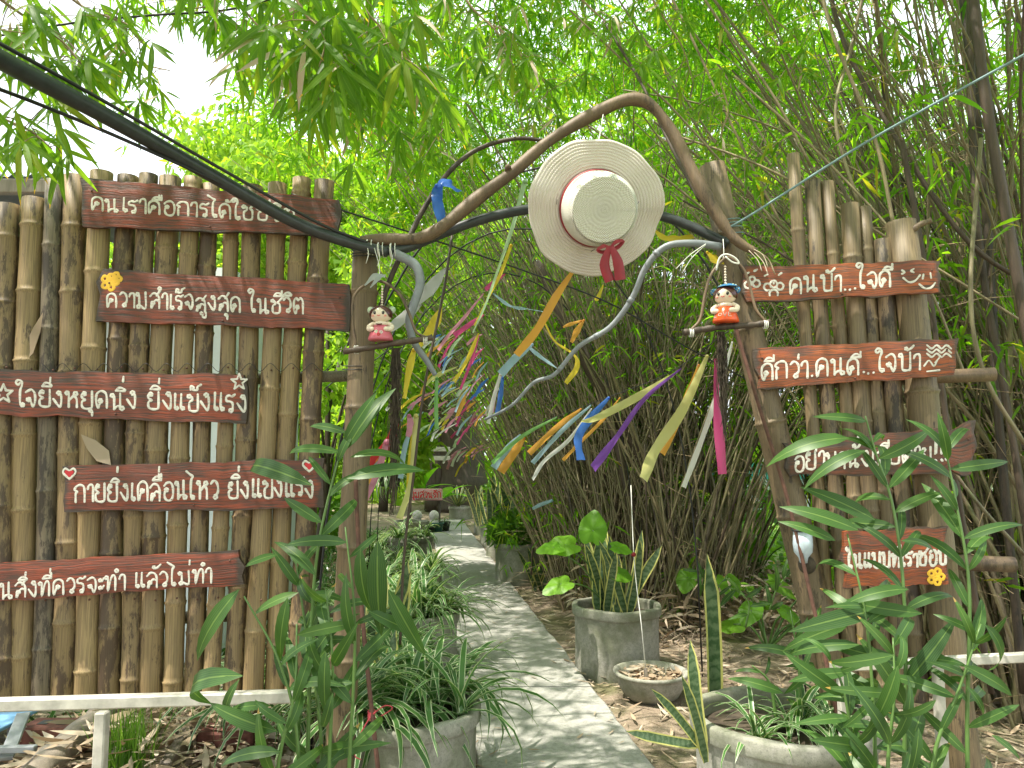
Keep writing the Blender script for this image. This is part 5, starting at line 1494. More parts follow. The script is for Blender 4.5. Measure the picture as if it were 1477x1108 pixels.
# ================================================================== FOREGROUND BROAD-LEAVED CANES
def cane(name, label, root, stems, seed, explicit=(), lsz=(.17, .3), dens=1.0):
    """stems: lists of (px,py,Y); explicit leaves: (x0,y0,x1,y1,Y,variant)"""
    rs = np.random.RandomState(seed)
    t_ = thing(name, label, 'plant', root)
    for st in stems:
        pts = smooth_line(np.array([P(*p) for p in st]), 6); n = len(pts)
        m = MB(); m.tube(pts, np.linspace(.0075, .0025, n), 7); part(t_, 'stem', m, M['cane_stem'])
        L_ = np.linalg.norm(pts[-1] - pts[0]); k = int(L_ / .045 * dens)
        side = rs.choice([-1, 1])
        for j in range(k):
            t = (j + rs.uniform(0, .8)) / k
            if rs.uniform() < .42: continue
            i_ = min(n - 2, int(t * (n - 1))); p = pts[i_]; tg = pts[i_ + 1] - pts[i_]
            side = -side
            d = Vector((side * rs.uniform(.2, .9), rs.uniform(-.9, .4), rs.uniform(.1, 1.3)))
            sz = rs.uniform(*lsz) * (1 - .3 * t)
            place(t_, 'leaf', CANE[rs.randint(6)], leaf_matrix(p, d, sz, up=(rs.uniform(-.5, .5), -1, rs.uniform(.0, .9))))
    for (x0, y0, x1, y1, Y, v) in explicit:
        a = P(x0, y0, Y); b_ = P(x1, y1, Y - .03); d = Vector(b_ - a)
        place(t_, 'leaf', CANE[v], leaf_matrix(a, d.normalized() + Vector((0, 0, .22)), d.length * 1.08, up=(0, -1, rs.uniform(.1, .8))))
    return t_


cane('broadleaf_cane', 'leafy green cane plant in front of the left gate post and fence end', G(450, 1500), [
    [(440, 1300, 2.35), (446, 1000, 2.35), (455, 820, 2.35), (478, 700, 2.35), (505, 610, 2.35)],
    [(470, 1300, 2.4), (462, 1050, 2.4), (440, 900, 2.4), (425, 800, 2.42)],
    [(425, 1300, 2.3), (430, 1080, 2.3), (405, 960, 2.3), (352, 860, 2.3)],
    [(492, 1300, 2.3), (505, 1080, 2.3), (512, 900, 2.3), (498, 760, 2.32)],
    [(385, 1300, 2.25), (402, 1100, 2.25), (425, 1000, 2.25), (428, 900, 2.27)],
    [(470, 1300, 2.3), (475, 1100, 2.3), (480, 960, 2.3), (470, 850, 2.32)]], 51, [
    (345, 850, 265, 965, 2.3, 3), (350, 975, 165, 1008, 2.3, 4), (345, 980, 290, 1075, 2.28, 2), (500, 648, 560, 555, 2.35, 3), (500, 690, 612, 680, 2.35, 1), (505, 660, 595, 640, 2.35, 2),
    (545, 780, 540, 930, 2.25, 3), (520, 790, 515, 905, 2.25, 1), (560, 850, 600, 960, 2.25, 3), (400, 800, 345, 822, 2.3, 1), (430, 855, 360, 890, 2.3, 3),
    (470, 940, 462, 1040, 2.22, 3), (480, 1000, 462, 1080, 2.2, 5), (415, 862, 395, 960, 2.28, 3), (530, 880, 598, 935, 2.28, 1), (390, 1018, 320, 1030, 2.28, 1), (400, 1055, 280, 1048, 2.26, 3), (405, 1085, 300, 1100, 2.22, 1),
    (450, 700, 270, 660, 2.35, 2), (455, 830, 395, 770, 2.3, 1)], dens=.8)
cane('broadleaf_cane', 'tall green cane plant in front of the right panel and its lower planks', G(1290, 1500), [
    [(1300, 1300, 2.35), (1305, 1050, 2.35), (1305, 880, 2.37), (1290, 740, 2.4), (1262, 650, 2.42), (1248, 600, 2.42)],
    [(1400, 1300, 2.3), (1395, 1050, 2.32), (1398, 850, 2.34), (1378, 720, 2.36), (1362, 640, 2.38)],
    [(1262, 1300, 2.3), (1262, 1080, 2.32), (1250, 900, 2.34), (1222, 770, 2.38)],
    [(1330, 1300, 2.25), (1345, 1100, 2.25), (1385, 990, 2.25), (1415, 900, 2.27)],
    [(1285, 1300, 2.2), (1280, 1120, 2.2), (1290, 1000, 2.2), (1288, 920, 2.25)],
    [(1240, 1300, 2.3), (1232, 1100, 2.3), (1215, 990, 2.3), (1190, 940, 2.35)]], 52, [
    (1225, 632, 1115, 655, 2.38, 1), (1248, 650, 1165, 690, 2.36, 1), (1262, 750, 1168, 718, 2.38, 3), (1238, 765, 1140, 742, 2.38, 3), (1205, 780, 1135, 760, 2.4, 3),
    (1290, 945, 1210, 985, 2.2, 5), (1295, 960, 1275, 1070, 2.15, 3), (1350, 1010, 1310, 1065, 2.15, 5), (1325, 1050, 1325, 1130, 2.1, 3), (1260, 1010, 1230, 1060, 2.2, 3), (1390, 960, 1477, 1020, 2.2, 3),
    (1420, 900, 1490, 985, 2.2, 5), (1395, 990, 1430, 1040, 2.2, 1), (1330, 885, 1225, 900, 2.3, 0), (1300, 780, 1370, 790, 2.33, 0), (1310, 850, 1225, 870, 2.3, 1), (1265, 880, 1160, 930, 2.35, 3), (1225, 900, 1140, 945, 2.4, 1),
    (1240, 930, 1130, 950, 2.35, 2), (1225, 970, 1150, 990, 2.3, 1), (1430, 1060, 1480, 1100, 2.15, 3)], dens=1.4)
cane('broadleaf_cane', 'young broad-leaved plant rising inside the lower right concrete pot', (1.0, 2.95, .44), [
    [(1155, 1040, 2.95), (1152, 960, 2.95), (1140, 880, 2.97)], [(1180, 1040, 3.0), (1178, 960, 3.0), (1172, 890, 3.0)], [(1120, 1040, 2.9), (1110, 985, 2.9), (1085, 960, 2.9)]], 53, [
    (1150, 945, 1085, 935, 2.9, 1), (1160, 930, 1195, 880, 2.9, 3), (1130, 1000, 1060, 985, 2.85, 1), (1175, 960, 1145, 1010, 2.85, 3)], lsz=(.12, .18), dens=1.1)
# sapling in front of bowl area
cane('ground_creeper', 'low green broad leaves at the foot of the right gate post', G(1090, 905), [
    [(1075, 905, 5.0), (1080, 870, 5.0), (1060, 850, 5.0)], [(1010, 860, 6.2), (1015, 835, 6.2), (1005, 820, 6.2)], [(1110, 880, 5.2), (1120, 850, 5.2), (1135, 830, 5.2)], [(1040, 880, 5.8), (1035, 850, 5.8), (1050, 830, 5.8)]], 54, lsz=(.16, .26), dens=2.0)

# ================================================================== BAMBOO SPRAYS HANGING OVERHEAD
def spray(label, pts, n_tw, seed, L=(.14, .21), fan=(5, 10), group='leafy bamboo sprays hanging overhead'):
    rs = np.random.RandomState(seed)
    pts = smooth_line(np.array([P(*p) for p in pts]), 8); n = len(pts)
    t_ = thing('bamboo_spray', label, 'bamboo branch', pts[0], group)
    m = MB(); m.tube(pts, np.linspace(.006, .0022, n), 6); part(t_, 'stem', m, M['twig'])
    for k in range(n_tw):
        i_ = int((k + rs.uniform(.2, .9)) / n_tw * (n - 1)); i_ = min(i_, n - 1); p = pts[i_]
        d = np.array([rs.uniform(-1, 1), rs.uniform(-.8, .8), rs.uniform(-.7, .4)]); d /= np.linalg.norm(d)
        ln = rs.uniform(.05, .24); q = p + d * ln + np.array([0, 0, -.03])
        m = MB(); m.tube(smooth_line([p, (p + q) / 2 + [0, 0, .015], q], 4), .0018, 4); tw = part(t_, 'twig', m, M['twig'])
        nf = rs.randint(*fan)
        for j in range(nf):
            a = (j - (nf - 1) / 2) / nf * 2.3 + rs.normal(0, .12)
            dd = Vector((math.sin(a) * .9 + d[0] * .25, rs.uniform(-.5, .5), -abs(math.cos(a)) * .95 - .1 + rs.uniform(0, .35)))
            sz = rs.uniform(*L) * (1 - .25 * abs(a))
            o_ = place(tw, 'leaf', (BAMDRY if rs.uniform() < .025 else BAM)[0 if False else rs.randint(1 if False else 5) if rs.uniform() < 2 else 0] if False else (BAMDRY[0] if rs.uniform() < .03 else BAM[rs.randint(5)]),
                       leaf_matrix(tuple(q + rs.normal(0, .008, 3)), dd, sz, up=(rs.uniform(-.4, .4), -1, rs.uniform(0, .6))))
    return t_


sprays = [
 ('spray of long bamboo leaves filling the top left corner above the black pipe', [(-40, -30, 2.2), (30, 20, 2.3), (90, 60, 2.4), (130, 110, 2.4)], 12, (.17, .26)),
 ('spray of bamboo leaves hanging below the thin cable at the upper left', [(60, -40, 2.6), (120, 10, 2.7), (190, 40, 2.7), (205, 90, 2.7)], 10, (.16, .24)),
 ('bamboo leaves drooping against the sky at the left edge under the pipe', [(-60, 150, 2.3), (0, 170, 2.4), (45, 190, 2.4), (75, 215, 2.4)], 8, (.17, .25)),
 ('small star-shaped bamboo spray hanging below the sky gap', [(160, 60, 3.0), (200, 90, 3.0), (245, 102, 3.0)], 4, (.12, .17)),
 ('bamboo spray at the top edge above the sky gap', [(200, -40, 3.0), (260, -10, 3.0), (300, 8, 3.0), (250, 15, 3.0)], 5, (.12, .17)),
 ('bamboo spray at the right side of the sky gap', [(330, -40, 2.8), (350, 10, 2.8), (385, 50, 2.8), (420, 80, 2.8)], 12, (.18, .28)),
 ('big bamboo spray with the largest hanging leaves, top centre-left', [(400, -50, 2.5), (440, 20, 2.5), (470, 50, 2.5), (455, 115, 2.5)], 14, (.2, .31)),
 ('bamboo spray in the top centre with two very broad bright leaves', [(500, -60, 2.6), (525, 10, 2.6), (560, 50, 2.6), (590, 90, 2.6)], 14, (.2, .3)),
 ('bamboo spray hanging left of the thin arched branch', [(430, 60, 3.2), (480, 110, 3.2), (520, 150, 3.2), (520, 190, 3.2)], 13, (.18, .26)),
 ('bamboo spray above the blue ribbon bow', [(560, 60, 3.3), (600, 110, 3.3), (640, 150, 3.3), (650, 180, 3.3)], 11, (.14, .21)),
 ('bamboo spray at the top edge over the middle of the path', [(640, -50, 3.1), (680, 10, 3.1), (720, 50, 3.1), (740, 95, 3.1)], 12, (.13, .2)),
 ('bamboo spray above the left slope of the bent branch', [(720, 40, 3.7), (760, 90, 3.7), (790, 130, 3.7), (760, 160, 3.7)], 11, (.13, .2)),
 ('bamboo spray at the top edge above the hat', [(800, -40, 3.6), (850, 10, 3.6), (890, 50, 3.6), (900, 100, 3.6)], 11, (.13, .19)),
 ('bamboo spray with orange drying leaves at the upper right of the hat', [(930, -20, 3.7), (960, 30, 3.7), (985, 70, 3.7), (1000, 120, 3.7)], 10, (.12, .18)),
 ('green bamboo spray right of the bent branch above the right post', [(1040, 120, 3.8), (1050, 160, 3.8), (1040, 200, 3.8), (1060, 230, 3.8)], 8, (.12, .18)),
 ('bamboo spray at the top edge right of centre', [(1080, -40, 3.9), (1110, 20, 3.9), (1150, 60, 3.9), (1140, 110, 3.9)], 9, (.12, .17)),
 ('bamboo spray in the upper right among bare stems', [(1250, -30, 4.0), (1270, 30, 4.0), (1310, 60, 4.0), (1330, 110, 4.0)], 8, (.12, .17)),
]
for k, (lab, pts, nt_, L_) in enumerate(sprays): spray(lab, pts, int(nt_ * 1.6), 100 + k, (L_[0] * .86, L_[1] * .86))


# ================================================================== FOLIAGE MASSES (stuff) WITH REAL GAPS
def gap_mask(p):
    x, y, f = proj(p)
    g1 = ((x - 262) / 70) ** 2 + ((y - 92) / 68) ** 2 < 1
    g2 = ((x - 60) / 70) ** 2 + ((y - 210) / 32) ** 2 < 1
    return (f > 0) & (g1 | g2)


def fans(rs, centres, nf, L, wd, droop=.35, down=.75):
    """every centre gets nf bamboo leaves fanned downward"""
    n = len(centres) * nf
    p = np.repeat(centres, nf, 0) + rs.normal(0, .02, (n, 3))
    a = rs.uniform(-1.5, 1.5, n); az = rs.uniform(0, 2 * np.pi, n)
    d = np.stack([np.sin(a) * np.cos(az), np.sin(a) * np.sin(az), -np.abs(np.cos(a)) * down + rs.uniform(0, .5, n)], -1)
    Ls = L * rs.uniform(.6, 1.2, n)
    return p, d, rs.normal(0, 1, (n, 3)), Ls, Ls * wd, np.full(n, droop)


def canopy(name, label, blobs, per, nf, L, mat, seed, wd=.075, kind='stuff', keep=None):
    rs = np.random.RandomState(seed); m = MB()
    for (c, r, f) in blobs:
        k = int(per * f); d = rs.normal(0, 1, (k, 3)); d /= np.linalg.norm(d, axis=1)[:, None]
        cc = np.array(c) + d * (rs.uniform(0, 1, k) ** .45)[:, None] * np.array(r)
        cc = cc[cc[:, 2] > .15]
        cc = cc[~gap_mask(cc)]
        if keep is not None: cc = cc[keep(cc)]
        if len(cc): m.leaves(*fans(rs, cc, nf, L, wd))
    return solo(name, m, mat, label, kind=kind)


# arching bamboo tunnel canopy: clumps of fans along arcs over the path
rs = np.random.RandomState(77)
blobs = []
for k in range(230):
    Yc = rs.uniform(4.4, 13); side = rs.uniform(0, 1)
    x = -2.8 + 8.8 * side + rs.normal(0, .5); z = 3.0 + 1.5 * math.sin(math.pi * side) + rs.uniform(0, 2.8) + .12 * Yc
    blobs.append(((x, Yc, z), (.7, .7, .4), rs.uniform(.5, 1.4)))
canopy('bamboo_foliage', 'mass of small bamboo leaves arching over the path', blobs, 70, 6, .15, M['bam_leaf'], 201, keep=lambda c: (proj(c)[1] < 420) & ~((proj(c)[0] < 170) & (proj(c)[1] > 120)))
blobs = []  # unseen canopy over and behind the camera, added to shade the gate
for k in range(300):
    x, Yc = rs.uniform(-7, 5), rs.uniform(-8, 3.2)
    blobs.append(((x, Yc, rs.uniform(4.4, 6.0)), (.7, .7, .25), rs.uniform(.3, 1.3)))
canopy('overhead_shade_foliage', 'unseen bamboo leaves added above the camera to shade the gate', blobs, 50, 6, .18, M['bam_leaf'], 202)


blobs = []  # leaf layer kept above the view, added to shade the path
for k in range(230):
    x, Yc = rs.uniform(-7.5, 4.5), rs.uniform(2.5, 15)
    blobs.append(((x, Yc, 3.1 + .72 * Yc + rs.uniform(0, 1.6)), (.8, .8, .3), rs.uniform(.3, 1.3)))
canopy('high_shade_foliage', 'unseen bamboo tops added above the view to shade the path', blobs, 68, 6, .2, M['bam_leaf'], 203, keep=lambda c: (c[:, 1] < 11.5) & ~((c[:, 0] < -3.4) & (c[:, 1] > 4.2)))


# ================================================================== BAMBOO CLUMPS
def culm_path(b, az, lean, H_, sag, rs, n=9):
    t = np.linspace(0, 1, n); hx = lean * t + sag * t ** 2.3
    w = rs.normal(0, .02, (n, 2)).cumsum(0) * t[:, None]
    return np.stack([b[0] + math.cos(az) * hx + w[:, 0], b[1] + math.sin(az) * hx + w[:, 1], b[2] + H_ * t * (1 - .13 * sag * t / max(H_, 1) ** .5)], -1)


def clump(name, label, base, rx, ry, n_part, n_fill, n_twig, seed, H_=(3.2, 5.2), azf=None, lean=(.2, 1.6), rr=(.006, .016), leaf_n=900, leaf_z=1.6, L=.13, fillmat='culm', group=None):
    rs = np.random.RandomState(seed); t_ = thing(name, label, 'bamboo', (base[0], base[1], 0), group)
    paths = []; fill = MB()
    for k in range(n_part + n_fill):
        a = rs.uniform(0, 6.283); q = rs.uniform(0, 1) ** .5
        b = (base[0] + rx * q * math.cos(a), base[1] + ry * q * math.sin(a), -.02)
        az = (math.atan2(b[1] - base[1], b[0] - base[0]) + rs.normal(0, .6)) if azf is None else azf(b, rs)
        p = culm_path(b, az, rs.uniform(*lean) * (.4 + .6 * q), rs.uniform(*H_), rs.uniform(0, 1.6), rs)
        r0 = rs.uniform(*rr) * (1.0 if k < n_part else .75)
        paths.append(p)
        if k < n_part:
            m = MB(); m.tube(p, np.linspace(r0, r0 * .4, len(p)), 6, cap=False); part(t_, 'culm', m, M[['culm', 'culm', 'dark_culm', 'grey_bamboo'][rs.randint(4)]])
        else: fill.tube(p, np.linspace(r0, r0 * .4, len(p)), 4, cap=False)
    if n_fill: part(t_, 'thin_culms', fill, M[fillmat], kind='stuff')
    tw = MB(); lc = []
    for k in range(n_twig):
        p = paths[rs.randint(len(paths))]; i_ = rs.randint(1, len(p)); o = p[i_] + (p[i_ - 1] - p[i_]) * rs.uniform()
        d = rs.normal(0, 1, 3); d[2] = abs(d[2]) * .6 - .25; d /= np.linalg.norm(d); ln = rs.uniform(.2, .9)
        e = o + d * ln; e[2] -= .12 * ln; mid = (o + e) / 2 + [0, 0, .06 * ln]
        tw.tube([o, mid, e], [.0028, .002, .0012], 3, cap=False)
        lc.append(e)
    part(t_, 'side_twigs', tw, M['twig'], kind='stuff')
    lc = np.array(lc); keep = (lc[:, 2] > leaf_z) | (rs.uniform(0, 1, len(lc)) < .28)
    lc = lc[keep]; 
    idx = rs.randint(0, len(lc), leaf_n); cc = lc[idx] + rs.normal(0, .12, (leaf_n, 3)); cc = cc[(cc[:, 2] > .2)]; cc = cc[~gap_mask(cc)]
    m = MB(); m.leaves(*fans(rs, cc, 5, L, .075)); part(t_, 'foliage', m, M['bam_leaf'], kind='stuff')
    return t_


# main clump right of the path: culms rise and arch left over it
c1 = clump('bamboo_clump', 'large dense bamboo clump right of the path behind the mossy pot', (1.4, 8.3), 1.0, 1.8, 260, 800, 2600, 301,
           azf=lambda b, rs: (math.pi * (.72 + rs.normal(0, .3)) if rs.uniform() < .6 else rs.uniform(-1.0, 1.6)), lean=(.4, 2.4), H_=(3.4, 5.6), leaf_n=3600, leaf_z=2.2)
for k, (pts, r0) in enumerate([([(1.75, 7.4, 0), (1.5, 7.3, .9), (1.05, 7.2, 1.8), (.55, 7.1, 2.7), (.25, 7.1, 3.4)], .07), ([(1.35, 7.0, 0), (1.15, 7.0, .8), (1.0, 7.1, 1.6), (.7, 7.2, 2.6)], .05)]):
    m = MB(); m.tube(smooth_line(pts, 6), np.linspace(r0, r0 * .6, 6 * (len(pts) - 1) + 1), 10); part(c1, 'culm', m, M['dark_culm'], label='thick dark leaning stem in the front of the clump')
# clump right behind the panel: thick green and grey culms at the right edge
c2 = clump('bamboo_clump', 'thick bamboo clump at the right edge behind the leaning panel', (3.3, 4.7), .75, .8, 110, 220, 1300, 302,
           azf=lambda b, rs: math.pi * (.9 + rs.normal(0, .35)), lean=(.1, 1.5), H_=(3.4, 5.2), rr=(.01, .021), leaf_n=1700, leaf_z=1.9, L=.12)
c3 = clump('bamboo_clump', 'bamboo clump behind the panel between its posts and the far lawn', (3.95, 7.8), .7, .9, 80, 260, 1300, 303,
           azf=lambda b, rs: math.pi * (.75 + rs.normal(0, .4)), lean=(.2, 2.2), H_=(3.6, 5.6), leaf_n=2600, leaf_z=2.0)
c4 = clump('bamboo_clump', 'farther bamboo clump right of the path beyond the leafy greens', (1.3, 12.2), 1.2, 1.6, 60, 320, 1200, 304,
           azf=lambda b, rs: math.pi * (.75 + rs.normal(0, .3)), lean=(.4, 2.4), H_=(3.4, 5.4), leaf_n=1500, leaf_z=1.8)
# individual thick dark stems at the right edge and slanting stems across the upper right
xs = [((1477, 1000, 3.9), (1440, 600, 3.9), (1422, 300, 3.9), (1385, -40, 3.9), .022), ((1430, 1000, 3.6), (1370, 640, 3.6), (1340, 420, 3.6), (1300, 200, 3.6), .014),
      ((1490, 520, 3.3), (1455, 330, 3.3), (1420, 130, 3.3), (1400, -40, 3.3), .024), ((1500, 900, 3.8), (1462, 640, 3.8), (1410, 330, 3.8), (1398, 0, 3.8), .018),
      ((1500, 420, 3.6), (1380, 330, 3.6), (1230, 90, 3.8), (1190, -40, 3.8), .012), ((1290, 330, 3.5), (1262, 200, 3.5), (1205, 60, 3.5), (1180, -30, 3.5), .009),
      ((1240, 300, 3.6), (1205, 170, 3.6), (1230, 60, 3.7), (1250, -30, 3.7), .009), ((1500, 480, 3.4), (1340, 380, 3.5), (1120, 250, 3.6), (960, 190, 3.8), .006),
      ((1400, 560, 3.3), (1320, 380, 3.3), (1190, 230, 3.4), (1060, 110, 3.5), .006), ((1477, 800, 3.2), (1390, 700, 3.25), (1300, 560, 3.3), (1240, 420, 3.3), .008),
      ((1170, 240, 3.6), (1110, 130, 3.6), (1030, 20, 3.7), (1000, -30, 3.7), .007), ((1477, 640, 3.4), (1420, 540, 3.4), (1400, 420, 3.4), (1415, 200, 3.5), .01),
      ((1130, 330, 4.0), (1060, 190, 4.0), (1000, 60, 4.0), (950, -40, 4.0), .007), ((1260, 260, 3.8), (1130, 190, 3.8), (1010, 150, 3.9), (900, 130, 4.0), .005)]
for q in xs:
    pts = smooth_line(np.array([P(*p) for p in q[:4]]), 7)
    m = MB(); m.tube(pts, q[4] * (1 + .06 * np.sin(np.arange(len(pts)) * 1.5)), 9); part(c2, 'culm', m, M['dark_culm' if q[4] > .01 else 'culm'])
# low undergrowth of dead stems and sheaths at the clump feet
rs = np.random.RandomState(9); m = MB(); n = 5200
p = np.stack([rs.normal(1.7, .9, n), rs.normal(7.2, 1.1, n), np.abs(rs.normal(0, .16, n)) + .03], -1)
p = p[(p[:, 0] > .55) & (p[:, 1] > 6.3)]; n = len(p)
d = rs.normal(0, 1, (n, 3)); d[:, 2] *= .5; Ls = rs.uniform(.1, .28, n)
m.leaves(p, d, rs.normal(0, 1, (n, 3)), Ls, Ls * .06, np.full(n, .3)); solo('dry_bamboo_litter', m, M['dry_leaf'], 'heap of dry bamboo sheaths at the foot of the clump', kind='stuff')

# ================================================================== LITTER AND GROUND COVER
m = MB(); n = 12000; rs = np.random.RandomState(10)
X = rs.uniform(-.2, 4.4, n); Yv = rs.uniform(2.2, 11, n)
er = np.array([path_x(y)[1] for y in Yv]); k = (X > er + .03 * rs.uniform(-1, 1, n)) & (rs.uniform(0, 1, n) < .35 + .65 * np.clip((X - er) / 1.2, 0, 1)); X = X[k]; Yv = Yv[k]; n = len(X)
a = rs.uniform(0, 6.28, n); d = np.stack([np.cos(a), np.sin(a), rs.uniform(-.05, .25, n)], -1); Ls = rs.uniform(.05, .17, n)
m.leaves(np.stack([X, Yv, rs.uniform(.012, .035, n)], -1), d, np.stack([rs.normal(0, .4, n), rs.normal(0, .4, n), np.ones(n)], -1), Ls, Ls * rs.uniform(.03, .075, n), rs.uniform(-.1, .1, n))
solo('leaf_litter', m, M['dry_leaf'], 'dry bamboo leaves strewn right of the path', kind='stuff')
m = MB(); n = 260; Yv = rs.uniform(2.8, 12, n); u = rs.beta(.3, .3, n); X = np.array([path_x(y)[0] + (path_x(y)[1] - path_x(y)[0]) * q for y, q in zip(Yv, u)])
a = rs.uniform(0, 6.28, n); d = np.stack([np.cos(a), np.sin(a), 0 * a], -1); Ls = rs.uniform(.03, .1, n)
m.leaves(np.stack([X, Yv, np.full(n, .046)], -1), d, np.tile([0, 0, 1.0], (n, 1)) + rs.normal(0, .2, (n, 3)), Ls, Ls * .08, np.zeros(n)); solo('path_litter', m, M['dry_leaf'], 'few dry leaves on the path', kind='stuff')
# leaves in the bowl
m = MB(); n = 130; a = rs.uniform(0, 6.28, n); q = rs.uniform(0, 1, n) ** .5 * .19
b_ = rs.uniform(0, 6.28, n); d = np.stack([np.cos(b_), np.sin(b_), rs.uniform(-.1, .2, n)], -1); Ls = rs.uniform(.05, .15, n)
m.leaves(np.stack([.87 + q * np.cos(a) - d[:, 0] * .04, 4.82 + q * np.sin(a) - d[:, 1] * .04, .135 + rs.uniform(0, .03, n)], -1), d, np.stack([rs.normal(0, .4, n), rs.normal(0, .4, n), np.ones(n)], -1), Ls, Ls * .12, np.zeros(n))
solo('bowl_leaf_litter', m, M['dry_leaf'], 'dry leaves in the shallow bowl', kind='stuff')
# left side low plants and grass
m = MB(); n = 9000; X = rs.uniform(-4.8, -.4, n); Yv = rs.uniform(4.2, 15, n); k = X < np.array([path_x(y)[0] for y in Yv]) - .12; X = X[k]; Yv = Yv[k]; n = len(X)
d = np.stack([rs.normal(0, .5, n), rs.normal(0, .5, n), np.ones(n)], -1); Ls = rs.uniform(.1, .32, n)
m.leaves(np.stack([X, Yv, np.zeros(n)], -1), d, rs.normal(0, 1, (n, 3)), Ls, Ls * .05, np.full(n, .4)); solo('ground_grass', m, M['spider_fill'], 'grassy plants left of the path', kind='stuff')
# grass / weeds on the right beyond
m = MB(); n = 11000; X = rs.uniform(1.6, 16, n); Yv = rs.uniform(7.5, 24, n); k = X > 1.2 + .3 * (Yv - 7.5) * .3; X = X[k]; Yv = Yv[k]; n = len(X)
d = np.stack([rs.normal(0, .6, n), rs.normal(0, .6, n), np.ones(n)], -1); Ls = rs.uniform(.08, .4, n)
m.leaves(np.stack([X, Yv, np.zeros(n)], -1), d, rs.normal(0, 1, (n, 3)), Ls, Ls * .12, np.full(n, .4)); solo('meadow_grass', m, M['hedge_leaf'], 'sunlit weeds and grass beyond the right post', kind='stuff')

# taro / broad plants in the sunlit patch at the right
def taro_patch(lab, c, n, seed, s_=(.14, .24), h=(.4, 1.1)):
    rs = np.random.RandomState(seed); lv = []
    for k in range(n):
        a = rs.uniform(0, 6.28); r_ = rs.uniform(.1, .7); hh = rs.uniform(*h)
        lv.append(((c[0] + r_ * math.cos(a), c[1] + r_ * math.sin(a), hh), (.5 * math.cos(a), -.5 + .3 * math.sin(a), .8), (math.cos(a), math.sin(a), -.3), rs.uniform(*s_)))
    return taro(lab, (c[0], c[1], 0), lv, seed, .009)


taro_patch('sunlit broad-leaved plant seen through the gap left of the right gate post', (3.1, 9.6), 16, 61)
taro_patch('broad-leaved plant at the foot of the right bamboo post, lower and greener', (2.0, 6.0), 9, 62, (.1, .17), (.15, .5))
taro_patch('broad bright leaves low beside the dry bamboo litter', (1.75, 6.9), 9, 63, (.1, .16), (.15, .5))
taro_patch('sunlit broad-leaved plant behind the palm trunk', (3.6, 11.5), 14, 64)
taro_patch('bright broad-leaved plant beyond the right edge of the panel', (5.6, 8.2), 14, 65)

# palm-like pale trunk behind the gap
pt = thing('palm_tree', 'pale leaning trunk standing in the sunlit gap left of the right post', 'tree', (2.75, 9.6, 0))
m = MB(); pp = smooth_line([(2.72, 9.6, 0), (2.78, 9.6, .9), (2.95, 9.6, 1.8), (3.0, 9.6, 3.0), (2.9, 9.6, 5.0)], 8); m.tube(pp, .15 * (1 + .07 * np.sin(np.arange(len(pp)) * 2.6)) * np.linspace(1.15, .7, len(pp)), 14); part(pt, 'trunk', m, M['palm'])
m = MB(); rs = np.random.RandomState(15)
for k in range(16):
    a = k / 16 * 6.283; e = smooth_line([(2.9, 9.6, 5.0), (2.9 + .9 * math.cos(a), 9.6 + .9 * math.sin(a), 5.5), (2.9 + 1.8 * math.cos(a), 9.6 + 1.8 * math.sin(a), 5.0)], 8)
    n = len(e) * 2; p = np.repeat(e, 2, 0); sgn = np.tile([1, -1], len(e))
    d = np.stack([-math.sin(a) * sgn + .5 * math.cos(a), math.cos(a) * sgn + .5 * math.sin(a), np.full(n, -.2)], -1); m.leaves(p, d, np.tile([0, 0, 1.0], (n, 1)), np.full(n, .5), np.full(n, .02), np.full(n, .3))
part(pt, 'crown', m, M['bam_leaf'], kind='stuff')

# ================================================================== BACKGROUND TREES, HEDGE AND SKYLINE
def tree(label, c, h, crown_r, seed, n=2600, L=.2, mat='tree_leaf', name='leafy_tree', wd=.2, trunk_r=.14, group='trees behind the fence', zlo=.35, nb=14):
    rs = np.random.RandomState(seed); t_ = thing(name, label, 'tree', (c[0], c[1], 0), group)
    m = MB(); top = np.array([c[0] + rs.normal(0, .3), c[1], h * .8]); pp = smooth_line([(c[0], c[1], -.05), (c[0] + rs.normal(0, .15), c[1], h * .35), tuple(top)], 8)
    m.tube(pp, np.linspace(trunk_r, trunk_r * .35, len(pp)), 10); part(t_, 'trunk', m, M['trunk'])
    lf = MB(); lm = MB()
    for k in range(nb):
        d = rs.normal(0, 1, 3); d /= np.linalg.norm(d); z = h * (zlo + (1 - zlo) * rs.uniform()); cc = np.array([c[0] + d[0] * crown_r * .75, c[1] + d[1] * crown_r * .75, z])
        lm.tube(smooth_line([pp[min(len(pp) - 1, int(len(pp) * min(.95, z / h * .8)))], (pp[-3] + cc) / 2, cc], 4), np.linspace(trunk_r * .3, .01, 9), 5)
        q = rs.normal(0, 1, (n // nb, 3)); q /= np.linalg.norm(q, axis=1)[:, None]; q = cc + q * (rs.uniform(.2, 1, len(q)) ** .5)[:, None] * np.array([crown_r * .5, crown_r * .5, h * .13])
        q = q[(q[:, 2] > .2)]; q = q[~gap_mask(q)]; k_ = len(q); dd = rs.normal(0, 1, (k_, 3)); dd[:, 2] -= .4; Ls = L * rs.uniform(.6, 1.3, k_)
        if k_: lf.leaves(q, dd, rs.normal(0, 1, (k_, 3)), Ls, Ls * wd, np.full(k_, .2))
    part(t_, 'limbs', lm, M['trunk'], kind='stuff'); part(t_, 'crown', lf, M[mat], kind='stuff')
    return t_


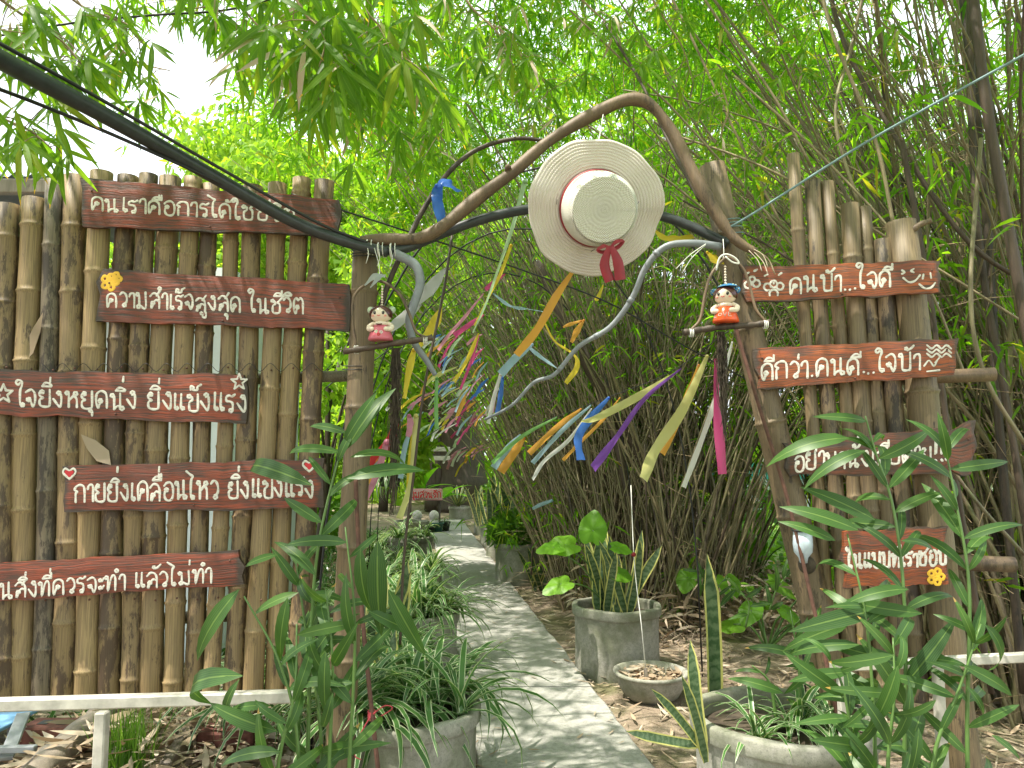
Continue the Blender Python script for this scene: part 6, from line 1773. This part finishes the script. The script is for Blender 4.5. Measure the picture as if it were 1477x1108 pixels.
tree('tall light green tree beyond the fence, right below the sky gap', (-5.2, 15.5), 7.8, 2.4, 401, 15000, .2)
tree('light green tree behind the fence between the pipe and the sky', (-7.8, 16.5), 6.4, 2.4, 402, 13000, .2)
tree('yellow-green tree above the far left fence corner', (-10.8, 15.5), 4.2, 2.0, 403, 5000, .18)
tree('tall feathery tree left of the path beyond the gate post', (-3.0, 13.5), 6.8, 2.1, 404, 17000, .17)
tree('pale tree left of the end of the path', (-3.6, 21), 9.5, 3.2, 405, 14000, .26)
tree('distant green tree behind the end of the path', (0.2, 27), 12.5, 4.6, 406, 13000, .3)
tree('tall green tree behind the bamboo clump', (5.2, 19), 11.5, 4.0, 407, 14000, .25)
tree('sunlit tree behind the right panel', (9.5, 17), 8.5, 3.4, 408, 8000, .24)
tree('sunlit tree at the far right edge', (13.5, 15), 8, 3.4, 409, 7000, .24)
tree('low leafy tree left of the gate post behind the fence', (-2.3, 8.8), 3.9, 1.2, 410, 8000, .13, trunk_r=.06)
tree('low leafy tree behind the fence gaps', (-4.4, 9.5), 3.2, 1.6, 411, 6000, .14, trunk_r=.06)
# dark wide trunk at the end of the path
dt = thing('old_tree', 'wide dark tree trunk at the end of the path', 'tree', (-1.5, 21.5, 0))
m = MB()
pp = smooth_line([(-1.45, 21.5, -.05), (-1.5, 21.5, 1.2), (-1.7, 21.5, 3.0), (-1.6, 21.5, 5)], 6); m.tube(pp, np.linspace(.85, .5, len(pp)) * (1 + .05 * np.sin(np.arange(len(pp)) * 2)), 14); part(dt, 'trunk', m, M['trunk'])
m = MB(); m.tube(smooth_line([(-2.2, 21.2, 0), (-2.15, 21.2, 1.6), (-2.5, 21.2, 3.4)], 6), .28, 10); part(dt, 'side_trunk', m, M['trunk'])
bl = [((x, 21.5, z), (1.2, 1.2, .8), 1) for x, z in ((-3, 4.5), (-1.5, 5.5), (0, 4.8), (-2, 6.5))]
rs = np.random.RandomState(16); lf = MB()
for c, r_, f in bl:
    k = 220; d = rs.normal(0, 1, (k, 3)); d /= np.linalg.norm(d, axis=1)[:, None]; lf.leaves(*fans(rs, np.array(c) + d * rs.uniform(.2, 1, k)[:, None] * np.array(r_), 6, .25, .12))
part(dt, 'crown', lf, M['bam_leaf'], kind='stuff')
# far thicket closing the view
m = MB(); rs = np.random.RandomState(17); n = 26000
a = rs.uniform(rad(35), rad(145), n); D = rs.uniform(24, 34, n); z = rs.uniform(0, 1, n) ** 1.3 * (4.4 + 1.2 * np.sin(a * 9) + .8 * np.sin(a * 23))
p = np.stack([D * np.cos(a), D * np.sin(a), z], -1); kk = ~gap_mask(p); p = p[kk]; n = len(p); d = rs.normal(0, 1, (n, 3)); Ls = rs.uniform(.3, .7, n)
m.leaves(p, d, rs.normal(0, 1, (n, 3)), Ls, Ls * .22, np.full(n, .2)); solo('far_thicket', m, M['tree_leaf'], 'far thicket of trees behind everything', kind='stuff')
# thin bare stems with ferny leaves between (left of path)
for k, (c, rx, rz, n, L_, lab) in enumerate([((-3.4, 11.5, .7), 1.0, .7, 2200, .2, 'green shrub behind the right end of the fence'),
        ((-4.2, 7.2, .5), .9, .5, 1600, .18, 'low shrub seen under the fence gaps'), ((0.2, 19.5, .5), 1.0, .5, 1400, .22, 'dark green shrub right of the path end')]):
    bush('leafy_shrub', lab, c, rx, rx, rz, n, L_, M['hedge_leaf'], 500 + k, 'shrub')

# ================================================================== END OF THE PATH: sign, figurines, pots, plants
cx, cy_ = P(613, 713, 15.5)[0], 15.5
sg = thing('garden_sign', 'small pink and white sign board with red letters at the end of the path', 'sign', (cx, cy_, 0))
z0, z1 = P(613, 722, cy_)[2], P(613, 705, cy_)[2]
M['sign_pink'] = plain('pink_sign_board', (0.62, 0.3, 0.3), .5); M['sign_red'] = plain('red_sign_letter', (0.6, .04, .05), .5)
m = MB(); m.box((cx - .36, cy_ - .015, z0), (cx + .36, cy_ + .015, z1), None, .01); part(sg, 'board', m, M['sign_pink'])
for s_ in (-.3, .3):
    m = MB(); m.box((cx + s_ - .02, cy_ + .02, 0), (cx + s_ + .02, cy_ + .05, z1 + .05), None, .005); part(sg, 'post', m, M['trunk'])
m = MB(); thai(m, 'มุมสวนรัก', 591, 718, 636, 718, 8.2, 1.6, lambda q: cy_ - .03) if all(ch in GL for ch in 'มุมสวนรัก') else None
part(sg, 'letter_outline', m, M['white_paint'])
m = MB(); thai(m, 'มุมสวนรัก', 591, 718, 636, 718, 8.2, .75, lambda q: cy_ - .04); part(sg, 'lettering', m, M['sign_red'])
M['gnome'] = plain('pale_grey_stone', (0.55, .52, .48), .7)
for (px, lab) in ((602, 'small pale stone figurine under the left end of the pink sign'), (626, 'small pale stone figurine under the right end of the pink sign')):
    c = P(px, 740, 15.1); c[2] = .02
    t_ = thing('garden_figurine', lab, 'figurine', c)
    m = MB(); m.lathe([(0, 0), (.11, 0), (.12, .06), (.1, .18), (.07, .24)], 18, Matrix.Translation(tuple(c))); part(t_, 'body', m, M['gnome'])
    m = MB(); m.ball((c[0], c[1], c[2] + .32), (.1, .1, .11), 14, 9); part(t_, 'head', m, M['gnome'])
def small_pot(lab, px, py, Y, r, h, mat, leafy=None, hang=False, z=None):
    c = P(px, py, Y); z0_ = 0 if z is None else z
    if hang: z0_ = c[2] - h / 2
    t_ = thing('plastic_pot', lab, 'pot', (c[0], Y, z0_))
    m = MB(); m.lathe([(.01, .01), (r * .75, 0), (r * .95, h * .85), (r * 1.06, h * .86), (r * 1.06, h), (r * .95, h), (r * .9, h * .85), (.01, h * .85)], 20, Matrix.Translation((c[0], Y, z0_))); part(t_, 'pot_wall', m, mat)
    if hang:
        m = MB()
        for a in (0, 2.1, 4.2): m.tube([(c[0] + r * math.cos(a), Y + r * math.sin(a), z0_ + h), (c[0], Y, z0_ + h + .5)], .004, 4)
        m.tube([(c[0], Y, z0_ + h + .5), (c[0], Y, z0_ + h + 1.6)], .004, 4)
        part(t_, 'hanger', m, M['cable'])
    return (c[0], Y, z0_ + h * .85)
def tuft(lab, c, n, L, seed, proto=None, name='potted_plant', el=(20, 80)):
    rs = np.random.RandomState(seed); t_ = thing(name, lab, 'plant', c); pr = proto or SPID
    for k in range(n): place(t_, 'leaf', pr[rs.randint(len(pr))], leaf_matrix((c[0] + rs.normal(0, .02), c[1] + rs.normal(0, .02), c[2]), rnd_dir(rs, *el), L * rs.uniform(.6, 1.1)))
c = small_pot('black pot on the ground just right of the left post', 533, 724, 9.5, .17, .3, M['black_plastic']); tuft('pale striped plant in the black pot just right of the left post', c, 40, .5, 71)
c = small_pot('black pot left of the pink sign', 572, 728, 11, .17, .3, M['black_plastic']); tuft('grassy plant in the black pot left of the pink sign', c, 36, .5, 72)
c = small_pot('black hanging pot right of the hanging moss', 563, 690, 8.0, .13, .17, M['black_plastic'], hang=True); tuft('trailing plant in the hanging pot right of the moss', c, 40, .4, 73, el=(-20, 60))
c = small_pot('black hanging pot close beside the left post', 527, 682, 8.0, .13, .17, M['black_plastic'], hang=True); tuft('trailing plant in the hanging pot beside the left post', c, 36, .4, 74, el=(-20, 60))
c = small_pot('dark green pot under the right end of the pink sign', 630, 745, 15.0, .14, .22, plain('dark_green_plastic', (.02, .1, .07), .4))
c = small_pot('small black pot right of the stone figurine', 641, 744, 15.2, .12, .22, M['black_plastic']); tuft('small reddish rosette plant right of the stone figurine', c, 22, .32, 75)
c = small_pot('black bowl of succulents under the pink sign', 614, 744, 14.9, .2, .16, M['black_plastic']); tuft('low succulent cluster under the pink sign', c, 30, .24, 76)
BIG = [leaf_proto('broad_leaf', M['taro_leaf'], .38, dr, .15, 'lance', 8, .05) for dr in (.5, .9)]
M['bigleafpos'] = None
tuft('bright large-leaved plant above the pink sign', (P(607, 690, 16)[0], 16, .75), 12, .75, 77, BIG, 'broadleaf_plant', (25, 80))
tuft('broad-leaved plant behind the right end of the pink sign', (P(640, 690, 16.6)[0], 16.6, .6), 9, .7, 78, BIG, 'broadleaf_plant', (10, 60))
c = ring_pot(P(662, 730, 18)[0], 18.6, .3, .3, 'low concrete planter just beyond the end of the path')
tuft('yellow-leaved bromeliad beyond the end of the path', (P(660, 720, 18.4)[0], 18.6, .3), 24, .6, 79, SNAKE, 'bromeliad', (20, 70))
for k, (px, py, ln) in enumerate(((632, 648, .8), (632, 661, .8), (636, 686, .0))):
    if ln:
        c0 = P(px, py, 20); m = MB(); m.box((c0[0] - .32, 20 - .02, c0[2] - .06), (c0[0] + .32, 20.02, c0[2] + .06), None, .01)
        solo('hanging_board', m, M['gnome'], ['upper', 'lower'][k] + ' small grey board hung before the dark trunk', 'sign', smooth=False, loc=c0)
# clear string tied to a stake by the big pot
cl = thing('plant_stake', 'flat wooden stake with pale twine standing before the shallow bowl', 'stake', G(932, 1012))
a = G(932, 1012); m = MB(); m.box((a[0] - .012, a[1] - .004, -.02), (a[0] + .012, a[1] + .004, .2), None, .002); part(cl, 'stake', m, M['old_wood'])
m = MB(); m.tube(smooth_line([(a[0], a[1], .2), tuple(P(925, 900, 4.7)), tuple(P(915, 812, 4.9)), tuple(P(910, 700, 5.1))], 6), .003, 5); part(cl, 'twine', m, M['white_string'])
m = MB(); m.ball(P(914, 800, 4.9), .016, 8, 6); part(cl, 'twine_knot', m, M['ribbon_red'])
line_thing('thin_stick', 'bare upright stick behind the mossy ring pot', 'stick', [(930, 870, 6.0), (933, 780, 6.0), (930, 640, 6.0)], .007, M['dark_culm'], 6)
line_thing('thin_stick', 'bare upright stick right of the leafy greens pot', 'stick', [(766, 830, 8.2), (770, 740, 8.2), (768, 650, 8.2)], .01, M['dark_culm'], 6)

# hanging clear bottle on the right post
bt_ = thing('hanging_bottle', 'pale blue-white plastic bottle hung upside down on the right gate post', 'bottle', P(1158, 785, 2.9))
M['bottle'] = plain('pale_blue_plastic', (.5, .58, .66), .25)
c = P(1158, 785, 2.9); m = MB(); m.lathe([(0, .055), (.02, .055), (.034, .045), (.037, 0), (.034, -.03), (.018, -.05), (.014, -.07), (0, -.07)], 20, Matrix.Translation(tuple(c))); part(bt_, 'bottle_body', m, M['bottle'])
m = MB(); m.lathe([(.037, .048), (.041, .05), (.041, .056), (.034, .058)], 20, Matrix.Translation(tuple(c))); part(bt_, 'rim', m, M['black_plastic'])
m = MB(); m.ball(P(1164, 815, 2.93), (.035, .03, .035), 12, 8); solo('wire_bundle', m, M['dark_moss'], 'dark bundle of wire and fibre round the right post below the bottle', 'bundle', loc=P(1164, 815, 2.93))

# ================================================================== LOWER LEFT: logs, planks, sheath litter, metal frame
lg = thing('weathered_log', 'grey weathered log slanting up from the lower left corner under the white railing', 'log', G(60, 1120))
A = P(30, 1135, 3.35); Bq = P(150, 1030, 3.9)
pp = smooth_line([A, (A + Bq) / 2 + [0, 0, .01], Bq], 8); m = MB(); m.tube(pp, .075 * (1 + .05 * np.sin(np.arange(len(pp)) * 1.3)), 12, flat=.75); part(lg, 'log_body', m, M['old_wood'])
bd = thing('planter_edge', 'grey plank edging right of the sheath litter under the fence', 'plank', G(250, 1100))
A = P(238, 1118, 3.5); Bq = P(272, 1062, 3.85)
def board3(t_, nm, a, b_, w, h, mat): bar(t_, nm, a, b_, w, mat, h)
board3(bd, 'edge_plank', A, Bq, .05, .12, M['old_wood'])
bk = thing('brick_block', 'dark red hollow brick lying behind the weathered log', 'brick', P(75, 1060, 3.9))
c = P(78, 1060, 3.95); m = MB(); m.box((c[0] - .14, c[1] - .08, c[2] - .12), (c[0] + .14, c[1] + .08, c[2] + .06), None, .008); part(bk, 'block', m, M['brick'], smooth=False)
for dx in (-.05, .05):
    m = MB(); m.box((c[0] + dx - .025, c[1] - .03, c[2] + .061), (c[0] + dx + .025, c[1] + .03, c[2] + .063)); part(bk, 'hole_shade', m, M['black_plastic'], smooth=False)  # flat dark plate on the brick stands in for the shade inside the opening
# supports under it down to the ground
m = MB(); m.box((c[0] - .16, c[1] - .1, 0), (c[0] + .16, c[1] + .1, c[2] - .12), None, .01); solo('stone_base', m, M['soil'], 'dark block standing under the hollow brick', 'block', smooth=False, loc=(c[0], c[1], 0))
tp = thing('brick_block', 'dark brown block behind the cane stems right of the sheath litter', 'brick', P(330, 1070, 3.9))
c = P(325, 1085, 3.9); m = MB(); m.box((c[0] - .12, c[1] - .08, 0), (c[0] + .16, c[1] + .08, c[2] + .12), None, .01); part(tp, 'block', m, M['brick'], smooth=False)
m = MB(); rs = np.random.RandomState(19); n = 1900
X = rs.uniform(-2.6, -1.0, n); Yv = rs.uniform(3.35, 4.7, n); z = .03 + .26 * np.exp(-((X + 1.8) / .5) ** 2) * rs.uniform(0, 1, n)
a = rs.uniform(0, 6.28, n); d = np.stack([np.cos(a), np.sin(a), rs.uniform(-.2, .3, n)], -1); Ls = rs.uniform(.06, .22, n)
m.leaves(np.stack([X, Yv, z], -1), d, np.stack([rs.normal(0, .6, n), rs.normal(0, .6, n), np.ones(n)], -1), Ls, Ls * rs.uniform(.04, .12, n), rs.uniform(-.2, .2, n))
solo('sheath_litter', m, M['dry_leaf'], 'pile of dry bamboo sheaths under the left fence', kind='stuff')
m = MB(); n = 240; c = P(180, 1090, 3.5); p = np.array([c[0], c[1], 0.05]) + rs.normal(0, 1, (n, 3)) * [.05, .05, .0]
d = np.stack([rs.normal(0, .18, n), rs.normal(0, .18, n), np.ones(n)], -1); m.leaves(p, d, rs.normal(0, 1, (n, 3)), rs.uniform(.2, .42, n), np.full(n, .0028), np.full(n, .05))
solo('grass_tuft', m, M['hedge_leaf'], 'thin bright grass tuft right of the white railing upright', 'grass tuft', loc=(c[0], c[1], 0))
fr = thing('metal_stand', 'grey metal frame with a light blue sheet in the lower left corner', 'frame', G(20, 1120))
bar(fr, 'strut', P(8, 1095, 3.6), P(34, 1030, 3.9), .06, M['steel'], .02); bar(fr, 'cross_bar', P(-40, 1082, 3.6), P(52, 1080, 3.6), .03, M['steel'])
m = MB(); c = P(-10, 1040, 4.0); m.box((c[0] - .3, c[1] - .3, c[2] - .01), (c[0] + .13, c[1] + .3, c[2] + .01), None, .004); part(fr, 'blue_sheet', m, M['blue_sheet'], smooth=False)
for x in (-.25, .1): 
    m = MB(); m.box((c[0] + x - .015, c[1] - .015, 0), (c[0] + x + .015, c[1] + .015, c[2] - .01)); part(fr, 'leg', m, M['steel'], smooth=False)

# shed behind the left fence: pale wall, corrugated roof edge, seen at the left edge and through the gaps
sh = thing('garden_shed', 'pale shed behind the left fence with dark corrugated tin roof edge at the far left', 'shed', (-4.2, 5.2, 0))
m = MB(); m.box((-6.5, 5.6, 0), (-2.15, 5.7, 2.95)); part(sh, 'wall', m, M['shed_wall'], smooth=False)
m = MB(); m.box((-2.25, 5.71, 0), (-2.15, 7.5, 2.95)); part(sh, 'side_wall', m, M['shed_wall'], smooth=False)
for k in range(3):
    m = MB(); n = 30; v = []
    x0 = -3.52 + k * -1.0; xs_ = np.linspace(x0, x0 + 1.05, n)
    for y in (4.0, 5.9):
        for x in xs_: v.append((x, y, (3.06 + .02 * math.sin((x - x0) * 60) + (y - 4.0) * .1) + k * .002))
    m.add(v, [[i_, i_ + 1, n + i_ + 1, n + i_] for i_ in range(n - 1)]); part(sh, 'roof_sheet', m, M['tin'])
m = MB(); m.box((-6, 3.97, 2.95), (-2.56, 4.02, 3.03), None, .005); part(sh, 'roof_beam', m, M['old_wood'], smooth=False)
m = MB(); m.box((-6.4, 4.0, 2.86), (-6.3, 5.6, 2.94)); part(sh, 'roof_beam', m, M['old_wood'], smooth=False)
for x in (-4.6,):
    m = MB(); m.box((x, 3.97, 0), (x + .08, 4.05, 2.86)); part(sh, 'shed_post', m, M['old_wood'], smooth=False)
# far white and teal fence beyond the right meadow
fw = thing('net_fence', 'distant white and teal net fence beyond the right meadow', 'fence', (9, 21, 0))
M['teal'] = plain('teal_net', (.05, .42, .4), .6)
m = MB(); m.box((3, 21, .9), (18, 21.04, 1.35)); part(fw, 'teal_net', m, M['teal'], smooth=False)
m = MB(); m.box((3, 21.05, 0.0), (18, 21.09, .9)); part(fw, 'low_wall', m, M['shed_wall'], smooth=False)
for x in range(3, 19, 2):
    m = MB(); m.box((x, 20.93, 0), (x + .08, 21.0, 1.7)); part(fw, 'fence_post', m, M['white_metal'], smooth=False)
